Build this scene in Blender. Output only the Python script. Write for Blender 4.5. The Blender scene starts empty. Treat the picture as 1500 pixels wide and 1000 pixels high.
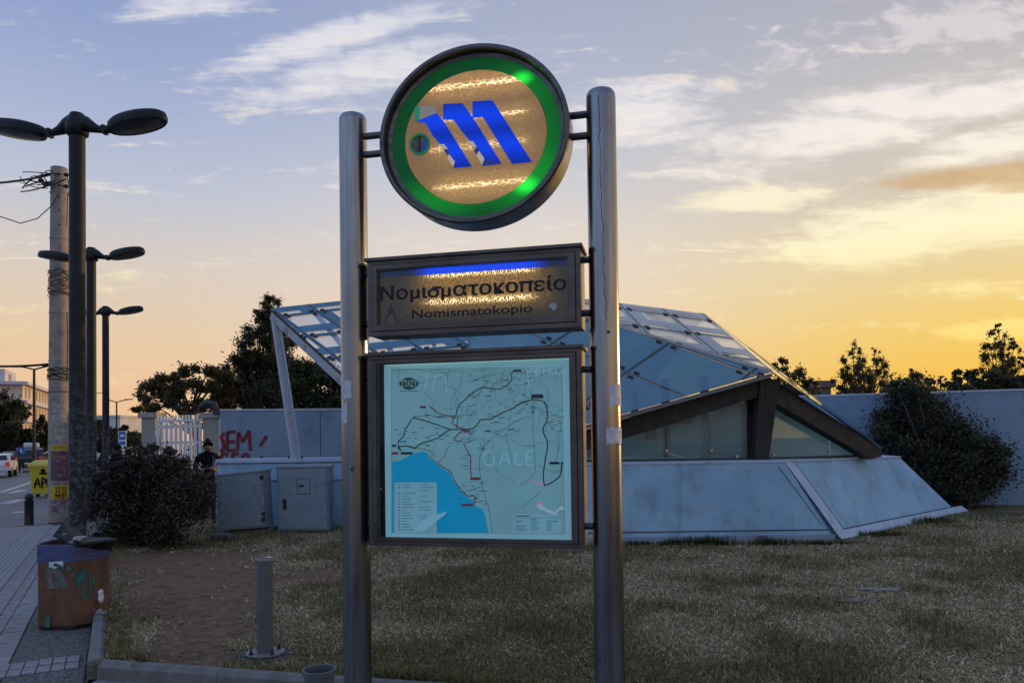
import bpy, bmesh, math, random
import numpy as np
from mathutils import Vector, Matrix, noise as mnoise
random.seed(7); np.random.seed(7)
sc = bpy.context.scene
COL = sc.collection
R = math.radians

# ------------------------------------------------------------------ camera
F_PX, YP, EYE = 1083.0, 621.3, 1.60          # focal length in pixels of the 1500 px wide photograph, principal row, eye height
PITCH, ROLL = R(1.2), R(0.77)
_f = Vector((0, math.cos(PITCH), math.sin(PITCH)))
_r0 = Vector((1, 0, 0)); _u0 = _r0.cross(_f)
_r = _r0*math.cos(ROLL) - _u0*math.sin(ROLL)
_u = _r0*math.sin(ROLL) + _u0*math.cos(ROLL)
camd = bpy.data.cameras.new('camera'); cam = bpy.data.objects.new('camera', camd); COL.objects.link(cam)
camd.sensor_width = 36; camd.lens = 36*F_PX/1500; camd.shift_y = (YP-500)/1500
camd.clip_start = 0.05; camd.clip_end = 6000
m = Matrix.Identity(4)
for i in range(3):
    m[i][0] = _r[i]; m[i][1] = _u[i]; m[i][2] = -_f[i]
m[2][3] = EYE
cam.matrix_world = m
sc.camera = cam
CAM = Vector((0, 0, EYE))
def ray(x, y):
    return _f + _r*((x-750)/F_PX) + _u*((YP-y)/F_PX)
def at(x, y, Y):                              # the point seen at photo pixel (x, y) at distance Y
    d = ray(x, y); return CAM + d*(Y/d.y)
def on(x, y, z=0.0):                          # the point seen at photo pixel (x, y) on the level z
    d = ray(x, y); return CAM + d*((z-EYE)/d.z)
def foot(x, Y, z=0.0):                        # the point on level z below photo column x at distance Y
    d = ray(x, 644); p = CAM + d*(Y/d.y); p.z = z; return p

# ------------------------------------------------------------------ world, sun, exposure
SUN_AZ, SUN_EL = R(57), R(4.5)                # azimuth measured from +Y towards +X
SUN_DIR = Vector((math.sin(SUN_AZ)*math.cos(SUN_EL), math.cos(SUN_AZ)*math.cos(SUN_EL), math.sin(SUN_EL)))
def lin(c):
    return tuple(((v/255+0.055)/1.055)**2.4 if v > 10 else v/255/12.92 for v in c)
W = bpy.data.worlds.new('World'); sc.world = W; W.use_nodes = True
wt = W.node_tree; wt.nodes.clear()
class NT:
    def __init__(s, t): s.t = t
    def n(s, typ, **kw):
        nd = s.t.nodes.new(typ)
        for k, v in kw.items(): setattr(nd, k, v)
        return nd
    def put(s, sock, v):
        if isinstance(v, bpy.types.NodeSocket): s.t.links.new(v, sock)
        elif v is not None:
            if hasattr(sock, 'default_value'):
                try: sock.default_value = v
                except Exception: sock.default_value = (*v, 1) if len(v) == 3 else v
    def math(s, op, a, b=None, c=None, clamp=False):
        nd = s.n('ShaderNodeMath', operation=op, use_clamp=clamp)
        for i, v in enumerate((a, b, c)): s.put(nd.inputs[i], v)
        return nd.outputs[0]
    def vmath(s, op, a, b=None, scale=None):
        nd = s.n('ShaderNodeVectorMath', operation=op)
        s.put(nd.inputs[0], a); s.put(nd.inputs[1], b)
        if scale is not None: s.put(nd.inputs['Scale'], scale)
        return nd.outputs['Value'] if op in ('LENGTH', 'DOT_PRODUCT') else nd.outputs[0]
    def mix(s, f, a, b, blend='MIX'):
        nd = s.n('ShaderNodeMix', data_type='RGBA', blend_type=blend)
        s.put(nd.inputs[0], f); s.put(nd.inputs[6], a); s.put(nd.inputs[7], b)
        return nd.outputs[2]
    def rng(s, v, a, b, c=0.0, d=1.0, smooth=True):
        nd = s.n('ShaderNodeMapRange', interpolation_type='SMOOTHSTEP' if smooth else 'LINEAR')
        for i, q in enumerate((v, a, b, c, d)): s.put(nd.inputs[i], q)
        return nd.outputs[0]
    def ramp(s, v, stops, interp='LINEAR'):
        nd = s.n('ShaderNodeValToRGB'); e = nd.color_ramp.elements; nd.color_ramp.interpolation = interp
        while len(e) < len(stops): e.new(0.5)
        for el, (p, c) in zip(e, stops):
            el.position = p; el.color = (*c, 1) if len(c) == 3 else c
        s.put(nd.inputs[0], v); return nd.outputs[0]
    def noise(s, vec, scale, detail=4, rough=0.55, dist=0.0):
        nd = s.n('ShaderNodeTexNoise'); s.put(nd.inputs['Vector'], vec)
        nd.inputs['Scale'].default_value = scale; nd.inputs['Detail'].default_value = detail
        nd.inputs['Roughness'].default_value = rough; nd.inputs['Distortion'].default_value = dist
        return nd.outputs['Fac']
    def mapping(s, vec, loc=(0,0,0), rot=(0,0,0), scale=(1,1,1), typ='POINT'):
        nd = s.n('ShaderNodeMapping', vector_type=typ); s.put(nd.inputs[0], vec)
        nd.inputs['Location'].default_value = loc; nd.inputs['Rotation'].default_value = rot; nd.inputs['Scale'].default_value = scale
        return nd.outputs[0]
    def sep(s, v):
        nd = s.n('ShaderNodeSeparateXYZ'); s.put(nd.inputs[0], v); return nd.outputs
    def comb(s, x, y, z):
        nd = s.n('ShaderNodeCombineXYZ')
        for i, v in enumerate((x, y, z)): s.put(nd.inputs[i], v)
        return nd.outputs[0]

w = NT(wt)
D = w.vmath('NORMALIZE', w.n('ShaderNodeTexCoord').outputs['Generated'])
dx, dy, dz = w.sep(D)
el = w.math('MAXIMUM', dz, 0.0)
hl = w.math('SQRT', w.math('ADD', w.math('MULTIPLY', dx, dx), w.math('ADD', w.math('MULTIPLY', dy, dy), 1e-5)))
g = w.math('DIVIDE', w.math('ADD', w.math('MULTIPLY', dx, math.sin(SUN_AZ)), w.math('MULTIPLY', dy, math.cos(SUN_AZ))), hl)
def stops(L): return [(p, lin(c)) for p, c in L]
left = w.ramp(el, stops([(0, (236,184,142)), (.04, (237,193,152)), (.13, (231,202,168)), (.22, (214,203,195)), (.30, (188,194,212)), (.38, (166,178,210)), (.45, (148,164,204)), (.52, (138,156,200)), (.7, (134,158,212)), (1, (138,167,222))]))
mid = w.ramp(el, stops([(0, (240,190,136)), (.06, (240,204,160)), (.16, (236,214,192)), (.25, (229,216,204)), (.33, (207,205,211)), (.42, (180,187,207)), (.52, (164,172,198)), (.7, (142,164,214)), (1, (138,167,222))]))
right = w.ramp(el, stops([(0, (240,176,52)), (.06, (241,190,74)), (.13, (240,203,112)), (.20, (231,208,156)), (.28, (213,200,180)), (.37, (200,194,192)), (.46, (178,178,188)), (.54, (168,170,184)), (.7, (150,165,208)), (1, (138,167,222))]))
back = w.ramp(el, stops([(0, (150,162,192)), (.12, (182,194,222)), (.3, (176,200,238)), (.6, (158,188,236)), (1, (138,167,222))]))
base = w.mix(w.rng(g, -1.0, 0.0), back, left)
base = w.mix(w.rng(g, 0.05, 0.62), base, mid)
base = w.mix(w.rng(g, 0.55, 0.93), base, right)
# clouds, laid out on the tangent plane in front (real directions in the sky)
yy = w.math('MAXIMUM', dy, 0.08)
T = w.comb(w.math('DIVIDE', dx, yy), w.math('DIVIDE', dz, yy), 0.0)
infront = w.rng(dy, 0.1, 0.4)
def tang(x, y):
    d = ray(x, y); return d.x/d.y, d.z/d.y
def lobe(x, y, rx, ry, deg):
    a, b = tang(x, y)
    v = w.mapping(T, (a, b, 0), (0, 0, R(deg)), (rx/F_PX, ry/F_PX, 1), 'TEXTURE')
    return w.rng(w.vmath('LENGTH', v), 0.0, 1.0, 1.0, 0.0)
def add(*vs):
    o = vs[0]
    for v in vs[1:]: o = w.math('MAXIMUM', o, v)
    return o
warp = w.noise(w.mapping(T, scale=(3, 7, 1)), 1.0, 3)
Tw = w.vmath('ADD', T, w.vmath('SCALE', w.comb(warp, w.math('MULTIPLY', warp, 0.5), 0.0), scale=0.12))
streak = w.noise(w.mapping(Tw, rot=(0, 0, R(-14)), scale=(3.6, 30, 1)), 1.0, 9, 0.64, 0.5)
puff = w.noise(w.mapping(T, rot=(0, 0, R(-8)), scale=(22, 46, 1)), 1.0, 5, 0.6, 0.5)
L_hi = add(w.math('MULTIPLY', lobe(490, 55, 330, 46, 15), .95), w.math('MULTIPLY', lobe(545, 105, 290, 72, 10), .95), w.math('MULTIPLY', lobe(270, 6, 230, 42, 7), .9), w.math('MULTIPLY', lobe(630, 142, 140, 30, 5), .7),
           lobe(1240, 185, 420, 82, 12), lobe(940, 168, 190, 80, 3), lobe(1420, 150, 330, 55, 12), lobe(1450, 215, 230, 50, 10))
L_lo = add(lobe(1100, 292, 200, 34, 3), lobe(1330, 335, 330, 84, 9), lobe(1480, 305, 260, 95, 6), w.math('MULTIPLY', lobe(1440, 420, 200, 30, 4), .6),
           w.math('MULTIPLY', lobe(1480, 480, 180, 32, 6), .75))
L_puff = add(lobe(1400, 34, 270, 66, 4), w.math('MULTIPLY', lobe(1180, 75, 220, 80, 12), .6))
mixn = w.math('ADD', w.math('MULTIPLY', streak, .68), w.math('MULTIPLY', puff, .32))
mixn = w.math('ADD', w.math('MULTIPLY', w.math('SUBTRACT', mixn, .5), 1.9), .5)
den_hi = w.rng(w.math('ADD', mixn, w.math('MULTIPLY', L_hi, 0.62)), 0.57, 1.12)
den_lo = w.rng(w.math('ADD', mixn, w.math('MULTIPLY', L_lo, 0.70)), 0.58, 1.05)
den_pf = w.rng(w.math('ADD', puff, w.math('MULTIPLY', L_puff, 0.50)), 0.66, 0.94)
colr_hi = w.ramp(el, stops([(.18, (255,244,216)), (.3, (252,242,226)), (.38, (244,236,232)), (.46, (228,226,232)), (.52, (214,216,228))]))
colr_lo = w.ramp(el, stops([(.08, (255,214,96)), (.16, (255,232,160)), (.24, (255,246,208)), (.32, (252,236,210))]))
sky = base
sky = w.mix(w.math('MULTIPLY', w.math('MULTIPLY', den_hi, infront), 0.95), sky, colr_hi)
sky = w.mix(w.math('MULTIPLY', w.math('MULTIPLY', den_pf, infront), 0.62), sky, (*lin((232,222,224)), 1))
sky = w.mix(w.math('MULTIPLY', w.math('MULTIPLY', den_lo, infront), 0.95), sky, colr_lo)
grey = w.rng(w.math('ADD', streak, w.math('MULTIPLY', add(lobe(1400, 262, 200, 34, 4), lobe(1500, 255, 200, 45, 4)), 0.5)), 0.62, 0.95)
sky = w.mix(w.math('MULTIPLY', w.math('MULTIPLY', grey, infront), 0.75), sky, (*lin((206,166,112)), 1))
trail = add(lobe(1032, 367, 62, 1.9, -3), w.math('MULTIPLY', lobe(45, 378, 75, 1.8, -1), .7))
sky = w.mix(w.math('MULTIPLY', w.math('MULTIPLY', trail, infront), 0.9), sky, (*lin((255,240,222)), 1))
# thin high cloud elsewhere in the sky
zz = w.math('ADD', el, 0.16)
Pl = w.comb(w.math('DIVIDE', dx, zz), w.math('DIVIDE', dy, zz), 0.0)
cir = w.rng(w.noise(w.mapping(Pl, rot=(0, 0, .5), scale=(.6, 1.7, 1)), 1.0, 7, .6, .3), .52, .82)
cir = w.math('MULTIPLY', w.math('MULTIPLY', cir, w.math('SUBTRACT', 1.0, infront)), w.rng(el, .08, .3, 0, .5))
sky = w.mix(cir, sky, (*lin((214,212,222)), 1))
sky = w.mix(w.rng(dz, -0.02, 0.0), (*lin((70,66,62)), 1), sky)
nish = w.n('ShaderNodeTexSky', sky_type='NISHITA', sun_disc=False, sun_elevation=SUN_EL, sun_rotation=SUN_AZ, altitude=100, air_density=1.2, dust_density=2.0)
bg1 = w.n('ShaderNodeBackground'); w.put(bg1.inputs[0], sky); bg1.inputs[1].default_value = 1.0
bg2 = w.n('ShaderNodeBackground'); w.put(bg2.inputs[0], nish.outputs[0]); bg2.inputs[1].default_value = 0.006
ad = w.n('ShaderNodeAddShader'); wt.links.new(bg1.outputs[0], ad.inputs[0]); wt.links.new(bg2.outputs[0], ad.inputs[1])
wo = w.n('ShaderNodeOutputWorld'); wt.links.new(ad.outputs[0], wo.inputs[0])

sl = bpy.data.lights.new('sun', 'SUN'); sl.energy = 2.0; sl.angle = R(0.6); sl.color = (1.0, 0.60, 0.26)
so = bpy.data.objects.new('sun', sl); COL.objects.link(so)
so.rotation_euler = SUN_DIR.to_track_quat('Z', 'Y').to_euler(); so.location = SUN_DIR*60
sc.view_settings.view_transform = 'Standard'; sc.view_settings.look = 'None'
sc.view_settings.gamma = 1; sc.view_settings.use_curve_mapping = False; sc.view_settings.exposure = 0.0
sc.cycles.max_bounces = 10; sc.cycles.transparent_max_bounces = 24; sc.cycles.caustics_reflective = False; sc.cycles.caustics_refractive = False

# ------------------------------------------------------------------ materials
def new_mat(name):
    M = bpy.data.materials.new(name); M.use_nodes = True; t = M.node_tree; t.nodes.clear()
    n = NT(t); out = n.n('ShaderNodeOutputMaterial'); return M, n, out
def mat(name, c, c2=None, scale=8, rough=.6, metal=0, bump=0, bscale=None, detail=5, spots=None, spot_scale=3, spot_thr=(.55, .68), stretch=(1,1,1), spec=None, coat=0, emit=None, es=1, cont=(.35, .65), runs=None):
    M, n, out = new_mat(name)
    p = n.n('ShaderNodeBsdfPrincipled'); t = M.node_tree
    tc = n.n('ShaderNodeTexCoord').outputs['Object']
    v = n.mapping(tc, scale=stretch)
    col = (*c, 1)
    if c2:
        col = n.mix(n.rng(n.noise(v, scale, detail, .6), cont[0], cont[1]), (*c, 1), (*c2, 1))
    if spots:
        col = n.mix(n.rng(n.noise(tc, spot_scale, 6, .65), *spot_thr), col, (*spots, 1))
    if runs:
        col = n.mix(n.math('MULTIPLY', n.rng(n.noise(n.mapping(tc, scale=(7, 7, .35)), 1.0, 5, .6), .52, .72), .32), col, (*runs, 1))
        col = n.mix(n.math('MULTIPLY', n.rng(n.noise(tc, 34, 4, .7), .64, .70), .5), col, (*runs, 1))
    n.put(p.inputs['Base Color'], col)
    rn = n.noise(v, (bscale or scale)*1.3, 3)
    n.put(p.inputs['Roughness'], n.rng(rn, .2, .8, max(rough-.1, .03), min(rough+.1, 1), False))
    p.inputs['Metallic'].default_value = metal
    if spec is not None: p.inputs['Specular IOR Level'].default_value = spec
    if coat: p.inputs['Coat Weight'].default_value = coat
    if emit: p.inputs['Emission Color'].default_value = (*emit, 1); p.inputs['Emission Strength'].default_value = es
    if bump:
        b = n.n('ShaderNodeBump'); b.inputs['Strength'].default_value = bump; b.inputs['Distance'].default_value = .02
        n.put(b.inputs['Height'], n.noise(v, bscale or scale*3, 6, .6)); n.put(p.inputs['Normal'], b.outputs[0])
    t.links.new(p.outputs[0], out.inputs[0]); return M
def glass_mat(name, tint, body, f_body, rough=.06, trans=.5, refl=1.1, r0=.03):
    M, n, out = new_mat(name); t = M.node_tree
    tr = n.n('ShaderNodeBsdfTransparent'); tr.inputs[0].default_value = (*tint, 1)
    df = n.n('ShaderNodeBsdfDiffuse'); df.inputs[0].default_value = (*body, 1)
    tl = n.n('ShaderNodeBsdfTranslucent'); tl.inputs[0].default_value = (*body, 1)
    a = n.n('ShaderNodeMixShader'); a.inputs[0].default_value = trans; t.links.new(df.outputs[0], a.inputs[1]); t.links.new(tl.outputs[0], a.inputs[2])
    b = n.n('ShaderNodeMixShader'); tc = n.n('ShaderNodeTexCoord').outputs['Object']
    n.put(b.inputs[0], n.rng(n.noise(tc, 2.3, 5, .6), .3, .75, f_body*.7, min(1, f_body*1.3), False))
    t.links.new(tr.outputs[0], b.inputs[1]); t.links.new(a.outputs[0], b.inputs[2])
    gl = n.n('ShaderNodeBsdfGlossy'); gl.inputs['Roughness'].default_value = rough; gl.inputs[0].default_value = (.95, .97, 1, 1)
    fr = n.n('ShaderNodeFresnel'); fr.inputs[0].default_value = 1.5
    c = n.n('ShaderNodeMixShader'); n.put(c.inputs[0], n.math('ADD', n.math('MULTIPLY', fr.outputs[0], refl, clamp=True), r0, clamp=True))
    t.links.new(b.outputs[0], c.inputs[1]); t.links.new(gl.outputs[0], c.inputs[2]); t.links.new(c.outputs[0], out.inputs[0]); return M
def leaf_mat(name, dark, light, trans=.35):
    M, n, out = new_mat(name); t = M.node_tree
    at_ = n.n('ShaderNodeAttribute'); at_.attribute_name = 'tint'
    col = n.mix(at_.outputs['Fac'], (*dark, 1), (*light, 1))
    p = n.n('ShaderNodeBsdfPrincipled'); n.put(p.inputs['Base Color'], col); p.inputs['Roughness'].default_value = .55
    tl = n.n('ShaderNodeBsdfTranslucent'); n.put(tl.inputs[0], col)
    x = n.n('ShaderNodeMixShader'); x.inputs[0].default_value = trans
    t.links.new(p.outputs[0], x.inputs[1]); t.links.new(tl.outputs[0], x.inputs[2]); t.links.new(x.outputs[0], out.inputs[0]); return M

# ------------------------------------------------------------------ mesh helpers
def tag(o, label=None, cat=None, group=None, kind=None):
    if label: o['label'] = label
    if cat: o['category'] = cat
    if group: o['group'] = group
    if kind: o['kind'] = kind
    return o
def empty(name, loc, rz=0, label=None, cat=None, group=None):
    o = bpy.data.objects.new(name, None); COL.objects.link(o); o.empty_display_size = .2
    o.location = loc; o.rotation_euler = (0, 0, rz)
    o['_m'] = [list(r) for r in (Matrix.Translation(loc) @ Matrix.Rotation(rz, 4, 'Z'))]
    return tag(o, label, cat, group)
def root_mat(o):
    while o.parent: o = o.parent
    if '_m' in o: return Matrix([list(r) for r in o['_m']])
    return Matrix.Translation(o.location)
class MB:
    def __init__(s): s.v = []; s.f = []; s.mi = []; s.cur = 0
    def addv(s, vs, fs):
        k = len(s.v); s.v += [tuple(v) for v in vs]
        for f in fs: s.f.append([k+i for i in f]); s.mi.append(s.cur)
        return s
    def hexa(s, p):              # eight corners: bottom ring 0-3, top ring 4-7
        return s.addv(p, [(3,2,1,0), (4,5,6,7), (0,1,5,4), (1,2,6,5), (2,3,7,6), (3,0,4,7)])
    def box(s, c, size, ax=None, bev=0):
        ax = ax or (Vector((1,0,0)), Vector((0,1,0)), Vector((0,0,1)))
        c = Vector(c); h = [Vector(ax[i])*size[i]/2 for i in range(3)]
        if bev:
            b = bev; e = [h[i].normalized()*b for i in range(3)]
            return s.prism([c-h[2]+sx*h[0]+sy*h[1]-q for sx, sy, q in
                ((-1,-1,-e[0]), (1,-1,e[0]), (1,-1,-e[1]), (1,1,e[1]), (1,1,e[0]), (-1,1,-e[0]), (-1,1,e[1]), (-1,-1,-e[1]))], h[2]*2)
        return s.hexa([c+sz*h[2]+sx*h[0]+sy*h[1] for sz in (-1, 1) for sx, sy in ((-1,-1), (1,-1), (1,1), (-1,1))])
    def prism(s, poly, ext):
        poly = [Vector(p) for p in poly]; n = len(poly); ext = Vector(ext)
        return s.addv(poly+[p+ext for p in poly], [tuple(range(n-1, -1, -1)), tuple(range(n, 2*n))] + [(i, (i+1) % n, n+(i+1) % n, n+i) for i in range(n)])
    def bar(s, a, b, wd, ht, up=(0,0,1)):
        a, b = Vector(a), Vector(b); d = (b-a).normalized(); up = Vector(up)
        sd = d.cross(up).normalized(); u2 = sd.cross(d).normalized()
        return s.box((a+b)/2, ((b-a).length, wd, ht), (d, sd, u2))
    def tube(s, path, r, n=8, cap=True):
        path = [Vector(p) for p in path]; rs = r if isinstance(r, (list, tuple)) else [r]*len(path)
        vs = []; ref = None
        for i, p in enumerate(path):
            d = (path[min(i+1, len(path)-1)]-path[max(i-1, 0)]).normalized()
            if ref is None: ref = Vector((1,0,0)) if abs(d.x) < .8 else Vector((0,1,0))
            x = (ref - d*ref.dot(d)).normalized(); y = d.cross(x); ref = x
            vs += [p + (x*math.cos(2*math.pi*k/n) + y*math.sin(2*math.pi*k/n))*rs[i] for k in range(n)]
        fs = [(i*n+k, i*n+(k+1) % n, (i+1)*n+(k+1) % n, (i+1)*n+k) for i in range(len(path)-1) for k in range(n)]
        if cap: fs += [tuple(range(n-1, -1, -1)), tuple(range((len(path)-1)*n, len(path)*n))]
        return s.addv(vs, fs)
    def lathe(s, prof, c, n=24, ax=None, sx=1.0, closed=False):   # prof: (radius, height) pairs
        X, Y, Z = ax or (Vector((1,0,0)), Vector((0,1,0)), Vector((0,0,1))); c = Vector(c)
        vs = [c + X*(r*sx*math.cos(2*math.pi*k/n)) + Y*(r*math.sin(2*math.pi*k/n)) + Z*h for r, h in prof for k in range(n)]
        m_ = len(prof)
        fs = [(i*n+k, i*n+(k+1) % n, ((i+1) % m_)*n+(k+1) % n, ((i+1) % m_)*n+k) for i in range(m_ if closed else m_-1) for k in range(n)]
        if not closed: fs += [tuple(range(n-1, -1, -1)), tuple(range((m_-1)*n, m_*n))]
        return s.addv(vs, fs)
    def ball(s, c, r, n=12, m_=8, ax=None, sc3=(1,1,1)):
        X, Y, Z = ax or (Vector((1,0,0)), Vector((0,1,0)), Vector((0,0,1)))
        return s.lathe([(max(r*math.sin(math.pi*i/m_), r*.02)*sc3[0], -r*math.cos(math.pi*i/m_)*sc3[2]) for i in range(m_+1)], c, n, (X, Y*(sc3[1]/sc3[0]), Z))
    def poly(s, pts): return s.addv(pts, [tuple(range(len(pts)))])
    def build(s, name, ms, parent=None, origin=None, smooth=30, fix=True):
        me = bpy.data.meshes.new(name)
        M = root_mat(parent) if parent else Matrix.Translation(origin) if origin is not None else Matrix.Identity(4)
        Mi = M.inverted()
        me.from_pydata([Mi @ Vector(v) for v in s.v], [], s.f)
        ms = ms if isinstance(ms, (list, tuple)) else [ms]
        for x in ms: me.materials.append(x)
        if len(ms) > 1: me.polygons.foreach_set('material_index', s.mi)
        if fix:
            bm = bmesh.new(); bm.from_mesh(me); bmesh.ops.recalc_face_normals(bm, faces=bm.faces); bm.to_mesh(me); bm.free()
        if smooth:
            me.polygons.foreach_set('use_smooth', [True]*len(me.polygons)); me.set_sharp_from_angle(angle=R(smooth))
        o = bpy.data.objects.new(name, me); COL.objects.link(o)
        if parent: o.parent = parent
        elif origin is not None: o.location = origin
        return o
def copy_tree(o, parent=None):
    c = o.copy(); COL.objects.link(c)
    if parent: c.parent = parent
    for ch in list(o.children): copy_tree(ch, c)
    return c
def np_mesh(name, V, Q, ms, tint=None, attrs=None, parent=None, origin=None, smooth=False, k=4):
    me = bpy.data.meshes.new(name); nv, nf = len(V), len(Q)
    if parent is not None or origin is not None:
        Mi = np.array((root_mat(parent) if parent else Matrix.Translation(origin)).inverted())
        V = V @ Mi[:3, :3].T + Mi[:3, 3]
    me.vertices.add(nv); me.vertices.foreach_set('co', np.ascontiguousarray(V, dtype=np.float32).ravel())
    me.loops.add(nf*k); me.loops.foreach_set('vertex_index', np.ascontiguousarray(Q, dtype=np.int32).ravel())
    me.polygons.add(nf); me.polygons.foreach_set('loop_start', np.arange(0, nf*k, k, dtype=np.int32))
    me.update(calc_edges=True)
    if smooth: me.polygons.foreach_set('use_smooth', np.ones(nf, dtype=bool))
    for nm, arr in ([('tint', tint)] if tint is not None else []) + list((attrs or {}).items()):
        a = me.attributes.new(nm, 'FLOAT', 'POINT'); a.data.foreach_set('value', np.ascontiguousarray(arr, dtype=np.float32))
    me.materials.append(ms); me.validate()
    o = bpy.data.objects.new(name, me); COL.objects.link(o)
    if parent: o.parent = parent
    elif origin is not None: o.location = origin
    return o
def leaves(clumps, n, size, flat=0.0, elong=2.2, squash=.8, shell=.5):
    """leaf quads spread through clumps [(centre, radius)] -> verts, quads, tint"""
    C = np.array([[*c, r] for c, r in clumps]); wgt = C[:, 3]**2; idx = np.random.choice(len(C), n, p=wgt/wgt.sum())
    d = np.random.normal(size=(n, 3)); d /= np.linalg.norm(d, axis=1)[:, None]
    rr = np.minimum(np.abs(np.random.normal(size=n))*shell, 1.7)
    P = C[idx, :3] + d*(C[idx, 3]*rr)[:, None]*np.array([1, 1, squash])
    a = np.random.normal(size=(n, 3)); a[:, 2] *= (1-flat); a[:, 2] -= .1; a /= np.linalg.norm(a, axis=1)[:, None]
    b = np.random.normal(size=(n, 3)); b[:, 2] *= (1-flat); b -= a*(a*b).sum(1)[:, None]; b /= np.linalg.norm(b, axis=1)[:, None]
    L = size*(.6+.8*np.random.rand(n))[:, None]; wd = L/elong
    V = np.stack([P - a*L*.5, P + b*wd*.5, P + a*L*.5, P - b*wd*.5], 1).reshape(-1, 3)
    tn = np.clip(.45*np.random.rand(len(C))[idx] + .55*np.random.rand(n), 0, 1)
    return V, np.arange(4*n).reshape(n, 4), np.repeat(tn, 4)
class Plane:                      # an upright plane: s runs along it, z up, n out of its face towards the viewer
    def __init__(s, O, a):
        s.O = Vector((O[0], O[1], 0)); s.a = Vector((a[0], a[1], 0)).normalized(); s.nr = Vector((s.a.y, -s.a.x, 0))
    def w(s, q, z, n=0.0): return s.O + s.a*q + s.nr*n + Vector((0, 0, z))
    def px(s, x, y, n=0.0):
        d = ray(x, y); P0 = s.O + s.nr*n; t = (P0-CAM).dot(s.nr)/d.dot(s.nr); p = CAM + d*t
        return (p-s.O).dot(s.a), p.z
def ribbon(mb, pts, wd, fn):      # a flat printed stroke; pts 2D, fn maps (s, z) to a point
    pts = [Vector(p) for p in pts]
    ns = []
    for i in range(len(pts)):
        d = (pts[min(i+1, len(pts)-1)]-pts[max(i-1, 0)]); d = d.normalized() if d.length > 1e-9 else Vector((1, 0)); ns.append(Vector((-d.y, d.x)))
    vs = []
    for p, q in zip(pts, ns): vs += [fn(*(p+q*wd/2)), fn(*(p-q*wd/2))]
    mb.addv(vs, [(2*i, 2*i+1, 2*i+3, 2*i+2) for i in range(len(pts)-1)])
def smooth_line(pts, k=4):        # Catmull-Rom
    P = [Vector(p) for p in pts]; out = []
    for i in range(len(P)-1):
        a, b, c, d = P[max(i-1, 0)], P[i], P[i+1], P[min(i+2, len(P)-1)]
        for j in range(k):
            t = j/k; out.append(.5*((2*b)+(c-a)*t+(2*a-5*b+4*c-d)*t*t+(3*b-a-3*c+d)*t**3))
    return out+[P[-1]]
def raw_text(txt, bold=0.0):
    cu = bpy.data.curves.new('text_shape', 'FONT'); cu.body = txt; cu.offset = bold; cu.resolution_u = 4
    o = bpy.data.objects.new('text_shape', cu); COL.objects.link(o)
    dg = bpy.context.evaluated_depsgraph_get(); me = o.evaluated_get(dg).to_mesh()
    vs = [(v.co.x, v.co.y) for v in me.vertices]; fs = [tuple(p.vertices) for p in me.polygons]
    o.evaluated_get(dg).to_mesh_clear(); bpy.data.objects.remove(o); bpy.data.curves.remove(cu)
    return vs, fs
def text_poly(txt, bold=0.0):     # text outlines as 2D verts and faces; sigma and pi are drawn from simple shapes
    swap = txt.replace('σ', 'o').replace('π', 'п')
    vs, fs = raw_text(swap, bold)
    for i, ch in enumerate(txt):
        if ch in 'σπ':
            x1 = max(v[0] for v in raw_text(swap[:i+1])[0]); g = raw_text('I'+swap[i])[0]; x0 = x1-(max(v[0] for v in g)-min(v[0] for v in g if v[0] > max(u[0] for u in raw_text('I')[0])+.01))
            hx = max(v[1] for v in raw_text('п')[0]); k = len(vs)
            a, b = ((x0+x1)/2-.02, x1+.10) if ch == 'σ' else (x0-.07, x1+.07)
            vs += [(a, hx-.098), (b, hx-.098), (b, hx-.002), (a, hx-.002)]; fs.append((k, k+1, k+2, k+3))
    return vs, fs
def text_into(mb, txt, x0, x1, y0, y1, fn, bold=0.0, cap=None):
    """fit text into x0..x1; y0 baseline, y1 cap height"""
    vs, fs = text_poly(txt, bold)
    if not vs: return
    xs = [v[0] for v in vs]; lo, hi = min(xs), max(xs); ch = cap or .70
    mb.addv([fn(x0+(v[0]-lo)/(hi-lo)*(x1-x0), y0+v[1]/ch*(y1-y0)) for v in vs], fs)
def clip_poly(P, cell):           # Sutherland-Hodgman, 2D convex clipper
    def area(q): return sum(q[i][0]*q[(i+1) % len(q)][1]-q[(i+1) % len(q)][0]*q[i][1] for i in range(len(q)))/2
    if area(cell) < 0: cell = cell[::-1]
    out = P
    for i in range(len(cell)):
        a, b = cell[i], cell[(i+1) % len(cell)]
        ins = lambda p: (b[0]-a[0])*(p[1]-a[1])-(b[1]-a[1])*(p[0]-a[0]) >= -1e-9
        new = []
        for j in range(len(out)):
            p, q = out[j-1], out[j]
            if ins(q) != ins(p):
                d1 = (b[0]-a[0])*(p[1]-a[1])-(b[1]-a[1])*(p[0]-a[0]); d2 = (b[0]-a[0])*(q[1]-a[1])-(b[1]-a[1])*(q[0]-a[0])
                t = d1/(d1-d2); new.append((p[0]+(q[0]-p[0])*t, p[1]+(q[1]-p[1])*t))
            if ins(q): new.append(q)
        out = new
        if not out: return []
    return out if abs(area(out)) > 1e-4 else []

# ================================================================== the setting
E_ = Vector((-.472, .8816, 0)).normalized(); P_ = Vector((E_.y, -E_.x, 0))      # along the street, and across it towards the lawn
K0 = on(150, 968); K1 = on(440, 988); A_ = (K1-K0); A_.z = 0; A_.normalize()     # lawn corner and the direction of its front kerb
K0.z = 0
ZP, ZR = -0.10, -0.22
def U(u, v, z=ZP):
    p = P_*u + E_*v; p.z = z; return p
def uv_of(p): return p.dot(P_), p.dot(E_)
def L(v, w_, z=0.0):                     # lawn coordinates: v along the street kerb, w along the front kerb
    p = K0 + E_*v + A_*w_; p.z = z; return p
KU = K0.dot(P_)

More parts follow.
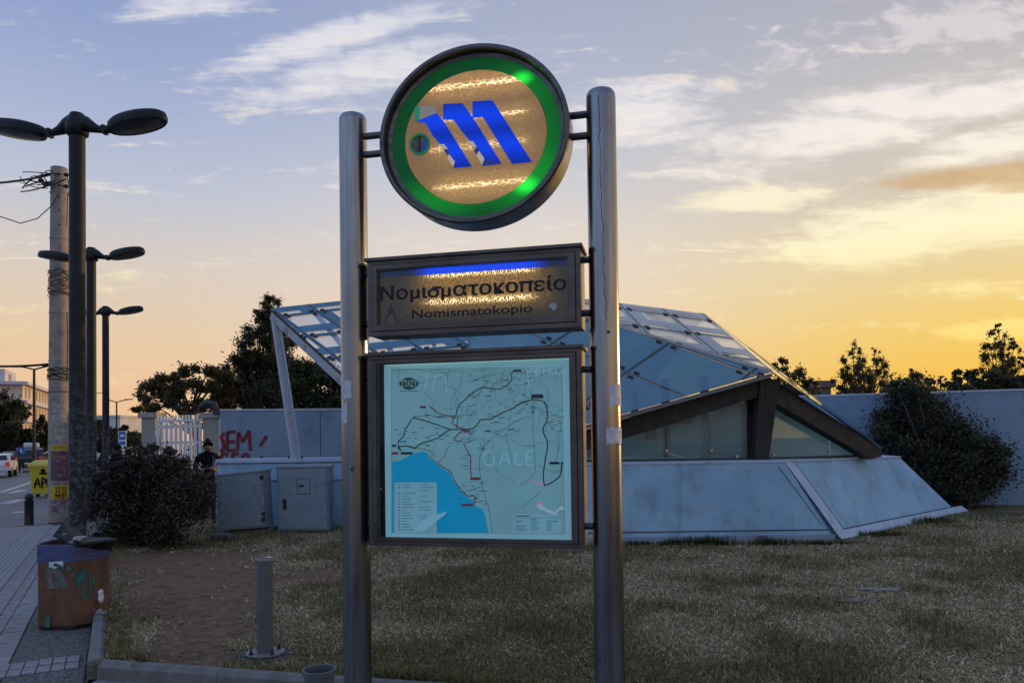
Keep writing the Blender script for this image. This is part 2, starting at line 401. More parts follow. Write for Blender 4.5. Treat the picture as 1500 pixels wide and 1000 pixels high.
asphalt = mat('asphalt', (.085,.09,.10), (.125,.13,.14), 40, .62, bump=.25, bscale=120, spots=(.035,.037,.042), spot_scale=.35)
dirt_far = mat('far_ground', (.06,.055,.045), (.08,.072,.055), .3, .95)
slab_m = mat('paving_slab', (.22,.216,.216), (.29,.284,.278), 3, .9, spec=.2, bump=.3, bscale=60, spots=(.15,.145,.14), spot_scale=2.2)
slab_b = mat('paving_slab_worn', (.20,.20,.205), (.27,.265,.26), 3, .8, bump=.3, bscale=60, spots=(.12,.115,.11), spot_scale=2.0)
tact_m = mat('tactile_paving', (.26,.258,.255), (.33,.325,.318), 4, .9, spec=.2, bump=.3, bscale=60, spots=(.22,.215,.21), spot_scale=3.0)
joint_m = mat('paving_joint', (.03,.029,.028), (.05,.048,.045), 30, .95, bump=.4)
kerb_m = mat('kerb_concrete', (.12,.118,.112), (.175,.17,.162), 6, .85, bump=.4, bscale=40, spots=(.075,.07,.065), spot_scale=4)
white_line = mat('road_paint', (.50,.50,.50), (.35,.35,.36), 12, .7, spots=(.12,.12,.13), spot_scale=6)
conc_blue = mat('painted_concrete', (.25,.43,.59), (.31,.50,.66), 1.6, .82, bump=.18, bscale=40, spots=(.17,.29,.40), spot_scale=1.3, spot_thr=(.48,.72), runs=(.15,.24,.32))
conc_edge = mat('painted_concrete_edge', (.36,.48,.62), (.42,.54,.68), 3, .8, bump=.15, bscale=40, spots=(.27,.34,.42), spot_scale=3, runs=(.22,.28,.34))
joint_dark = mat('joint_sealant', (.02,.024,.03), rough=.8)
wall_blue = mat('boundary_paint', (.18,.265,.365), (.22,.31,.42), .9, .85, bump=.15, bscale=30, spots=(.15,.22,.30), spot_scale=.7, runs=(.13,.19,.25))
wall_cap = mat('wall_coping', (.42,.47,.53), (.5,.55,.6), 3, .8)

g_ = MB().box((0, 1400, -.35), (6000, 3200, .1)); tag(g_.build('ground', dirt_far, smooth=0), 'dry ground stretching to the horizon', kind='structure')
# road: between the pavement edge and the far side, along the street
V0, V1, VEDGE = -6, 420, 19.3
def quadstrip(pts): return MB().poly(pts)
rd = MB().poly([U(-60, -20, ZR), U(18, -20, ZR), U(18, V1, ZR), U(-60, V1, ZR)])
tag(rd.build('road', asphalt, smooth=0, fix=False), 'grey asphalt street left of the pavement', kind='structure')
ln = MB()
def road_quad(x0, y0, x1, y1, wd):
    a, b = on(x0, y0, ZR+.004), on(x1, y1, ZR+.004); d = (b-a).normalized(); n = Vector((-d.y, d.x, 0))*wd/2
    ln.poly([a-n, a+n, b+n, b-n])
road_quad(0, 721, 62, 700.5, .22); road_quad(8, 737, 32, 731, .4); road_quad(18, 750, 42, 749, .45)
road_quad(0, 689, 25, 681, .2); road_quad(14, 722, 36, 717, .3); road_quad(-30, 700, 8, 692, .25)
tag(ln.build('road_marking', white_line, smooth=0, fix=False), 'worn white lane paint on the street', kind='structure')

# pavement body with its road-side kerb
pv = MB()
pav_poly = [U(KU-.02, -14, ZP-.016), U(KU-.02, VEDGE+2.5, ZP-.016), U(-1.05, VEDGE+2.5, ZP-.016), U(-1.05, VEDGE, ZP-.016), U(-2.9, VEDGE-.3, ZP-.016), U(-2.9, -14, ZP-.016)]
pv.prism(pav_poly, (0, 0, -.16))
front = [L(-.1, -.12, ZP-.016), L(-.1, 40, ZP-.016), Vector((30, -14, ZP-.016)), U(KU-.02, -14, ZP-.016)]
pv.prism(front, (0, 0, -.16))
pavement = tag(pv.build('pavement', joint_m, origin=(0, 0, 0), smooth=0), 'grey paved walkway between street and lawn', kind='structure')
slab_cache = {}
def slab(uc, vc, du, dv, m_, name='paving_slab', th=.016, axes=(P_, E_), z=ZP, ribs=0):
    key = (round(du, 3), round(dv, 3), m_.name, ribs)
    if key not in slab_cache:
        b = MB(); h = Vector((0, 0, 1)); g2 = .010
        b.prism([axes[0]*sx*(du-g2)/2 + axes[1]*sy*(dv-g2)/2 for sx, sy in ((-1,-1), (1,-1), (1,1), (-1,1))], h*th)
        for k in range(ribs):
            x = (k+.5)/ribs*(du-.02)-(du-.02)/2
            b.prism([axes[0]*(x+sx*.014)+axes[1]*(sy*(dv-g2)/2) for sx, sy in ((-1,-1), (1,-1), (1,1), (-1,1))], h*(th+.006))
        slab_cache[key] = b.build(name, m_, parent=pavement, smooth=0)
        o = slab_cache[key]
    else:
        o = slab_cache[key].copy(); COL.objects.link(o)
    p = axes[0]*uc + axes[1]*vc if axes[0] is P_ else uc
    o.location = (p.x, p.y, z-.016+random.uniform(-.0015, .0025)); o.rotation_euler = (random.uniform(-.004, .004), random.uniform(-.004, .004), 0)
    return o
bands = [(-.75, -.93, .6, 0), (-.93, -1.04, .6, 0), (-1.04, -1.21, .6, 0), (-1.21, -1.61, .4, 6), (-1.61, -2.0, .4, 0), (-2.0, -2.45, .5, 0), (-2.45, -2.9, .5, 0)]
rest = MB(); n_sl = 0
for bi, (u0, u1, dv, rib) in enumerate(bands):
    v = 5.2 + .1*(bi % 3)
    while v+dv < VEDGE-.25:
        c = U((u0+u1)/2, v+dv/2); q = CAM + (c-CAM); px_ = 750+F_PX*c.x/c.y
        if px_ > -25 and n_sl < 230:
            slab((u0+u1)/2, v+dv/2, abs(u1-u0), dv, tact_m if rib else random.choice([slab_m, slab_m, slab_b]), ribs=rib, name='tactile_slab' if rib else 'paving_slab'); n_sl += 1
        else:
            rest.prism([U(u0-.005, v+.005, ZP-.016), U(u1+.005, v+.005, ZP-.016), U(u1+.005, v+dv-.005, ZP-.016), U(u0-.005, v+dv-.005, ZP-.016)], (0, 0, .016))
        v += dv
# gravelly strip by the kerb with two rows of small setts every couple of metres
gravel_m = mat('gravel_concrete', (.07,.068,.066), (.22,.215,.205), 60, .9, bump=.9, bscale=75, cont=(.45, .62))
gs = MB(); gs.prism([U(KU-.12, 4.0, ZP-.015), U(KU-.12, VEDGE, ZP-.015), U(-.745, VEDGE, ZP-.015), U(-.745, 4.0, ZP-.015)], (0, 0, .006))
tag(gs.build('gravel_strip', gravel_m, parent=pavement, smooth=0), 'dark exposed aggregate strip beside the kerb', kind='stuff')
for vr in (6.72, 6.92, 9.5, 9.7):
    for k in range(6):
        slab(KU-.12-.045-(k+.5)*.094, vr, .094, .19, random.choice([slab_m, slab_b]), name='paving_sett', th=.018)
# setts in front of the lawn kerb, below the sign
AX = (A_, Vector((-A_.y, A_.x, 0)))
for r_ in range(3):
    for k in range(26):
        c = L(-.1, -.02) + A_*(.06+k*.115+.05*(r_ % 2)) - AX[1]*(.10+r_*.23)
        slab(c, None, .112, .225, random.choice([slab_m, slab_b]), name='paving_sett', axes=AX, th=.015)
fr = MB()
for r_ in range(16):
    for k in range(60):
        if r_ < 3 and k < 26: continue
        c = L(-.1, -.02) + A_*(.06+k*.115+.05*(r_ % 2)) - AX[1]*(.10+r_*.23); c.z = ZP-.016
        fr.prism([c + A_*sx*.052 + AX[1]*sy*.108 for sx, sy in ((-1,-1), (1,-1), (1,1), (-1,1))], (0, 0, .015))
tag(fr.build('far_setts', slab_m, parent=pavement, smooth=0), kind='stuff')
if rest.v: tag(rest.build('far_slabs', slab_m, parent=pavement, smooth=0), kind='stuff')

# lawn kerbs
kerb = tag(empty('lawn_kerb', K0, 0), 'low concrete kerb round the dry lawn', kind='structure')
def kerb_stone(a, b, wd=.11, top=.02):
    d = (b-a).normalized(); s_ = Vector((-d.y, d.x, 0)); a = a + d*.004; b = b - d*.004
    prof = [(-wd/2, ZP-.05), (wd/2, ZP-.05), (wd/2, top-.018), (wd/2-.018, top), (-wd/2+.03, top), (-wd/2, top-.03)]
    j = random.uniform(-.004, .004)
    MB().prism([a + s_*(q+j) + Vector((0, 0, z)) for q, z in prof], b-a).build('kerb_stone', kerb_m, parent=kerb)
for i in range(24): kerb_stone(L(i*1.0-.06, -.06), L((i+1)*1.0-.06, -.06))
for i in range(14): kerb_stone(L(-.06, i*1.0), L(-.06, (i+1)*1.0))

# ---- lawn: one uneven sheet with a trodden dirt patch, and the grass on it
def vnoise(x, y, s, seed):
    r = np.random.RandomState(seed).rand(256, 256); X, Y_ = x/s, y/s
    i, j = np.floor(X).astype(int), np.floor(Y_).astype(int); f, h = X-i, Y_-j; f = f*f*(3-2*f); h = h*h*(3-2*h)
    q = lambda a, b: r[a % 256, b % 256]
    return (q(i, j)*(1-f)+q(i+1, j)*f)*(1-h)+(q(i, j+1)*(1-f)+q(i+1, j+1)*f)*h
def fbm(x, y, s, seed, o=4): return sum(vnoise(x, y, s/2**k, seed+k)*.5**k for k in range(o))/sum(.5**k for k in range(o))
d0, d1 = on(285, 818), on(292, 955)
def dirt(x, y):
    p = np.stack([x, y], -1)-np.array([d0.x, d0.y]); ab = np.array([d1.x-d0.x, d1.y-d0.y]); t = np.clip((p@ab)/(ab@ab), 0, 1)
    rad = 1.35*(1-t)+.55*t; dist = np.linalg.norm(p-t[..., None]*ab, axis=-1)
    q = on(430, 845); d2 = np.hypot((x-q.x)/1.1, (y-q.y)/.8)
    v_ = np.maximum(1-dist/rad, (1-d2)*.55) + (fbm(x, y, 1.1, 3)-.5)*1.1 + (fbm(x, y, .25, 9)-.5)*.5
    return np.clip((v_+.02)/.25, 0, 1)
def straw(x, y): return np.clip((fbm(x, y, 1.6, 21)-.30)/.22 + .15*(fbm(x, y, .3, 31)-.5)*4, 0, 1)
vs_ = np.concatenate([np.arange(0, 10, .06), np.arange(10, 34, .3)]); ws_ = np.concatenate([np.arange(0, 13, .07), np.arange(13, 45, .4)])
VV, WW = np.meshgrid(vs_, ws_, indexing='ij')
X = K0.x + E_.x*VV + A_.x*WW; Y_ = K0.y + E_.y*VV + A_.y*WW
def lawn_h(x, y): return (fbm(x, y, .9, 5)-.5)*.035 + (fbm(x, y, .12, 6, 3)-.5)*.022 - .012
Z = lawn_h(X, Y_) - .015*dirt(X, Y_)
nv, nw = VV.shape; I = np.arange(nv*nw).reshape(nv, nw)
Q = np.stack([I[:-1, :-1], I[1:, :-1], I[1:, 1:], I[:-1, 1:]], -1).reshape(-1, 4)[:, ::-1]
M, n, out = new_mat('lawn_soil'); t = M.node_tree
a1 = n.n('ShaderNodeAttribute'); a1.attribute_name = 'dirt'; a2 = n.n('ShaderNodeAttribute'); a2.attribute_name = 'straw'
tc = n.n('ShaderNodeTexCoord').outputs['Object']
soil = n.mix(n.rng(n.noise(tc, 9, 8, .7), .32, .68), (.12,.073,.045,1), (.215,.138,.087,1))
soil = n.mix(n.rng(n.noise(tc, 55, 4, .7), .62, .75), soil, (.24,.18,.12,1))
gr = n.mix(a2.outputs['Fac'], (.080,.064,.034,1), (.21,.162,.09,1)); gr = n.mix(n.rng(n.noise(tc, 30, 6, .7), .3, .7), gr, n.mix(.55, gr, (.04,.036,.026,1)))
p = n.n('ShaderNodeBsdfPrincipled'); n.put(p.inputs['Base Color'], n.mix(a1.outputs['Fac'], gr, soil)); p.inputs['Roughness'].default_value = .95; p.inputs['Specular IOR Level'].default_value = .15
bp = n.n('ShaderNodeBump'); bp.inputs['Strength'].default_value = .8; bp.inputs['Distance'].default_value = .02; n.put(bp.inputs['Height'], n.noise(tc, 28, 8, .7)); n.put(p.inputs['Normal'], bp.outputs[0])
t.links.new(p.outputs[0], out.inputs[0])
lawn = np_mesh('lawn', np.stack([X, Y_, Z], -1).reshape(-1, 3), Q, M, attrs={'dirt': dirt(X, Y_).ravel(), 'straw': straw(X, Y_).ravel()}, smooth=True)
tag(lawn, 'patchy dry lawn with a bare earth patch', kind='structure')
# blades
def blades(N, rmin, rmax, hgt, wid, seed):
    r = np.random.RandomState(seed)
    u = r.rand(N); rr = rmin*(rmax/rmin)**u; th = r.uniform(-.64, .64, N)
    x, y = rr*np.sin(th), rr*np.cos(th)
    # inside the lawn only
    dx_, dy_ = x-K0.x, y-K0.y; det = E_.x*A_.y-E_.y*A_.x
    v = (dx_*A_.y-dy_*A_.x)/det; w_ = (E_.x*dy_-E_.y*dx_)/det
    dd, ss = dirt(x, y), straw(x, y)
    keep = (v > .03) & (w_ > .03) & (r.rand(N) > dd*.993) & (r.rand(N) < .25+.75*fbm(x, y, .22, 44))
    x, y, rr, ss, v, w_ = x[keep], y[keep], rr[keep], ss[keep], v[keep], w_[keep]; k = len(x)
    tuft = fbm(x, y, .7, 55, 5) + .30*(r.rand(k)-.5) > .68
    edge = np.clip(1-np.minimum(v, w_)/.35, 0, 1)
    dry = (r.rand(k) < ss*.65+.30) & ~(tuft & (r.rand(k) < .8)) & ~((edge > .2) & (r.rand(k) < .5))
    h = hgt*(.5+r.rand(k))*np.where(tuft, 1.35, .8)*(1+.9*edge)*(rr/5)**.35
    lean = np.where(dry, r.uniform(.7, 1.45, k), r.uniform(.1, .9, k)); az = r.uniform(0, 2*np.pi, k)
    dirv = np.stack([np.cos(az)*np.sin(lean), np.sin(az)*np.sin(lean), np.cos(lean)], -1)
    sd = np.stack([-np.sin(az+.7*r.normal(size=k)), np.cos(az), np.zeros(k)], -1); wd_ = (wid*(.6+.8*r.rand(k))*(rr/5)**.45)[:, None]
    B = np.stack([x, y, lawn_h(x, y)], -1); h = h[:, None]
    mid_ = B + dirv*h*.55; tip = B + dirv*h + np.array([0, 0, -.25])*h*np.sin(lean)[:, None]
    Vv = np.stack([B - sd*wd_*.5, B + sd*wd_*.5, mid_ + sd*wd_*.35, tip, mid_ - sd*wd_*.35], 1)
    tint = np.where(dry, .55+.45*r.rand(k)**1.4, .50*r.rand(k))
    return Vv.reshape(-1, 3), np.arange(k*5).reshape(k, 5), np.repeat(tint, 5)
gM, n, out = new_mat('grass_blade'); t = gM.node_tree
ga = n.n('ShaderNodeAttribute'); ga.attribute_name = 'tint'
gc = n.ramp(ga.outputs['Fac'], [(0, (.095,.094,.036)), (.38, (.25,.225,.10)), (.52, (.37,.295,.155)), (.75, (.58,.465,.27)), (.92, (.78,.64,.41)), (1, (.92,.82,.62))])
p = n.n('ShaderNodeBsdfPrincipled'); n.put(p.inputs['Base Color'], gc); p.inputs['Roughness'].default_value = .6; p.inputs['Specular IOR Level'].default_value = .3
tl = n.n('ShaderNodeBsdfTranslucent'); n.put(tl.inputs[0], gc); xs = n.n('ShaderNodeMixShader'); xs.inputs[0].default_value = .25
t.links.new(p.outputs[0], xs.inputs[1]); t.links.new(tl.outputs[0], xs.inputs[2]); t.links.new(xs.outputs[0], out.inputs[0])
Vb, Qb, Tb = blades(520000, 4.6, 17.5, .048, .0070, 77)
tag(np_mesh('lawn_grass', Vb, Qb, gM, tint=Tb, k=5), 'sparse dry and green grass blades on the lawn', kind='stuff')

# ================================================================== metro entrance
B1 = on(1232, 790); T1 = at(1150, 677, B1.y+.02); ZT = T1.z
B2 = on(1418, 748)
nF = (B2-B1).cross(T1-B1).normalized()
def ray_plane(x, y, P0, nn):
    d = ray(x, y); return CAM + d*((P0-CAM).dot(nn)/d.dot(nn))
T2 = ray_plane(1318, 670, B1, nF); T2.z = T2.z
XL = foot(622, B1.y+.02).x
ent = empty('metro_entrance', (1.5, 13, 0), 0, 'pale blue concrete plinth under a faceted glass roof behind the metro sign', 'station entrance')
pl = MB(); below = Vector((0, 0, -.25))
B0, T0 = Vector((XL, B1.y, 0)), Vector((XL, T1.y, ZT)); B3, T3 = Vector((9.2, 19, 0)), Vector((7.2, 18.6, ZT)); B4, T4 = Vector((XL, 19, 0)), Vector((XL, 18.6, ZT))
bot = [q+below for q in (B0, B1, B2, B3, B4)]; top = [T0, T1, T2, T3, T4]
pl.addv(bot+top, [(4,3,2,1,0)] + [(i, (i+1) % 5, 5+(i+1) % 5, 5+i) for i in range(5)])
plinth = pl.build('plinth', conc_blue, parent=ent, smooth=0)
tops = MB().prism([T0+Vector((0,-.012,0)), T1+Vector((.01,-.012,0)), T2+Vector((.02,-.01,0)), T3, T4], (0, 0, .03)); tops.build('plinth_coping', conc_edge, parent=plinth, smooth=0)
def lerp(a, b, t): return a+(b-a)*t
# raised face of the sloping end, with its border
c00, c10, c11, c01 = B1, B2, T2, T1
def fq(s, t_): return lerp(lerp(c00, c10, s), lerp(c01, c11, s), t_)
nO = nF if nF.dot(CAM-B1) > 0 else -nF
bd = MB()
for a, b, c, d in ((fq(0, 0), fq(1, 0), fq(1, .105), fq(0, .105)), (fq(0, .105), fq(.05, .105), fq(.06, 1), fq(0, 1))):
    bd.prism([a, b, c, d], nO*.008)
bd.build('end_border', conc_edge, parent=plinth, smooth=0)
jl = MB()
def strip(a, b, wd, up):
    up = Vector(up).normalized(); d = (b-a).normalized(); s_ = up.cross(d).normalized()*wd/2
    jl.prism([a-s_, a+s_, b+s_, b-s_], up*.009)
strip(fq(.052, .115), fq(.985, .115), .014, nO); strip(fq(.052, .115), fq(.063, .97), .014, nO)
fz = at(1000, 778, B1.y).z
strip(Vector((XL, B1.y, fz)), Vector((at(1214, 779, B1.y).x, B1.y+.003, fz)), .013, (0, -1, 0))
strip(at(1140, 683, B1.y+.02)+Vector((0,0,0)), at(1205, 770, B1.y+.01), .006, (0, -1, 0))
jl.build('sealant_joint', joint_dark, parent=plinth, smooth=0)
sk = MB().prism([Vector((XL, B1.y, -.2)), Vector((B1.x-.16, B1.y, -.2)), Vector((B1.x-.09, B1.y, .085)), Vector((XL, B1.y, .085))], (0, -.02, 0))
sk.build('plinth_skirting', mat('plinth_skirt_paint', (.22,.28,.36), (.27,.33,.41), 2, .85, spots=(.12,.13,.13), spot_scale=2.5), parent=plinth, smooth=0)

# the glass roof
steel_paint = mat('painted_steel', (.30,.35,.40), (.36,.40,.45), 3, .5, spots=(.2,.22,.25), spot_scale=3)
brown_beam = mat('brown_steel', (.013,.011,.010), (.022,.018,.016), 4, .65, spots=(.036,.031,.028), spot_scale=5)
ridge_m = mat('aluminium_edge', (.36,.33,.34), (.45,.42,.42), 4, .38, metal=.6)
gasket_m = mat('joint_gasket', (.05,.07,.085), rough=.6)
clip_m = mat('black_fitting', (.012,.012,.014), rough=.4)
roof_glass = glass_mat('roof_glass', (.34,.60,.76), (.20,.45,.62), .62, .05)
roof_glass_low = glass_mat('roof_glass_low', (.32,.60,.74), (.17,.41,.56), .66, .05)
wall_glass = glass_mat('wall_glass', (.66,.80,.77), (.42,.54,.51), .25, .02, trans=0.0, refl=.35, r0=0.0)
clear_glass = glass_mat('clear_glass', (.90,.92,.93), (.7,.72,.75), .07, .03, refl=.55)
frit = glass_mat('blue_frit', (.30,.52,.68), (.20,.43,.60), .80, .06, refl=.5)
ZR_ = 4.4
def at_z(x, y, z): d = ray(x, y); return CAM + d*((z-EYE)/d.z)
gF, gA, gC = at_z(705, 420, ZR_), at_z(398, 452, ZR_), at_z(1030, 460, ZR_)
gE = at(1130, 545, 11.62); gG = at(648, 680, 11.55); gD = at(1293, 657, 13.1)
clips = MB()
def face_panes(poly, lu, lv, pu, pv_, mt, film=True, tname='glass_pane'):
    """panes of one roof facet; lu / lv: photo points of one joint of each family, pu / pv_: a point on the next joint"""
    P0 = poly[0]; nn = (poly[1]-poly[0]).cross(poly[2]-poly[0]).normalized()
    if nn.dot(CAM-P0) < 0: nn = -nn
    rp = lambda q: ray_plane(q[0], q[1], P0, nn) if not isinstance(q, Vector) else q
    ax = (rp(lu[1])-rp(lu[0])).normalized(); ay = nn.cross(ax)
    to2 = lambda p: ((p-P0).dot(ax), (p-P0).dot(ay))
    # affine frame: U along lu, V along lv
    dU = Vector(to2(rp(lu[1])))-Vector(to2(rp(lu[0]))); dV = Vector(to2(rp(lv[1])))-Vector(to2(rp(lv[0])))
    dU.normalize(); dV.normalize()
    det = dU.x*dV.y-dU.y*dV.x
    def aff(p):
        q = Vector(to2(p)); return ((q.x*dV.y-q.y*dV.x)/det, (dU.x*q.y-dU.y*q.x)/det)
    v0, u0 = aff(rp(lu[0]))[1], aff(rp(lv[0]))[0]
    sv, su = abs(aff(rp(pu))[1]-v0), abs(aff(rp(pv_))[0]-u0)
    back3 = lambda u, v: P0 + ax*(dU.x*u+dV.x*v) + ay*(dU.y*u+dV.y*v)
    P2 = [aff(p) for p in poly]
    us, vs2 = [p_[0] for p_ in P2], [p_[1] for p_ in P2]
    g2 = .012
    jm = MB(); rng_u = (min(us)-1, max(us)+1); rng_v = (min(vs2)-1, max(vs2)+1)
    for i in range(math.floor((min(us)-u0)/su), math.ceil((max(us)-u0)/su)+1):
        c = clip_poly(P2, [(u0+i*su-.02, rng_v[0]), (u0+i*su+.02, rng_v[0]), (u0+i*su+.02, rng_v[1]), (u0+i*su-.02, rng_v[1])])
        if len(c) > 2: jm.prism([back3(*q)+nn*.0155 for q in c], nn*.006)
    for j in range(math.floor((min(vs2)-v0)/sv), math.ceil((max(vs2)-v0)/sv)+1):
        c = clip_poly(P2, [(rng_u[0], v0+j*sv-.012), (rng_u[1], v0+j*sv-.012), (rng_u[1], v0+j*sv+.012), (rng_u[0], v0+j*sv+.012)])
        if len(c) > 2: jm.prism([back3(*q)+nn*.0190 for q in c], nn*.005)
    if jm.v: tag(jm.build('joint_gasket', gasket_m, parent=ent, smooth=0), kind='stuff')
    def ext(c, th, lift):
        return MB().prism([back3(*q)+nn*lift for q in c], nn*th)
    for i in range(math.floor((min(us)-u0)/su), math.ceil((max(us)-u0)/su)):
        for j in range(math.floor((min(vs2)-v0)/sv), math.ceil((max(vs2)-v0)/sv)):
            a, b = u0+i*su+g2, v0+j*sv+g2; A, B = u0+(i+1)*su-g2, v0+(j+1)*sv-g2
            c = clip_poly(P2, [(a, b), (A, b), (A, B), (a, B)])
            if len(c) < 3: continue
            po = ext(c, .014, 0).build(tname, mt, parent=ent, smooth=0)
            if film:
                fs_ = [(.05, .94, .05, .17), (.05, .93, .46, .95)] if (i*7+j*3) % 5 else [(.06, .60, .05, .17), (.30, .95, .46, .95)]
                cuts = []                                   # printed blue bands round two clear windows
                ys_ = [0.0, fs_[0][2], fs_[0][3], fs_[1][2], fs_[1][3], 1.0]
                for q in range(5):
                    if q in (0, 2, 4): cuts.append((0.0, 1.0, ys_[q], ys_[q+1]))
                    else: cuts += [(0.0, fs_[q//2][0], ys_[q], ys_[q+1]), (fs_[q//2][1], 1.0, ys_[q], ys_[q+1])]
                for x0, x1, y0, y1 in cuts:
                    lo, hi = (y0, y1) if film > 0 else (1-y1, 1-y0)
                    c2 = clip_poly(P2, [(a+x0*(A-a), b+lo*(B-b)), (a+x1*(A-a), b+lo*(B-b)), (a+x1*(A-a), b+hi*(B-b)), (a+x0*(A-a), b+hi*(B-b))])
                    if len(c2) >= 3: MB().prism([back3(*q)+nn*.0165 for q in c2], nn*.002).build('frit_band', frit, parent=po, smooth=0)
            for (x, y, sx, sy) in () if film is None else ((a, b, 1, 1), (A, b, -1, 1), (A, B, -1, -1), (a, B, 1, -1)):
                q = (x+sx*.12, y+sy*.05)
                if clip_poly(P2, [(q[0]-.05, q[1]-.03), (q[0]+.05, q[1]-.03), (q[0]+.05, q[1]+.03), (q[0]-.05, q[1]+.03)]).__len__() == 4:
                    clips.box(back3(*q)+nn*.022, (.09, .035, .03), (ax, ay, nn))
face_panes([gF, gC, gE], ((950, 481), (1085, 498)), ((970, 453), (1050, 518)), (912, 453), (907, 446), clear_glass, film=-1)
gCE = lerp(gC, gE, .0)
nD = (gD-gC).cross(gE-gC)
face_panes([gC, gD, gE], (gC, gD), (gC, lerp(gC, gE, 1)), gE, lerp(gC, gD, .3), roof_glass, film=None)
face_panes([gA, gF, gG], ((421, 463), (481, 455.6)), ((451, 446), (498, 479)), (457, 492.5), (398, 452), clear_glass, film=-1)
face_panes([gF, gE, gG], ((915, 545), (990, 575)), ((980, 503), (916, 547)), (980, 503), (860, 470), roof_glass_low, film=False)
tag(clips.build('pane_clip', clip_m, parent=ent, smooth=0), kind='stuff')
# hidden far side of the pyramid, seen only through the panes
gH = Vector((2.2, 18.3, 1.3)); gI = Vector((gC.x+2.4, 18.2, 1.3))
for tri in ([gF, gC, gI, gH],):
    MB().poly(tri).build('rear_glass_pane', clear_glass, parent=ent, smooth=0, fix=False)
def bars(name, pts, wd, ht, m_, drop=0.0):
    b = MB()
    for a, c in zip(pts[:-1], pts[1:]): b.bar(a+Vector((0, 0, -drop)), c+Vector((0, 0, -drop)), wd, ht)
    return b.build(name, m_, parent=ent)
bars('ridge_bar', [gF, gE], .05, .05, ridge_m, -.02)
bars('edge_bar', [gA, gF], .05, .05, ridge_m, .03); bars('edge_bar', [gF, gC], .05, .05, ridge_m, .03)
bars('edge_bar', [gC, lerp(gC, gD, .99)], .05, .055, mat('dark_edge', (.05,.05,.055), rough=.4, metal=.3), .04)
bars('edge_bar', [gF, gG], .06, .10, steel_paint, .08)
bars('fascia', [gA, lerp(gA, gG, .97)], .05, .19, steel_paint, .13)
bars('edge_trim', [gA, gG], .06, .03, mat('rubber_black', (.015,.016,.018), rough=.6), .03)
for s_ in (.22, .5, .78): bars('rafter', [lerp(gA, gF, s_), lerp(gG, gF, .02)], .06, .09, steel_paint, .12)
for s_ in (.35, .7): bars('rafter', [lerp(gF, gC, s_), lerp(gE, gC, .15)], .06, .1, brown_beam, .14)
# gutter edge, brown beams, posts
bars('gutter', [gG, lerp(gG, gE, .999)], .09, .06, mat('gutter_metal', (.10,.13,.16), rough=.35, metal=.5), .045)
gl = MB(); a, b = at(912, 612, 11.85)+Vector((0,0,-.02)), at(1122, 553, 11.85); d = (b-a); a2 = a-d*1.0
gl.prism([a2, b, b+Vector((0,0,-.27)), a2+Vector((0,0,-.36))], (0, .22, 0)); gl.build('eaves_beam', brown_beam, parent=ent, smooth=0)
gl = MB(); a, b = at(1122, 549, 11.8), at(1291, 657, 13.1); nn = Vector(((b-a).y, -(b-a).x, 0)).normalized()
gl.prism([a, b, b+Vector((0,0,-.14)), lerp(a, b, .9)+Vector((0,0,-.30)), a+Vector((0,0,-.36))], -nn*.2); gl.build('eaves_beam', brown_beam, parent=ent, smooth=0)
ps = MB(); q0, q1 = at(1113, 675, 12.0), at(1125, 556, 11.9); q0.z = ZT+.03
ps.hexa([q0+Vector((-.11,-.1,0)), q0+Vector((.11,-.1,0)), q0+Vector((.11,.12,0)), q0+Vector((-.11,.12,0)), q1+Vector((-.16,-.1,0)), q1+Vector((.16,-.1,0)), q1+Vector((.16,.12,0)), q1+Vector((-.16,.12,0))])
ps.build('corner_post', brown_beam, parent=ent, smooth=0)
ps = MB(); q0, q1 = at(1095, 675, 12.3), at(1097, 578, 12.3); q0.z = ZT+.03
ps.hexa([q0+Vector((-.06,0,0)), q0+Vector((.1,0,0)), q0+Vector((.1,.1,0)), q0+Vector((-.06,.1,0)), q1+Vector((-.11,0,0)), q1+Vector((.1,0,0)), q1+Vector((.1,.1,0)), q1+Vector((-.11,.1,0))])
ps.build('post_flange', brown_beam, parent=ent, smooth=0)
def gpane(pts, th=.012, m_=wall_glass):
    pts = [Vector(p) for p in pts]; nn = (pts[1]-pts[0]).cross(pts[2]-pts[0]).normalized()
    return MB().prism(pts, nn*th).build('wall_pane', m_, parent=ent, smooth=0)
Yg = 12.15
def gp(x, y): return at(x, y, Yg)
def gb(x): q = foot(x, Yg); q.z = ZT+.045; return q
gpane([gb(1094), gb(1041), gp(1041, 590), gp(1094, 574)]); gpane([gb(1039.5), gb(976), gp(976, 612), gp(1039.5, 591)]); gpane([gb(974.5), gb(860), gp(860, 640), gp(974.5, 613)]); gpane([gb(858.5), gb(790), gp(790, 655), gp(858.5, 640)])
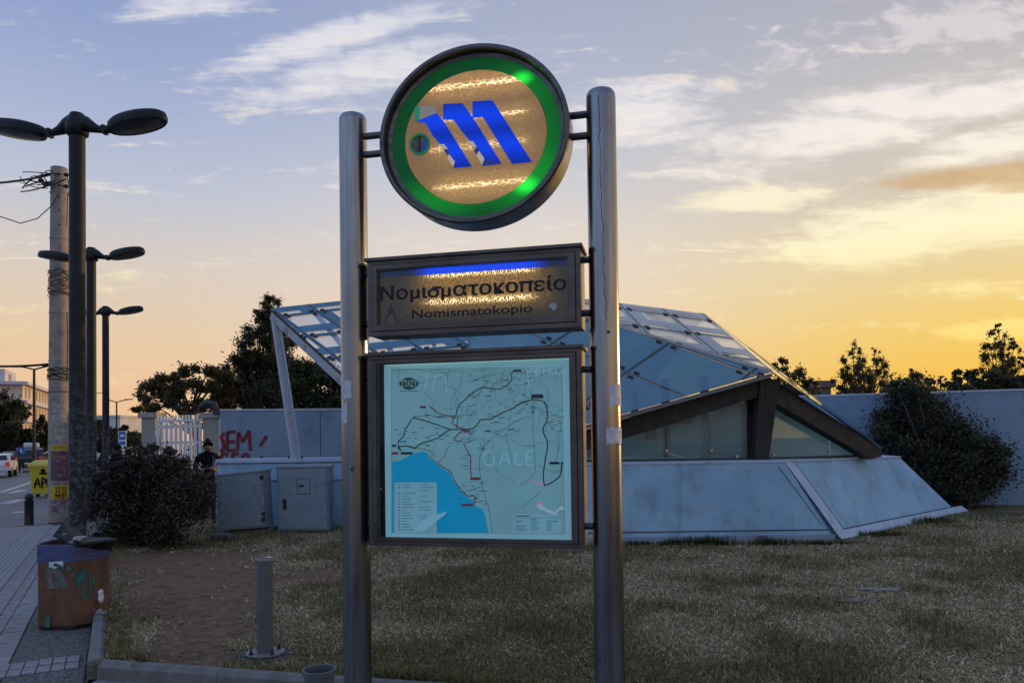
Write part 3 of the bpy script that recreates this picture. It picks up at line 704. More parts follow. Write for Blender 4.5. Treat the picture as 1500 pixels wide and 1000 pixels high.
# right-hand triangle, in the plane running back to the low corner
r0, r1 = at(1127, 668, 12.15), at(1265, 668, 13.2); r0.z = r1.z = ZT+.045
def rr(x, yy_):
    ab = r1-r0; nn = Vector((-ab.y, ab.x, 0)).normalized(); return ray_plane(x, yy_, r0, nn)
def rb(x): q = rr(x, 668); q.z = ZT+.045; return q
gpane([rb(1129), rb(1214), rr(1214, 634), rr(1129, 578)]); gpane([rb(1215.5), rb(1266), rr(1266, 664), rr(1215.5, 635)])
sill = MB(); sill.bar(gb(760)+Vector((0,-.05,-.005)), gb(1110)+Vector((0,-.05,-.005)), .05, .04); sill.bar(rb(1124)+Vector((0,-.03,-.005)), rb(1275)+Vector((0,-.03,-.005)), .05, .04)
sill.build('glazing_sill', mat('sill_dark', (.02,.024,.026), rough=.6), parent=ent, smooth=0)
sp = MB()
for x, y in ((1041, 600), (1041, 660), (976, 660), (1085, 588), (1078, 668)):
    q = gp(x, y); sp.lathe([(.028, -.03), (.028, .03), (.012, .032), (.012, .10)], q+Vector((0, -.03, 0)), 10, (Vector((1,0,0)), Vector((0,0,1)), Vector((0,1,0)))); sp.bar(q+Vector((-.1, .08, 0)), q+Vector((.1, .08, 0)), .02, .02)
for x, y in ((1133, 665), (1132, 586), (1214, 660)):
    q = rr(x, y); sp.lathe([(.026, -.04), (.026, .03)], q, 10, (Vector((1,0,0)), Vector((0,0,1)), Vector((0,1,0))))
tag(sp.build('glass_bolt', mat('bolt_steel', (.35,.33,.30), rough=.3, metal=.9), parent=ent), kind='stuff')
# inside: columns, hopper lamp, red notice, rails
ins = mat('inside_brown', (.05,.035,.028), (.07,.05,.04), 3, .6)
for x, Yc, wd in ((1033, 13.6, .13), (976, 14.2, .13), (930, 15.5, .14)):
    q = foot(x, Yc, ZT+.03); MB().box(q+Vector((0, 0, .75)), (wd, wd, 1.5)).build('inner_column', ins, parent=ent, smooth=0)
q0, q1 = at(992, 606, 14.1), at(992, 621, 14.1); h_ = MB()
h_.hexa([q1+Vector((-.2,-.2,0)), q1+Vector((.2,-.2,0)), q1+Vector((.2,.2,0)), q1+Vector((-.2,.2,0)), q0+Vector((-.32,-.3,0)), q0+Vector((.32,-.3,0)), q0+Vector((.32,.3,0)), q0+Vector((-.32,.3,0))])
h_.build('hopper_lamp', ins, parent=ent, smooth=0)
q = at(953, 636, 14.4); MB().box(q, (.23, .02, .23)).build('red_notice', mat('notice_red', (.30,.05,.045), (.24,.045,.04), 5, .6), parent=ent, smooth=0)
rl = MB()
for (x0, y0, Ya), (x1, y1, Yb) in (((915, 664, 13), (1095, 663, 13)), ((925, 672, 12.5), (940, 664, 13)), ((980, 663, 13), (1003, 672, 12.5))): rl.tube([at(x0, y0, Ya), at(x1, y1, Yb)], .02, 8)
rl.build('handrail', mat('rail_steel', (.45,.46,.46), rough=.3, metal=.8), parent=ent)
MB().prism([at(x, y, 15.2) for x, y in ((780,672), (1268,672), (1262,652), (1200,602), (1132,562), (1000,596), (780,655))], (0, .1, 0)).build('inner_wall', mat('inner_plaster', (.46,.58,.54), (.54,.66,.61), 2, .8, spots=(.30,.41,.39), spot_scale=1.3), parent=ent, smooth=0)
# left low wall of the entrance with the strut
lw = MB(); Yw = 14.2; ztl = at(420, 676, Yw).z; x0w, x1w = foot(318, Yw).x, XL+.3
lw.box(((x0w+x1w)/2, Yw+.25, (ztl-.26)/2-.03), (x1w-x0w, .5, ztl+.26)); lw.build('low_wall', conc_blue, parent=ent, smooth=0)
lw = MB(); lw.box(((x0w+x1w)/2, Yw+.25, ztl+.03), (x1w-x0w+.04, .58, .07)); lw.build('wall_coping', conc_edge, parent=ent, smooth=0)
lw = MB(); lw.box(((x0w+x1w)/2, Yw-.02, ztl-.33), (x1w-x0w-.1, .04, .04)); lw.build('wall_ledge', conc_edge, parent=ent, smooth=0)
st = MB(); s0, s1 = at(434, 671, Yw+.15), lerp(gA, gG, .03)+Vector((0, 0, -.18)); d = s1-s0; sd = Vector((1, 0, 0))
for k in (-.065, .065): st.bar(s0+sd*k, s1+sd*k, .03, .10)
st.bar(lerp(s0, s1, 0), lerp(s0, s1, .28), .13, .03); st.bar(lerp(s0, s1, .28), lerp(s0, s1, 1), .13, .05)
strut = st.build('strut', steel_paint, parent=ent, smooth=0)
bp_ = MB().box(s0+Vector((0, 0, -.015)), (.34, .22, .03)); [bp_.lathe([(.02, 0), (.02, .05)], s0+Vector((k, -.06, 0)), 6) for k in (-.13, .13)]
bp_.build('base_plate', clip_m, parent=strut, smooth=0)

# ================================================================== boundary walls and gate
def wall_between(name, a, b, z, th, m_, label, cap=True):
    o = empty(name, (a+b)/2, 0, label, 'wall'); d = (b-a).normalized()
    MB().box(((a+b)/2)+Vector((0, 0, z/2-.15)), ((b-a).length, th, z+.3), (d, Vector((-d.y, d.x, 0)), Vector((0,0,1)))).build('wall_face', m_, parent=o, smooth=0)
    if cap: MB().box(((a+b)/2)+Vector((0, 0, z+.02)), ((b-a).length, th+.03, .045), (d, Vector((-d.y, d.x, 0)), Vector((0,0,1)))).build('coping', wall_cap, parent=o, smooth=0)
    nb = int((b-a).length//3.2); jm = MB()
    for i in range(1, nb+1):
        q = lerp(a, b, i/(nb+1)); nrm = Vector((d.y, -d.x, 0)); jm.box(q+nrm*(th/2+.002)+Vector((0, 0, z/2)), (.012, .004, z-.05), (d, nrm, Vector((0,0,1))))
    if jm.v: jm.build('wall_joint', joint_dark, parent=o, smooth=0)
    return o
wa, wb = foot(324, 19.0), foot(745, 20.2)
ZW1 = at(420, 601, 19.25).z
wallL = wall_between('boundary_wall', wa, wb, ZW1, .25, wall_blue, 'blue grey boundary wall with red graffiti behind the leaning strut')
wc, wd_ = foot(1130, 18.6), foot(1540, 16.6); wd2 = wd_ + (wd_-wc).normalized()*22
ZW2 = at(1490, 572.5, 16.85).z
wallR = wall_between('boundary_wall', wc, wd2, ZW2, .25, wall_blue, 'long blue grey boundary wall behind the big round bush on the right')
ZW2b = ZW2
# graffiti strokes on the left wall
WP = Plane(wa-Vector((0, .125, 0)), wb-wa); spray = mat('red_spray', (.20,.030,.045), (.15,.022,.035), 9, .8)
gr_ = MB()
def stroke(pts, wd=.085): ribbon(gr_, smooth_line([WP.px(x, y, .004) for x, y in pts], 3), wd, lambda s, z: WP.w(s, z, .012))
for pts in ([(329, 634), (324, 640), (328, 648), (327, 658), (322, 660)], [(345, 632), (333, 633)], [(333.5, 632), (333, 660)], [(344, 646), (333, 647)], [(345, 659), (332, 660)],
            [(348, 660), (349, 633)], [(349, 633), (356, 647)], [(356, 647), (365, 630)], [(365, 630), (366.5, 659)], [(367.4, 658), (368, 659.5)], [(381, 653), (391, 638)],
            [(334, 667), (327, 664), (323, 673), (324, 687), (329, 688), (330, 679), (325, 679)], [(350, 664), (341, 665)], [(341, 664), (340, 684)], [(349, 674), (341, 674)], [(350, 684), (340, 685)],
            [(355, 686), (356, 665)], [(356, 665), (363, 666), (363, 673), (356, 675)], [(382, 668), (390, 679)]): stroke(pts)
tag(gr_.build('graffiti_stroke', spray, parent=wallL, smooth=0, fix=False), kind='stuff')
# gate piers and white fence
beige = mat('pier_render', (.30,.31,.29), (.36,.36,.33), 2, .85, spots=(.24,.24,.22), spot_scale=2)
def pier(x0, x1, ytop, Yp, label):
    a, b = foot(x0, Yp), foot(x1, Yp); z = at((x0+x1)/2, ytop, Yp).z; c = (a+b)/2; wdt = (b-a).length
    o = empty('gate_pier', c, 0, label, 'gate pier', 'rendered piers either side of the white gate')
    MB().box(c+Vector((0, .2, (z-.14)/2-.1)), (wdt, .45, z-.14+.2)).build('pier_shaft', beige, parent=o, smooth=0)
    MB().box(c+Vector((0, .2, z-.07)), (wdt+.14, .59, .14)).build('pier_cap', beige, parent=o, smooth=0)
    return o
pier(208, 228, 604, 20.3, 'beige gate pier left of the white railing, half behind the dark bush')
pier(298, 322, 604, 19.4, 'beige gate pier between white railing and graffiti wall')
fence = empty('white_fence', foot(263, 20), 0, 'white slatted steel railing between the two beige piers', 'fence')
fwhite = mat('white_paint', (.62,.62,.62), (.7,.7,.69), 4, .5)
fa, fb = foot(229.5, 20.2), foot(297, 19.6); fd = (fb-fa).normalized(); fl_ = (fb-fa).length
zt_, z2, z3 = at(263, 616, 19.9).z, at(263, 624.5, 19.9).z, at(263, 648, 19.9).z
for z in (zt_, z2, z3, .35):
    MB().bar(fa+Vector((0,0,z)), fb+Vector((0,0,z)), .05, .07).build('rail', fwhite, parent=fence, smooth=0)
for i in range(10):
    q = lerp(fa, fb, (i+.35)/9.8); MB().box(q+Vector((0, -.03, z2/2+.05)), (.10, .02, z2+.1), (fd, Vector((-fd.y, fd.x, 0)), Vector((0,0,1)))).build('slat', fwhite, parent=fence, smooth=0)
zp_ = at(263, 611, 19.9).z
for i in range(15):
    q = lerp(fa, fb, (i+.4)/14.8); MB().box(q+Vector((0, 0, (zt_+zp_)/2+.03)), (.05, .02, zp_-zt_+.06), (fd, Vector((-fd.y, fd.x, 0)), Vector((0,0,1)))).build('spike', fwhite, parent=fence, smooth=0)
fl = empty('floodlight', at(306, 603, 19.5), 0, 'dark hooded floodlight on top of the beige pier beside the graffiti wall', 'floodlight')
q = at(306, 604.5, 19.6); b = MB(); b.tube([q+Vector((-.24, 0, 0)), q+Vector((-.2, 0, .14)), q+Vector((-.02, 0, .24)), q+Vector((.16, -.05, .2)), q+Vector((.26, -.1, .05))], [.05, .1, .12, .1, .06], 10); b.build('hood', clip_m, parent=fl)
MB().box(at(319, 603, 19.15), (.16, .2, .16)).build('junction_box', clip_m, parent=fl, smooth=0)

# ================================================================== the metro sign
SL, SR = foot(521, 4.16), foot(888, 3.85)
SP = Plane(SL, SR-SL); O2 = (SL+SR)/2
rzs = math.atan2(SP.a.y, SP.a.x)
sign = empty('metro_sign', (O2.x, O2.y, ZP), rzs, 'tall metro station sign with round emblem, name panel and lit route map on steel posts', 'station sign')
HALF = (SR-SL).length/2
SP.O = Vector((O2.x, O2.y, 0))
SAX = (SP.a, SP.nr, Vector((0, 0, 1)))            # along, towards the viewer, up
RAX = (SP.a, Vector((0, 0, 1)), SP.nr)            # for rings whose axis faces the viewer
steelM, n, out = new_mat('brushed_steel'); t = steelM.node_tree
tc = n.n('ShaderNodeTexCoord').outputs['Object']
p = n.n('ShaderNodeBsdfPrincipled'); p.inputs['Metallic'].default_value = 1.0
streaks = n.noise(n.mapping(tc, scale=(26, 26, .7)), 1.0, 5, .7)
grime = n.noise(n.mapping(tc, scale=(3, 3, .8)), 1.0, 6, .65)
cc = n.mix(n.rng(streaks, .35, .7), (.20,.205,.215,1), (.31,.315,.325,1)); cc = n.mix(n.rng(grime, .5, .75, 0, .6), cc, (.13,.118,.11,1))
n.put(p.inputs['Base Color'], cc); n.put(p.inputs['Roughness'], n.rng(grime, .3, .75, .17, .34, False))
b_ = n.n('ShaderNodeBump'); b_.inputs['Strength'].default_value = .06; b_.inputs['Distance'].default_value = .01; n.put(b_.inputs['Height'], n.noise(n.mapping(tc, scale=(60, 60, 2)), 1.0, 3)); n.put(p.inputs['Normal'], b_.outputs[0])
t.links.new(p.outputs[0], out.inputs[0])
frameM = mat('bronze_frame', (.088,.072,.066), (.115,.095,.087), 5, .42, metal=.65, stretch=(1, 1, 3), bump=.03, spots=(.06,.052,.05), spot_scale=3)
rodM = mat('rod_steel', (.10,.095,.095), rough=.4, metal=.8)
paper_m = mat('paper_scrap', (.62,.64,.68), (.48,.50,.55), 25, .85, bump=.4, bscale=40)
def post(s0, x, ytop, Y):
    r_ = .0775; q = SP.w(s0, 0); zt = at(x, ytop, Y-.03).z
    b = MB(); b.lathe([(r_, ZP-.1), (r_, zt-.045)], q, 40); pst = b.build('post', steelM, parent=sign, smooth=40)
    MB().lathe([(r_, zt-.045), (r_*.97, zt-.028), (r_*.86, zt-.012), (r_*.6, zt-.002), (r_*.05, zt)], q, 40).build('post_cap', steelM, parent=pst, smooth=50)
    MB().lathe([(.15, ZP), (.15, ZP+.012), (.09, ZP+.016), (.082, ZP+.05)], q, 32).build('base_flange', rodM, parent=pst, smooth=40)
    return pst, q, r_
postL, qL, rp_ = post(-HALF, 520, 164, 4.16); postR, qR, _ = post(HALF, 880, 128, 3.85)
def on_post(q, r_, x, y, side=0):
    """angle and height of the post's surface seen at pixel (x, y)"""
    d = ray(x, y); dh = Vector((d.x, d.y)); o = Vector((CAM.x-q.x, CAM.y-q.y)); A = dh.dot(dh); B = 2*o.dot(dh); C_ = o.dot(o)-r_*r_
    disc = max(B*B-4*A*C_, 0); tt = (-B-math.sqrt(disc))/(2*A); P = CAM+d*tt
    return math.atan2(P.y-q.y, P.x-q.x), P.z
def curved_patch(mb, q, r_, pts2, jag=.0, n=7):
    """a torn scrap of paper wrapped on a round post: pts2 = (angle0, angle1, z0, z1)"""
    a0, a1, z0, z1 = pts2; vs, fs = [], []
    rnd = random.Random(int(z0*1000))
    for i in range(n+1):
        a = a0+(a1-a0)*i/n
        lo, hi = z0+rnd.uniform(-jag, jag), z1+rnd.uniform(-jag, jag)
        for z in (lo, hi):
            for rr_ in (r_+.0008, r_+.0022): vs.append((q.x+rr_*math.cos(a), q.y+rr_*math.sin(a), z))
    for i in range(n):
        k = i*4; fs += [(k, k+2, k+6, k+4), (k+1, k+5, k+7, k+3), (k, k+4, k+5, k+1), (k+2, k+3, k+7, k+6)]
    fs += [(0, 1, 3, 2), (n*4, n*4+2, n*4+3, n*4+1)]
    mb.addv(vs, fs)
for (pst, q, boxes) in ((postL, qL, [(500.8, 515, 557, 583), (500.8, 509, 590, 620)]), (postR, qR, [(892, 911.3, 563, 595), (888, 912, 626, 650)])):
    for x0, x1, y0, y1 in boxes:
        a0, z1 = on_post(q, rp_, x0, y0); a1, z0 = on_post(q, rp_, x1, y1); b = MB(); curved_patch(b, q, rp_, (a0, a1, z0, z1), .007, 9); b.build('paper_scrap', paper_m, parent=pst, smooth=0)
dr = MB(); a_, z_ = on_post(qR, rp_, 878, 150); last = None; rnd = random.Random(5); pts = []
for y in range(140, 480, 10):
    a_, z_ = on_post(qR, rp_, 876+(y-140)*.035+rnd.uniform(-1.6, 1.6), y); pts.append((qR.x+(rp_+.0006)*math.cos(a_), qR.y+(rp_+.0006)*math.sin(a_), z_))
dr.tube(pts, [.0012+.0012*rnd.random() for _ in pts], 5); a_, z_ = on_post(qR, rp_, 891, 486); dr.ball((qR.x+rp_*math.cos(a_), qR.y+rp_*math.sin(a_), z_), .009, 8, 5)
dr.build('dried_drip', mat('drip_stain', (.05,.042,.038), rough=.7), parent=postR)
a_, z_ = on_post(qL, rp_, 516, 686); MB().ball((qL.x+rp_*math.cos(a_), qL.y+rp_*math.sin(a_), z_), .012, 10, 6, sc3=(1, .4, 1.3)).build('post_screw', rodM, parent=postL)

# ---- round emblem
nf = .115
cxs, czs = SP.px(690.5, 194.5, nf)
rx = (SP.px(830, 197, nf)[0]-SP.px(551, 197, nf)[0])/2; rz = (SP.px(690, 63, nf)[1]-SP.px(690, 326, nf)[1])/2
sxx = rx/rz; cD = SP.w(cxs, czs, 0)
b = MB(); b.lathe([(rz*.955, -.10), (rz*.99, -.07), (rz, nf-.008), (rz-.008, nf), (rz-.022, nf), (rz-.028, nf-.012), (rz-.030, nf-.05), (rz-.05, nf-.055), (rz-.05, -.10)], cD, 128, RAX, sxx)
drum = b.build('round_housing', mat('drum_steel', (.085,.08,.082), (.125,.117,.115), 5, .36, metal=.9, stretch=(1, 1, 6), spots=(.12,.105,.10), spot_scale=3), parent=sign, smooth=40)
rg0 = (SP.px(794.5, 197, .06)[0]-SP.px(587, 197, .06)[0])/2/sxx; rg1 = rz-.03
# emblem coordinates in the sign's own frame: Object x runs along the sign
cl = cxs; czl = czs-ZP
gM_, n, out = new_mat('green_acrylic'); t = gM_.node_tree
tc = n.n('ShaderNodeTexCoord').outputs['Object']; X_, Y__, Z_ = n.sep(tc)
def spot(px_, py_, rs, rz_):
    s, z = SP.px(px_, py_, .06)
    v = n.comb(n.math('DIVIDE', n.math('SUBTRACT', X_, s), rs), n.math('DIVIDE', n.math('SUBTRACT', Z_, z-ZP), rz_), 0.0)
    return n.rng(n.vmath('LENGTH', v), 0, 1, 1, 0)
hot = n.math('MAXIMUM', spot(764, 115, .085, .055), spot(770, 271, .10, .07))  # bright tube ends put into the ring's emission; no tubes stand behind it
soft = n.math('ADD', spot(770, 262, .34, .26), n.math('MULTIPLY', spot(640, 292, .42, .17), .75)); soft = n.math('ADD', soft, n.math('MULTIPLY', spot(765, 125, .3, .2), .5)); soft = n.math('ADD', soft, n.math('MULTIPLY', spot(800, 190, .18, .3), .35))
em = n.math('ADD', n.math('MULTIPLY', hot, .85), n.math('ADD', n.math('MULTIPLY', soft, .20), .035))
p = n.n('ShaderNodeBsdfPrincipled'); p.inputs['Base Color'].default_value = (.003,.085,.03,1); p.inputs['Roughness'].default_value = .3; p.inputs['Specular IOR Level'].default_value = .15
p.inputs['Emission Color'].default_value = (.02,1.0,.06,1); n.put(p.inputs['Emission Strength'], em); t.links.new(p.outputs[0], out.inputs[0])
b = MB(); b.lathe([(rg0, .050), (rg0, .058), (rg1, .058), (rg1, .050)], cD, 128, RAX, sxx, closed=True)
ring = b.build('green_ring', gM_, parent=drum, smooth=40)
fM_, n, out = new_mat('crazed_emblem_face'); t = fM_.node_tree
tc = n.n('ShaderNodeTexCoord').outputs['Object']; X_, Y__, Z_ = n.sep(tc)
def bandz(py_, wd):
    s, z = SP.px(690, py_, .06); tilt = 0
    return n.rng(n.math('ABSOLUTE', n.math('SUBTRACT', Z_, z-ZP)), 0, wd, 1, 0)
def xs_(a, b2, fade=.06):
    sa, sb = SP.px(a, 197, .06)[0], SP.px(b2, 197, .06)[0]
    return n.math('MULTIPLY', n.rng(X_, sa, sa+fade), n.rng(X_, sb-fade, sb, 1, 0))
Bs = [(124, .018, 618, 778, 1.0), (172, .014, 640, 778, .75), (214, .022, 622, 778, .55), (271, .016, 628, 778, .9)]  # glow of backlight tubes painted as emission bands; tubes themselves are not modelled
tight = wide = None
for py_, wd, xa, xb, k in Bs:
    q = n.math('MULTIPLY', n.math('MULTIPLY', bandz(py_, wd*1.5), xs_(xa, xb, .05)), k); r2 = n.math('MULTIPLY', n.math('MULTIPLY', bandz(py_, wd*7.5), xs_(xa-14, xb+30, .2)), k)
    tight = q if tight is None else n.math('MAXIMUM', tight, q); wide = r2 if wide is None else n.math('MAXIMUM', wide, r2)
vc = n.mapping(tc, scale=(26, 1, 64))
def crackle(vec, thr):
    vv = n.n('ShaderNodeTexVoronoi', feature='DISTANCE_TO_EDGE'); n.put(vv.inputs['Vector'], vec); vv.inputs['Scale'].default_value = 1
    return n.rng(vv.outputs['Distance'], 0, thr, 1, 0)
nz = n.n('ShaderNodeTexNoise'); n.put(nz.inputs['Vector'], tc); nz.inputs['Scale'].default_value = 30
vc2 = n.vmath('ADD', vc, n.vmath('SCALE', nz.outputs['Color'], scale=.7))
vc3 = n.vmath('MULTIPLY', vc2, (1.0, 0.0, 1.0))
ck = crackle(vc3, .10); ckf = crackle(n.vmath('MULTIPLY', vc2, (1.9, 0.0, 1.7)), .10)
fine = n.noise(n.mapping(tc, scale=(8, 1, 120)), 1.0, 3)
body = n.ramp(n.rng(Z_, SP.px(690, 297, .06)[1]-ZP, SP.px(690, 99, .06)[1]-ZP, 0, 1, False), [(0, (.40,.24,.055)), (.3, (.32,.185,.055)), (.65, (.24,.125,.045)), (1, (.26,.11,.025))])
bodyd = n.mix(n.rng(fine, .3, .7), n.mix(.3, body, (.02,.02,.02,1)), body)
col = n.mix(.55, n.mix(n.math('MULTIPLY', n.math('MAXIMUM', ck, n.math('MULTIPLY', ckf, .5)), .40), bodyd, (.60,.48,.30,1)), (.02,.012,.004,1))
p = n.n('ShaderNodeBsdfPrincipled'); n.put(p.inputs['Base Color'], col); p.inputs['Roughness'].default_value = .35
ecol = n.mix(n.math('MULTIPLY', ck, n.math('MINIMUM', n.math('MULTIPLY', tight, 1.4), 1.0)), n.mix(.6, body, (.95,.52,.17,1)), (1.0,.84,.50,1))
es_ = n.math('ADD', n.math('MULTIPLY', wide, n.math('ADD', .30, n.math('MULTIPLY', ck, .28))), n.math('MULTIPLY', tight, n.math('ADD', .45, n.math('MULTIPLY', ck, .9))))
es_ = n.math('ADD', es_, .23)
n.put(p.inputs['Emission Color'], ecol); n.put(p.inputs['Emission Strength'], es_); t.links.new(p.outputs[0], out.inputs[0])
b = MB(); b.lathe([(rg0-.002, .045), (rg0-.002, .060)], cD, 128, RAX, sxx); face = b.build('emblem_face', fM_, parent=drum, smooth=40)
# blue bars of the emblem; pixel outlines read on its face
bl, n, out = new_mat('blue_acrylic'); t = bl.node_tree
tc = n.n('ShaderNodeTexCoord').outputs['Object']; X_, Y__, Z_ = n.sep(tc)
p = n.n('ShaderNodeBsdfPrincipled'); p.inputs['Base Color'].default_value = (.003,.018,.25,1); p.inputs['Roughness'].default_value = .3; p.inputs['Specular IOR Level'].default_value = .15
p.inputs['Emission Color'].default_value = (.004,.065,1.0,1)
n.put(p.inputs['Emission Strength'], n.math('ADD', .30, n.math('MULTIPLY', n.math('MAXIMUM', bandz(172, .10), bandz(218, .10)), .38)))  # bars glow more at painted tube heights
t.links.new(p.outputs[0], out.inputs[0])
def E5(x, y): return SP.px(560+x/3.703, 70+y/3.703, .06)
def flat(name, pts, m_, n0, n1, parent, conv=E5, bev=True):
    ps2 = [conv(*q) for q in pts]
    return MB().prism([SP.w(s, z, n0) for s, z in ps2], SP.nr*(n1-n0)).build(name, m_, parent=parent, smooth=0)
flat('blue_bar', [(492,296), (600,290), (812,620), (705,632), (545,377), (492,382)], bl, .0605, .072, drum)
flat('blue_bar', [(333,311), (438,306), (497,388), (530,440), (648,630), (545,641), (556,606), (512,545), (468,500), (432,455), (387,393), (333,392)], bl, .0605, .072, drum)
flat('blue_bar', [(192,404), (298,360), (340,410), (487,645), (388,653), (398,622), (357,572), (318,530), (275,480), (237,408)], bl, .0605, .072, drum)
cream = mat('cream_facet', (.72,.60,.46), (.62,.52,.42), 30, .4, emit=(.9,.72,.5), es=.25); darkb = mat('dark_blue_facet', (.01,.03,.15), rough=.2, emit=(.0,.04,.4), es=.2)
for pts, m_ in (([(310,530), (340,528), (360,556), (330,556)], cream), ([(334,556), (362,556), (366,580), (352,582)], darkb), ([(366,582), (397,622), (387,652), (357,604)], cream),
                ([(466,512), (496,512), (514,540), (486,541)], cream), ([(500,560), (520,545), (530,562), (512,584)], darkb), ([(528,565), (557,606), (545,640), (513,588)], cream),
                ([(562,612), (640,628), (548,640)], darkb)): flat('facet', pts, m_, .0607, .0735, drum)
flat('facet', [(207,323), (286,318), (300,358), (206,394)], mat('pale_metal_facet', (.42,.37,.30), (.34,.29,.24), 40, .4, emit=(.6,.5,.4), es=.15), .0607, .070, drum)
flat('facet', [(178,329), (205,323), (203,391), (178,401)], mat('green_facet', (.01,.20,.12), rough=.3, emit=(.0,.5,.3), es=.25), .0607, .071, drum)
hs, hz = E5(205, 525); hc = SP.w(hs, hz, 0)
MB().lathe([(.048, .0605), (.048, .068), (.060, .068), (.060, .0605)], hc, 40, RAX, 1, closed=True).build('hole_ring', mat('hole_green', (.0,.14,.05), rough=.25, emit=(0,.4,.12), es=.18), parent=drum)
MB().lathe([(.0475, .0602), (.0475, .0625)], hc, 32, RAX).build('hole_disc', mat('hole_dark', (.05,.045,.04), (.22,.19,.15), 60, .5, stretch=(1, 1, 2)), parent=drum)
flat('facet', [(208,560), (228,490), (252,520), (250,560), (215,575)], mat('blue_dark_facet', (.01,.05,.20), rough=.2, emit=(0,.05,.3), es=.25), .0626, .066, drum)
flat('facet', [(196,478), (206,478), (208,570), (198,568)], clip_m, .0626, .067, drum)
# rods to the posts
for ya, side, s1 in ((199, -1, -rx*.96), (226, -1, -rx*.985), (169, 1, rx*.97), (200, 1, rx*.99)):
    xx = 546 if side < 0 else 848; z = SP.px(xx, ya, 0)[1]; q0 = SP.w(side*HALF, z, 0); q1 = SP.w(cxs+s1, z, 0)
    MB().lathe([(.019, 0), (.019, 1)], q0, 12, (SP.nr, Vector((0, 0, 1)), (q1-q0))).build('rod', rodM, parent=drum)

# ---- name panel and map case
def rect_px(pts, nn):
    q = [SP.px(x, y, nn) for x, y in pts]; return (q[0][0]+q[3][0])/2, (q[1][0]+q[2][0])/2, (q[2][1]+q[3][1])/2, (q[0][1]+q[1][1])/2     # s0, s1, z0, z1
def case(name, outer, inner, nfront, depth, wd_in=.022):
    s0, s1, z0, z1 = rect_px(outer, nfront); i0, i1, j0, j1 = rect_px(inner, nfront)
    b = MB(); cs, cz = (s0+s1)/2, (z0+z1)/2
    # shell: four sides and a back
    t_ = .012; nb_ = nfront-depth
    def bx(a0, a1, c0, c1, n0, n1): b.box(SP.w((a0+a1)/2, (c0+c1)/2, (n0+n1)/2), (a1-a0, n1-n0, c1-c0), SAX)
    bx(s0+.004, s1-.004, z1-t_-.004, z1-.004, nb_, nfront-.03); bx(s0+.004, s1-.004, z0+.004, z0+t_+.004, nb_, nfront-.03)
    bx(s0+.004, s0+.004+t_, z0+.004+t_, z1-.004-t_, nb_, nfront-.03); bx(s1-.004-t_, s1-.004, z0+.004+t_, z1-.004-t_, nb_, nfront-.03)
    bx(s0+.016, s1-.016, z0+.016, z1-.016, nb_, nb_+.01)
    bx(s0-.012, s1+.012, z1-.004, z1+.012, nb_, nfront+.012)                 # drip edge on top
    sh = b.build(name, frameM, parent=sign, smooth=0)
    # door frame: mitred profile made of an outer flange, a bead and an inner flange
    def frame(a0, a1, c0, c1, A0, A1, C0, C1, n0, n1, nm):
        f = MB()
        o4 = [(a0, c0), (a1, c0), (a1, c1), (a0, c1)]; i4 = [(A0, C0), (A1, C0), (A1, C1), (A0, C1)]
        for k in range(4):
            j = (k+1) % 4
            f.prism([SP.w(*o4[k], n0), SP.w(*o4[j], n0), SP.w(*i4[j], n0), SP.w(*i4[k], n0)], SP.nr*(n1-n0))
        return f.build(nm, frameM, parent=sh, smooth=0)
    m1 = .024
    frame(s0, s1, z0, z1, s0+m1, s1-m1, z0+m1, z1-m1, nfront-.03, nfront-.006, 'outer_frame')
    frame(s0+m1+.004, s1-m1-.004, z0+m1+.004, z1-m1-.004, i0, i1, j0, j1, nfront-.03, nfront, 'door_frame')
    frame(i0-.003, i1+.003, j0-.003, j1+.003, i0+.006, i1-.006, j0+.006, j1-.006, nfront-.034, nfront-.008, 'inner_bead')
    return sh, (s0, s1, z0, z1), (i0, i1, j0, j1)
NF = .10
npan, nout, nin = case('name_panel', [(536, 381), (849, 361), (851.5, 479.5), (539, 491)], [(551, 394), (832, 376), (833.6, 462), (552.5, 476.5)], NF, .21)
i0, i1, j0, j1 = nin
fN, n, out = new_mat('name_panel_face'); t = fN.node_tree
tc = n.n('ShaderNodeTexCoord').outputs['Object']; X_, Y__, Z_ = n.sep(tc)
sA, sB = SP.px(624, 410, .075)[0], SP.px(782, 410, .075)[0]
xr = n.math('MULTIPLY', n.rng(X_, sA-.05, sA+.05), n.rng(X_, sB-.05, sB+.05, 1, 0)); xr2 = n.math('MULTIPLY', n.rng(X_, sA-.16, sA+.12), n.rng(X_, sB-.10, sB+.16, 1, 0))
def bz(py_, wd): return n.rng(n.math('ABSOLUTE', n.math('SUBTRACT', Z_, SP.px(703, py_, .075)[1]-ZP)), 0, wd, 1, 0)
tight = n.math('MULTIPLY', n.math('MAXIMUM', bz(399, .026), bz(438.5, .028)), xr)  # light of tubes behind the panel painted into its emission
wide = n.math('MULTIPLY', n.math('MAXIMUM', bz(408, .12), bz(434, .11)), xr2)
nz = n.n('ShaderNodeTexNoise'); n.put(nz.inputs['Vector'], tc); nz.inputs['Scale'].default_value = 40
vc = n.vmath('MULTIPLY', n.vmath('ADD', n.mapping(tc, scale=(95, 1, 42)), n.vmath('SCALE', nz.outputs['Color'], scale=.9)), (1, 0, 1))
def crk(vec, thr):
    vv = n.n('ShaderNodeTexVoronoi', feature='DISTANCE_TO_EDGE'); n.put(vv.inputs['Vector'], vec); vv.inputs['Scale'].default_value = 1; return n.rng(vv.outputs['Distance'], 0, thr, 1, 0)
ck = crk(vc, .13)
col = n.mix(n.math('MULTIPLY', ck, .25), n.mix(n.rng(n.noise(tc, 7, 5), .3, .7), (.050,.038,.022,1), (.080,.060,.032,1)), (.20,.165,.11,1))
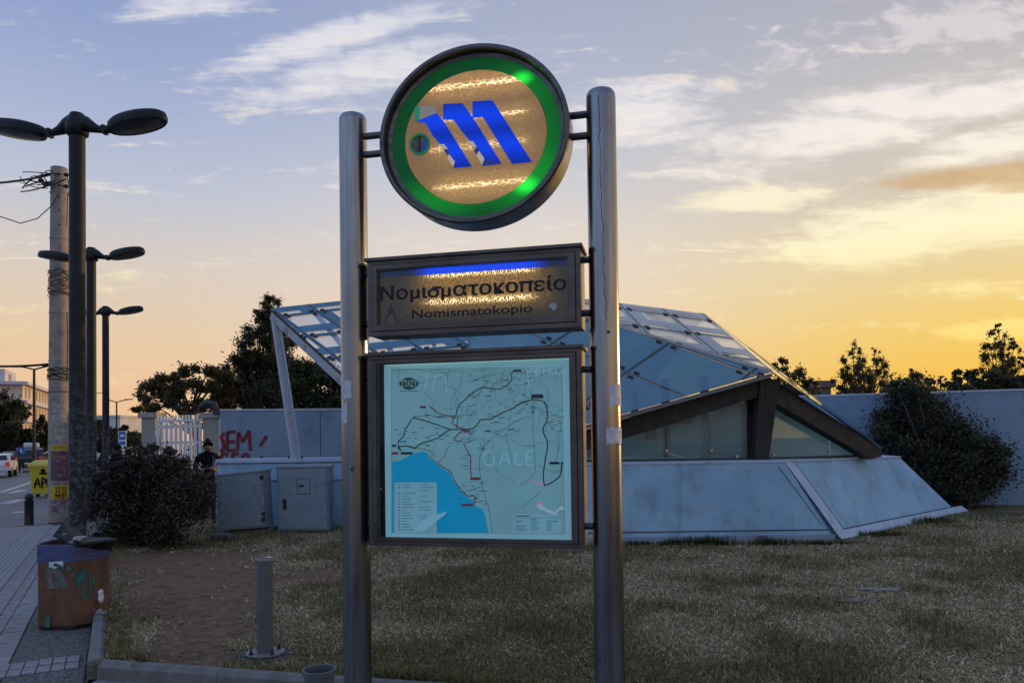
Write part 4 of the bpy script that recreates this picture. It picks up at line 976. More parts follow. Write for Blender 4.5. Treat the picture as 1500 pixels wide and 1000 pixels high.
p = n.n('ShaderNodeBsdfPrincipled'); n.put(p.inputs['Base Color'], col); p.inputs['Roughness'].default_value = .3
n.put(p.inputs['Emission Color'], n.mix(n.math('MULTIPLY', ck, tight), (.70,.34,.06,1), (1,.84,.50,1)))
n.put(p.inputs['Emission Strength'], n.math('ADD', n.math('ADD', .022, n.math('MULTIPLY', wide, n.math('ADD', .19, n.math('MULTIPLY', ck, .5)))), n.math('MULTIPLY', tight, n.math('ADD', .25, n.math('MULTIPLY', ck, 1.6)))))
t.links.new(p.outputs[0], out.inputs[0])
def sheet(name, s0, s1, z0, z1, n0, n1, m_, parent): return MB().box(SP.w((s0+s1)/2, (z0+z1)/2, (n0+n1)/2), (s1-s0, n1-n0, z1-z0), SAX).build(name, m_, parent=parent, smooth=0)
zb = (SP.px(551, 404, .075)[1]+SP.px(832, 392, .075)[1])/2
sheet('name_face', i0-.01, i1+.01, j0-.01, zb, .066, .072, fN, npan)
fB, n, out = new_mat('blue_name_band'); t = fB.node_tree
X_, Y__, Z_ = n.sep(n.n('ShaderNodeTexCoord').outputs['Object'])
xr = n.math('MULTIPLY', n.rng(X_, sA-.10, sA+.05), n.rng(X_, sB-.05, sB+.10, 1, 0))  # tube glow painted along the band, fading out at both ends
p = n.n('ShaderNodeBsdfPrincipled'); p.inputs['Base Color'].default_value = (.008,.016,.085,1); p.inputs['Roughness'].default_value = .25
p.inputs['Emission Color'].default_value = (.0,.06,1,1); n.put(p.inputs['Emission Strength'], n.math('ADD', n.math('MULTIPLY', xr, .85), .02)); t.links.new(p.outputs[0], out.inputs[0])
sheet('blue_band', i0-.01, i1+.01, zb, j1+.01, .066, .0735, fB, npan)
black_l = mat('black_lettering', (.004,.004,.005), rough=.6, spec=.1)
def sgn(nn): return lambda s, z: SP.w(s, z, nn)
def fit_text(name, txt, pxa, pxb, capx, m_, parent, nn, bold=.02, cap=.73):
    """pxa / pxb: left and right ends of the baseline, capx: cap height in pixels at the left"""
    s0, z0 = SP.px(*pxa, nn); s1, z1 = SP.px(*pxb, nn); hz_ = SP.px(pxa[0], pxa[1]-capx, nn)[1]-z0; zm = (z0+z1)/2
    b = MB(); dx_ = bold*hz_/cap
    for k, (ox, oz) in enumerate(((0, 0), (-1, 0), (1, 0), (0, 1), (0, -1), (.7, .7), (-.7, -.7), (.7, -.7), (-.7, .7))): text_into(b, txt, s0+dx_+ox*dx_, s1-dx_+ox*dx_, zm+oz*dx_*.6, zm+hz_+oz*dx_*.6, sgn(nn+k*.00012), 0.0, cap)
    return b.build(name, m_, parent=parent, smooth=0, fix=False)
fit_text('greek_name', 'Νομισματοκοπείο', (557, 438.5), (830, 425.5), 20, black_l, npan, .0728, .028)
fit_text('latin_name', 'Nomismatokopio', (603.5, 465.2), (780, 457.6), 12.6, black_l, npan, .0728, .020)
dv = MB()
def C7(x, y): return SP.px(530+x/7.141, 360+y/7.141, .0728)
def pol(pts): dv.poly([SP.w(*C7(*q), .0729) for q in pts])
pol([(294,600), (314,600), (314,640), (292,640)]); pol([(292,640), (314,640), (338,662), (342,700), (318,708), (276,704), (272,672)])
pol([(276,704), (296,706), (258,770), (264,790), (242,792), (240,778)]); pol([(322,706), (342,700), (366,772), (382,782), (380,794), (360,792)])
dv.build('dividers_pictogram', mat('pictogram_navy', (.006,.008,.02), rough=.4), parent=npan, smooth=0, fix=False)
dv = MB(); c_ = SP.px(810, 449, .0728)
dv.prism([SP.w(c_[0]+.021*math.cos(a)*(1 if not 3.3 < a < 4.6 else .5), c_[1]+.021*math.sin(a)*(1 if not 3.3 < a < 4.6 else .6), .073) for a in [k*2*math.pi/16 for k in range(16)]], SP.nr*.001)
dv.build('white_sticker', mat('sticker_white', (.62,.62,.66), (.5,.5,.55), 30, .6), parent=npan, smooth=0)
pane_m, n, out = new_mat('case_glass'); t = pane_m.node_tree
tr = n.n('ShaderNodeBsdfTransparent'); tr.inputs[0].default_value = (.94,.965,.955,1); gl_ = n.n('ShaderNodeBsdfGlossy'); gl_.inputs['Roughness'].default_value = .02
fr_ = n.n('ShaderNodeFresnel'); fr_.inputs[0].default_value = 1.45; ms_ = n.n('ShaderNodeMixShader'); n.put(ms_.inputs[0], n.math('MULTIPLY', fr_.outputs[0], .30)); t.links.new(tr.outputs[0], ms_.inputs[1]); t.links.new(gl_.outputs[0], ms_.inputs[2]); t.links.new(ms_.outputs[0], out.inputs[0])
sheet('glass_pane', i0+.003, i1-.003, j0+.003, j1-.003, .083, .087, pane_m, npan)
s_, z_ = SP.px(547.5, 435, NF); MB().lathe([(.008, 0), (.008, .004), (.004, .005)], SP.w(s_, z_, NF-.004), 12, RAX).build('lock', rodM, parent=npan)
def siderods(par, ys, s1):
    for ya in ys:
        z = SP.px(852, ya, .0)[1]; q0 = SP.w(HALF, z, 0); q1 = SP.w(s1-.01, z, 0)
        MB().lathe([(.018, 0), (.018, 1)], q0, 12, (SP.nr, Vector((0, 0, 1)), (q1-q0))).build('rod', rodM, parent=par)
        q0 = SP.w(-HALF, z, 0); q1 = SP.w(nout[0]+.01, z, 0); MB().lathe([(.018, 0), (.018, 1)], q0, 12, (SP.nr, Vector((0, 0, 1)), (q1-q0))).build('rod', rodM, parent=par)
siderods(npan, (381, 459), nout[1])

mcase, mout, min_ = case('map_case', [(536, 521), (849.5, 507), (856, 803), (542, 800)], [(552, 533.5), (835, 520.5), (838.5, 790), (551, 791.5)], NF, .21)
siderods(mcase, (541, 770), mout[1])
i0, i1, j0, j1 = min_
m0, m1_, w0, w1 = rect_px([(563.4, 534.5), (838, 521.5), (841, 789.5), (564, 789)], .045)
paperM, n, out = new_mat('map_paper'); t = paperM.node_tree
tc = n.n('ShaderNodeTexCoord').outputs['Object']
def backlit(name, c, es):
    M, n, out = new_mat(name); p = n.n('ShaderNodeBsdfPrincipled'); tc = n.n('ShaderNodeTexCoord').outputs['Object']; X_, Y__, Z_ = n.sep(tc)
    cl_ = n.mix(n.rng(n.noise(tc, 3.5, 5), .3, .7), (*[v*.90 for v in c], 1), (*c, 1)); n.put(p.inputs['Base Color'], cl_); p.inputs['Roughness'].default_value = .5
    n.put(p.inputs['Emission Color'], cl_); n.put(p.inputs['Emission Strength'], es); M.node_tree.links.new(p.outputs[0], out.inputs[0]); return M
land = backlit('map_land', (.19,.41,.49), .36); sea = backlit('map_sea', (.0,.28,.54), .44); margin = backlit('map_margin', (.24,.50,.61), .40); legend = backlit('map_legend', (.22,.46,.60), .36)
tube_m = mat('lit_tube', (.5,.6,.5), rough=.5, emit=(.72,.95,.75), es=.8)
sheet('map_backing', i0-.012, i1+.012, j0-.012, j1+.012, .012, .022, mat('case_dark', (.02,.022,.022), rough=.6), mcase)
mp = sheet('map_sheet', m0, m1_, w0, w1, .038, .045, margin, mcase)
sheet('light_strip', m0+.01, m1_-.003, w1-.006, w1+.004, .046, .056, tube_m, mcase)
sheet('glass_pane', i0+.003, i1-.003, j0+.003, j1-.003, .083, .087, pane_m, mcase)
NM = .0465
def M5(x, y): return SP.px(550+x/3.448, 510+y/3.448, NM)
def Mpt(x, y, n_=NM): s, z = M5(x, y); return SP.w(s, z, n_)
def printed(name, m_, polys=(), lines=(), n_=NM, stuff=False):
    b = MB()
    for q in polys: b.poly([Mpt(x, y, n_) for x, y in q])
    for pts, wd, sm in lines:
        pp = [M5(x, y) for x, y in pts]; ribbon(b, smooth_line(pp, 4) if sm else pp, wd, lambda s, z: SP.w(s, z, n_))
    o = b.build(name, m_, parent=mcase, smooth=0, fix=False)
    return tag(o, kind='stuff') if stuff else o
printed('map_land', land, [[(80,105), (943,95), (957,937), (80,930)]])
printed('map_sea', sea, [[(84,572), (110,570), (135,562), (180,535), (235,520), (265,530), (268,552), (300,572), (318,590), (350,612), (378,628), (384,655), (412,694), (436,728), (470,752), (498,772), (505,796), (540,812), (556,840), (560,880), (572,931), (84,930)]], n_=NM+.0006)
def rrect(x0, y0, x1, y1, r_=8): return [(x0+r_, y0), (x1-r_, y0), (x1, y0+r_), (x1, y1), (x0, y1), (x0, y0+r_)]
printed('map_legend', legend, [rrect(96, 676, 310, 932), rrect(694, 836, 940, 934)], n_=NM+.0012)
ink = mat('ink_navy', (.012,.022,.035), rough=.5); ink_g = mat('ink_green', (.004,.085,.05), rough=.5); ink_r = mat('ink_red', (.20,.025,.055), rough=.5, emit=(.3,.03,.06), es=.12); ink_l = mat('ink_grey', (.10,.20,.24), rough=.5)
N3 = NM+.0018
printed('map_line', ink_g, lines=[([(410,405), (417,352), (388,350), (405,345), (412,310), (425,282), (455,258), (480,232), (510,210), (540,197), (590,203), (630,206), (665,188), (690,160), (684,128), (700,114)], .0056, False), ([(115,498), (155,492), (200,502), (235,478), (310,455), (350,425), (385,408)], .0062, True)], n_=N3)
printed('map_line', ink, lines=[([(118,505), (114,470), (145,440), (150,412), (175,372), (190,350), (250,365), (320,388), (380,410), (440,409), (490,406), (515,385), (530,360), (580,358), (640,326), (700,300), (715,285), (780,262)], .0060, False), ([(795,259), (840,265), (862,285), (868,330), (866,365), (846,412), (870,480), (858,560), (848,640), (853,690)], .0060, True), ([(855,690), (880,683), (920,655), (938,628), (942,580)], .0060, True)], n_=N3)
printed('map_line', ink_r, lines=[([(272,292), (300,312), (320,330), (390,345), (395,360), (385,378), (405,390), (440,405), (455,410), (425,425), (395,458), (408,467), (440,470)], .0060, False), ([(445,478), (462,515), (480,545), (481,590), (484,657)], .005, False),
    ([(195,506), (245,508), (290,525), (292,540), (272,548), (300,568), (318,582)], .0032, True), ([(318,580), (330,560), (350,545), (360,510), (375,488)], .0032, False), ([(318,584), (350,604), (378,620), (390,650), (412,688), (440,722), (470,746), (492,740), (506,758), (498,782)], .0055, True)], n_=N3)
rd_ = random.Random(3)
def label_bars(N, box, m_name=None):
    L_ = []
    for _ in range(N):
        x, y = rd_.uniform(box[0], box[2]), rd_.uniform(box[1], box[3]); l_ = rd_.uniform(10, 34); L_.append(([(x, y), (x+l_, y-l_*.045)], rd_.choice([.0016, .002, .0026]), False))
    return L_
tx = []
for bx_ in ((180, 335, 460, 350), (395, 200, 660, 345), (340, 415, 600, 480), (90, 400, 330, 500), (420, 480, 560, 700), (400, 690, 560, 790), (620, 110, 790, 210), (690, 260, 800, 330), (840, 280, 930, 420), (560, 330, 700, 420)): tx += label_bars(24, bx_)
printed('station_names', ink, lines=tx, n_=N3+.0003, stuff=True)
lg = []
for i in range(17):
    y = 688+i*14.2
    if i not in (2,): lg.append(([(134, y), (134+rd_.uniform(18, 72), y-1)], .0024, False)); lg.append(([(116, y), (126, y)], .004, False))
    if i in (0, 1, 2, 4, 6, 8, 9, 11, 12, 13): lg.append(([(236, y), (236+rd_.uniform(15, 65), y-1)], .0024, False)); lg.append(([(222, y), (229, y)], .0032, False))
for i in range(6):
    for j in range(3):
        if rd_.random() < .85: lg.append(([(708+j*78, 862+i*11), (708+j*78+rd_.uniform(22, 60), 861+i*11)], .0026, False))
lg.append(([(708, 847), (785, 845)], .004, False)); lg.append(([(694, 858), (938, 853)], .0012, False))
printed('legend_text', ink, lines=lg, n_=N3, stuff=True)
gl2 = [([(80,105), (943,95), (957,937), (80,930), (80,105)], .0016, False), ([(200,105), (330,125), (440,118), (505,158), (565,165), (680,205), (790,255)], .0016, True), ([(445,130), (420,190), (385,262), (378,320)], .0016, True)]
for _ in range(60):
    x, y = rd_.uniform(110, 930), rd_.uniform(110, 640); pts = [(x, y)]
    a = rd_.uniform(0, 6.28)
    for k in range(5): a += rd_.uniform(-.6, .6); x += 32*math.cos(a); y += 32*math.sin(a); pts.append((min(max(x, 90), 935), min(max(y, 110), 920)))
    
    if all(q[1] < 500 or q[0] > 420 and q[1] < 700 or q[0] > 590 for q in pts): gl2.append((pts, .0016, True))
gl2 += [([(800,270), (795,420), (805,560), (800,640), (730,690)], .002, True), ([(780,340), (690,380), (560,480), (525,570), (540,700), (575,820), (588,930)], .0026, True), ([(870,370), (915,430), (920,520), (900,600)], .0018, True), ([(735,810), (830,725)], .002, False)]
printed('map_roads', ink_l, lines=gl2, n_=N3-.0004, stuff=True)
tags_n = [rrect(788,232,848,252,3), rrect(700,108,738,119,2), rrect(84,486,106,497,2), rrect(128,523,188,535,2), rrect(878,573,930,585,2)]
printed('map_tag', ink, tags_n, n_=N3+.0005)
printed('map_tag', ink_r, [rrect(225,291,256,302,2), rrect(448,413,480,424,2), rrect(82,523,116,535,2), rrect(488,652,530,664,2), rrect(434,784,494,796,2)], n_=N3+.0005)
def dot(x, y, r_): return [(x+r_*math.cos(k*math.pi/5), y+r_*math.sin(k*math.pi/5)) for k in range(10)]
printed('map_stop', ink, [dot(792,259,6), dot(942,579,6), dot(853,690,5), dot(846,412,4), dot(866,314,4), dot(484,658,5), dot(700,114,5), dot(505,158,4), dot(563,166,4), dot(680,205,4), dot(748,233,4), dot(205,453,4), dot(314,428,4), dot(118,503,6), dot(126,512,5), dot(152,470,4)], n_=N3+.0007)
# operator's oval emblem with ΣΤΑΣΥ
oval = [(169+48*math.cos(k*math.pi/16)*(1-.18*abs(math.sin(k*math.pi/16))), 178+31*math.sin(k*math.pi/16)) for k in range(32)]
printed('operator_emblem', ink_g, [oval], [([(112+dx_, 166+k*12), (226-dx_, 163+k*12)], .0035, False) for k, dx_ in ((0, 4), (1, 0), (2, 4))], n_=N3)
b = MB(); text_into(b, 'ΣΤΑΣΥ', *[M5(130, 195)[0], M5(210, 195)[0], M5(170, 194)[1], M5(170, 161)[1]], lambda s, z: SP.w(s, z, N3+.0006), .02, .73); b.build('emblem_lettering', land, parent=mcase, smooth=0, fix=False)
b = MB(); lines_ = [([(124, 217), (158, 216)], .003, False), ([(164, 216), (216, 215)], .003, False)]; printed('emblem_caption', ink_g, lines=lines_, n_=N3)
# scratched tags and tape on the glass
scr = mat('glass_scratch', (.205,.43,.535), (.17,.40,.505), 30, .5, emit=(.23,.45,.53), es=.37)
def G5(x, y): return SP.px(550+x/3.448, 510+y/3.448, .088)
def scratch(lines, wd=.006):
    b = MB()
    for pts in lines: ribbon(b, smooth_line([G5(*q) for q in pts], 3), wd, lambda s, z: SP.w(s, z, .0882))
    return b
sb_ = scratch([[(262,125), (256,180), (246,212)], [(222,118), (215,135)], [(290,210), (300,150), (325,132), (352,150), (360,215)], [(760,85), (768,130), (775,190)], [(775,125), (800,95), (808,130)], [(815,90), (812,140), (832,120), (815,112), (834,96)], [(850,130), (848,95), (868,92)], [(848,112), (866,110)], [(876,132), (878,88), (898,96), (880,112), (902,130)], [(938,92), (915,98), (912,125), (930,132), (942,110), (950,140)]], .005)
sb_.build('scratched_tag', scr, parent=mcase, smooth=0, fix=False)
scr2 = mat('glass_scratch_faint', (.19,.41,.49), rough=.5, emit=(.185,.405,.488), es=.365)
sb_ = scratch([[(590,530), (560,520), (545,555), (565,590), (595,585), (600,545)], [(625,590), (655,525), (680,590)], [(640,565), (672,563)], [(710,520), (706,585), (745,582)], [(795,520), (765,522), (765,585), (800,583)], [(766,552), (792,551)]], .009)
sb_.build('scratched_tag', scr2, parent=mcase, smooth=0, fix=False)
b = MB(); b.poly([SP.w(*G5(*q), .0883) for q in ((812,790), (835,775), (850,800), (905,825), (915,815), (940,790), (960,815), (930,815), (905,842), (850,820), (820,808))])
b.build('torn_tape', mat('tape_white', (.36,.52,.62), (.30,.45,.52), 40, .5, emit=(.4,.55,.6), es=.25), parent=mcase, smooth=0, fix=False)
b = MB(); b.poly([SP.w(*G5(*q), .0883) for q in ((770,673), (820,672), (858,692), (835,690), (812,678))]); b.poly([SP.w(*G5(*q), .0883) for q in ((822,775), (835,768), (845,782), (830,792))])
b.build('pink_scrape', mat('pink_mark', (.60,.22,.32), rough=.5, emit=(.8,.25,.4), es=.25), parent=mcase, smooth=0, fix=False)
b = MB(); b.poly([SP.w(*G5(*q), .0883) for q in ((190,925), (215,885), (270,850), (360,822), (350,840), (300,880), (240,925))]); b.build('wrinkled_film', scr2, parent=mcase, smooth=0, fix=False)
for x, y in ((548, 659), (558, 716)):
    s_, z_ = SP.px(x, y, NF); MB().lathe([(.008, 0), (.008, .004), (.004, .005)], SP.w(s_, z_, NF-.004 if x > 550 else NF-.008), 12, RAX).build('lock', rodM, parent=mcase)

# ================================================================== trees, shrubs
bark = mat('bark', (.05,.04,.032), (.08,.066,.052), 12, .9, bump=.6, bscale=30, stretch=(1, 1, .3))
leaf_dark = leaf_mat('leaf_dark', (.016,.022,.009), (.065,.070,.028), .35)
leaf_olive = leaf_mat('leaf_olive', (.034,.034,.012), (.16,.125,.042), .52)
leaf_bush = leaf_mat('leaf_bush', (.012,.016,.008), (.062,.066,.032), .22)
leaf_bush_warm = leaf_mat('leaf_bush_warm', (.014,.013,.010), (.062,.052,.038), .18)
leaf_green = leaf_mat('leaf_green', (.016,.024,.008), (.055,.068,.020), .32)
def pxc(lst, Y, jit=.8, f=1.0, sub=4, ks=.5, flat=1.0):
    """clumps listed as photo pixels (x, y, radius) at distance Y, each broken into a few smaller sprays"""
    out_ = []
    for x, y, r_ in lst:
        Yq = Y+random.uniform(-jit, jit); c = at(x, y, Yq); R_ = r_*f*Yq/F_PX
        if not sub: out_.append((c, R_)); continue
        for _ in range(sub):
            d = Vector((random.gauss(0, 1), random.gauss(0, 1), random.gauss(0, 1)*flat)).normalized()
            out_.append((c+d*R_*random.uniform(.25, 1.05), R_*ks*random.uniform(.6, 1.25)))
    return out_
def limb(mb, a, b, r0, r1, bend=.12):
    a, b = Vector(a), Vector(b); mid_ = (a+b)/2 + Vector((random.uniform(-1, 1), random.uniform(-1, 1), random.uniform(0, 1)))*(b-a).length*bend
    pts = [lerp(lerp(a, mid_, t), lerp(mid_, b, t), t) for t in (0, .25, .5, .75, 1)]
    mb.tube(pts, [r0+(r1-r0)*t for t in (0, .25, .5, .75, 1)], 7)
def tree(name, label, cat, basex, Y, clumps, n, size, lm, trunk_r=.16, group=None, flat_=0.0, squash=.8, z0=0, fork=.35, elong=2.2, shell=.5, crown='crown'):
    b0 = foot(basex, Y, z0); o = empty(name, b0, 0, label, cat, group)
    V, Qd, tn = leaves(clumps, n, size, flat_, elong, squash, shell)
    np_mesh(crown, V, Qd, lm, tint=tn, parent=o)
    mb = MB(); cz = sum(c.z for c, r_ in clumps)/len(clumps); cm = Vector((sum(c.x for c, r_ in clumps)/len(clumps), sum(c.y for c, r_ in clumps)/len(clumps), cz))
    fk = Vector((lerp(b0, cm, .5).x, lerp(b0, cm, .5).y, z0+(cz-z0)*fork))
    mb.tube([b0+Vector((0, 0, -.3)), lerp(b0, fk, .5)+Vector((trunk_r*.4, 0, 0)), fk], [trunk_r*1.25, trunk_r, trunk_r*.8], 9)
    for c, r_ in (clumps if len(clumps) < 60 else clumps[::3]): limb(mb, fk if random.random() < .6 else lerp(fk, cm, .5), c, trunk_r*.42, trunk_r*.10)
    mb.build('trunk', bark, parent=o, smooth=60); return o
# left, behind the graffiti wall
tree('umbrella_tree', 'spreading flat crowned tree behind the white railing', 'tree', 298, 25, pxc([(222,566,15), (248,556,17), (270,545,16), (300,542,18), (328,549,17), (212,586,12), (236,578,16), (262,570,17), (292,566,18), (320,572,18), (206,600,8), (228,597,12), (258,594,14), (284,590,14), (345,566,14), (310,592,14), (338,590,15)], 25, 1.2, 1.15, 5, .55, .55),
     24000, .125, leaf_olive, .13, flat_=.2, squash=.75, fork=.55, shell=.6)
tree('pine_tree', 'tall dark pine with a narrow top behind the leaning strut', 'tree', 392, 27, pxc([(393,441,9), (386,452,12), (400,456,12), (392,468,15), (405,476,14), (380,482,15), (395,492,18), (414,496,16), (374,504,18), (400,514,20), (356,520,15), (342,533,12), (372,528,22), (420,520,18), (395,540,24), (350,548,18), (425,545,22), (370,560,24), (410,570,26), (345,575,20), (388,590,26), (355,596,18), (425,596,22), (440,560,22), (408,530,22), (380,548,22), (330,566,18), (326,596,18)], 27, 1.4, 1.25, 5, .55),
     80000, .12, leaf_dark, .16, shell=.62, fork=.3, elong=2.8)
tree('broadleaf_tree', 'dense dark tree behind the wall close to the left sign post', 'tree', 470, 25.5, pxc([(440,538,15), (462,548,16), (480,560,18), (450,562,20), (500,560,18), (520,575,20), (436,580,18), (470,584,22), (500,592,20), (545,580,24), (575,592,24), (455,600,18), (425,590,20), (490,575,22)], 25.5, 1.2, 1.3, 5, .55),
     48000, .13, leaf_green, .16, shell=.62)
# right, behind the long wall
tree('young_tree', 'small leafy tree rising behind the right edge of the glass roof', 'tree', 1165, 22, pxc([(1150,528,9), (1140,545,12), (1158,548,12), (1172,552,13), (1186,560,12), (1150,568,15), (1175,576,15), (1192,574,8), (1135,562,12), (1160,590,16), (1120,580,14)], 22, .6, 1.1, 5, .48),
     7000, .105, leaf_olive, .07, shell=.62, elong=2.6, fork=.45)
tree('poplar_tree', 'twin topped thin tree behind the wall, left of the round bush', 'tree', 1262, 24, pxc([(1252,508,6), (1250,520,9), (1256,534,11), (1234,530,7), (1238,545,11), (1282,515,6), (1284,528,9), (1288,542,11), (1298,546,8), (1262,548,13), (1246,560,15), (1276,558,15), (1300,562,12), (1230,566,12), (1260,574,18), (1288,578,16), (1320,560,8), (1318,574,12), (1236,582,14), (1262,592,18)], 24, .7, 1.1, 5, .48),
     12500, .10, leaf_olive, .07, shell=.62, elong=3, fork=.4, squash=1.25)
tree('slender_tree', 'tall slender tree against the yellow sky, rightmost behind the wall', 'tree', 1466, 25, pxc([(1460,478,5), (1458,488,8), (1464,500,10), (1452,508,9), (1476,506,9), (1488,510,8), (1444,524,9), (1462,522,12), (1482,526,12), (1495,528,8), (1450,540,12), (1472,542,14), (1490,544,11), (1462,556,14), (1484,560,14)], 25, .6, 1.1, 5, .48),
     7500, .105, leaf_olive, .07, shell=.62, elong=3, fork=.45, squash=1.2)
tree('hedge_tree', 'low dark tree along the wall top below the slender tree', 'tree', 1440, 23, pxc([(1405,553,9), (1420,556,12), (1440,560,14), (1462,562,16), (1485,560,16), (1510,558,20), (1400,572,14), (1430,578,18), (1470,580,20), (1510,580,22), (1416,546,5), (1540,570,24)], 23, .6, 1.1, 5, .48),
     26000, .12, leaf_dark, .12, shell=.62)
tree('spindly_tree', 'spindly open tree just above the round bush top', 'tree', 1350, 23, pxc([(1330,558,7), (1347,552,8), (1358,556,7), (1366,560,6), (1378,556,6), (1386,565,8), (1340,570,12), (1362,574,14), (1384,580,12), (1322,580,12)], 23, .5, 1.1, 5, .48),
     3200, .10, leaf_olive, .07, shell=.62, elong=2.6)
# two shrubs standing on the lawn
BUSH_R = [(1318,585,26), (1300,610,22), (1345,578,26), (1368,600,28), (1325,622,36), (1360,634,40), (1400,628,30), (1295,645,24), (1330,664,36), (1380,668,42), (1420,660,38), (1446,668,28), (1462,690,22), (1310,690,22), (1350,700,34), (1398,702,36), (1440,706,30), (1340,552,12), (1310,562,12), (1290,628,14), (1470,660,12), (1375,724,26), (1415,728,22)]
cl_ = pxc(BUSH_R, 16.4, .75, 1.0, 0) + pxc(BUSH_R, 16.4, .75, 1.05, 3, .40)
tree('round_bush', 'big dark round bush against the wall on the right', 'bush', 1372, 16.5, cl_, 75000, .07, leaf_bush, .09, fork=.25, shell=.66, elong=1.9)
BUSH_L = [(175,694,26), (203,680,24), (232,678,24), (258,688,24), (282,704,22), (152,708,22), (195,715,34), (232,710,34), (268,716,30), (292,726,18), (146,738,20), (180,748,32), (218,750,36), (258,748,34), (284,746,22), (168,776,22), (205,780,28), (240,780,26), (208,660,9), (226,656,8), (250,662,9), (270,676,10), (292,700,9), (300,716,9), (140,700,9), (150,684,10), (172,668,9), (188,662,8), (306,734,8), (132,728,8), (134,752,10), (300,752,10)]
cl_ = pxc(BUSH_L, 11.9, .5, 1.0, 0) + pxc(BUSH_L, 11.9, .5, 1.08, 3, .36)
tree('dark_shrub', 'low dense purplish shrub beside the kerb, in front of two people', 'bush', 222, 12.0, cl_, 70000, .058, leaf_bush_warm, .05, fork=.2, shell=.66, elong=2.3)
# far left, across the street
tree('street_tree', 'rounded green tree across the street at the left edge', 'tree', 15, 75, pxc([(4,596,20), (20,590,14), (28,604,16), (8,620,26), (30,628,18), (-10,640,26), (18,645,24), (42,640,12), (36,652,14), (-30,600,34), (4,662,18)], 75, 2), 15000, .5, leaf_green, .4, shell=.62)
tree('street_tree', 'dark pointed conifer across the street left of the utility pole', 'tree', 62, 80, pxc([(62,612,5), (60,622,9), (66,632,12), (54,640,12), (70,645,13), (58,655,14), (76,655,13), (46,660,10)], 80, 2), 8000, .5, leaf_dark, .3, shell=.62)
tree('street_tree', 'dark trees showing between the lamp posts, below a white building', 'tree', 146, 78, pxc([(128,628,9), (140,620,8), (148,630,11), (160,636,9), (170,632,8), (182,628,7), (192,638,10), (204,640,9), (134,646,14), (156,650,13), (178,652,13), (200,654,12), (110,640,14), (95,645,14)], 78, 2), 12000, .5, leaf_dark, .3, shell=.62)

# ================================================================== far buildings
cream_w = mat('cream_render', (.62,.50,.40), (.68,.56,.45), .6, .85); white_w = mat('white_render', (.52,.52,.55), (.58,.58,.6), .5, .85); win_m = mat('window_dark', (.05,.05,.06), rough=.2)
Yb = 130.0
bc = foot(33, Yb, ZR); apt = empty('apartment_block', bc, 0, 'white four storey block in low sun above the trees at the far left', 'building')
ztop = at(33, 555, Yb).z
dR = Vector((-.40, .9165, 0)); dL = Vector((-.9165, -.40, 0))      # the sunlit side, and the side facing the street
H = ztop+.22; fl_h = H/4.15
def blk(c0, l1, l2, z0, z1): return [c0+Vector((0,0,z0-ZR)), c0+dR*l1+Vector((0,0,z0-ZR)), c0+dR*l1+dL*l2+Vector((0,0,z0-ZR)), c0+dL*l2+Vector((0,0,z0-ZR))], Vector((0, 0, z1-z0))
MB().prism(*blk(bc, 31, 22, ZR, ztop-1.0)).build('wall', cream_w, parent=apt, smooth=0)
off = dR*-.9+dL*-.9
for k in range(4):
    z = ztop-1.0-k*fl_h; MB().prism(*blk(bc+off, 32.8, 24, z, z+.55)).build('floor_slab', white_w, parent=apt, smooth=0)
ph = bc+dR*2+dL*3
MB().prism(*blk(ph, 9, 9, ztop-.45, ztop+1.9)).build('roof_room', white_w, parent=apt, smooth=0)
q = ph+dL*2.5-Vector((dL.y, -dL.x, 0))*0; MB().prism(*blk(ph-dR*.06+dL*2.0, .08, 1.6, ztop+.1, ztop+1.4)).build('window', win_m, parent=apt, smooth=0)
MB().prism(*blk(ph-dL*.06+dR*3.0, 2.2, .08, ztop+.1, ztop+1.3)).build('window', win_m, parent=apt, smooth=0)
nrm_w = -dL; nrm_f = -dR
for k in range(3):
    z0 = ztop-1.0-(k+1)*fl_h+1.25
    for j in range(8):
        l_ = 2.2+j*3.1+(1.0 if j > 1 else 0); c0 = bc+dR*l_-dL*.06
        f = MB().prism(*blk(c0, 1.35, .1, z0, z0+1.75)).build('window', win_m, parent=apt, smooth=0)
        MB().prism(*blk(bc+dR*(l_-.12)-dL*.16, 1.6, .2, z0-.14, z0)).build('sill', white_w, parent=f, smooth=0)
    f = MB().prism(*blk(bc-dR*.06+dL*15, .1, 1.8, z0, z0+1.6)).build('window', win_m, parent=apt, smooth=0)
    MB().prism(*blk(bc-dR*.12+dL*4, .1, 8, z0-1.1, z0-.1 if k else z0+1.4)).build('balcony_wall', white_w, parent=apt, smooth=0)
an = MB(); q = ph+dR*1.5+dL*1.5+Vector((0, 0, ztop+1.9-ZR)); an.tube([q, q+Vector((0, 0, 2.6))], .06, 5); an.tube([q+Vector((-.5, 0, 2.2)), q+Vector((.5, 0, 2.3))], .05, 5); an.tube([q+Vector((-.3, 0, 1.9)), q+Vector((.4, 0, 2.0))], .05, 5)
an.lathe([(.05, 0), (.5, .12), (.55, .2)], q+Vector((0, -.2, .9)), 12, (Vector((1,0,0)), Vector((0,0,1)), Vector((0,-1,0)))); an.build('antenna', clip_m, parent=apt)
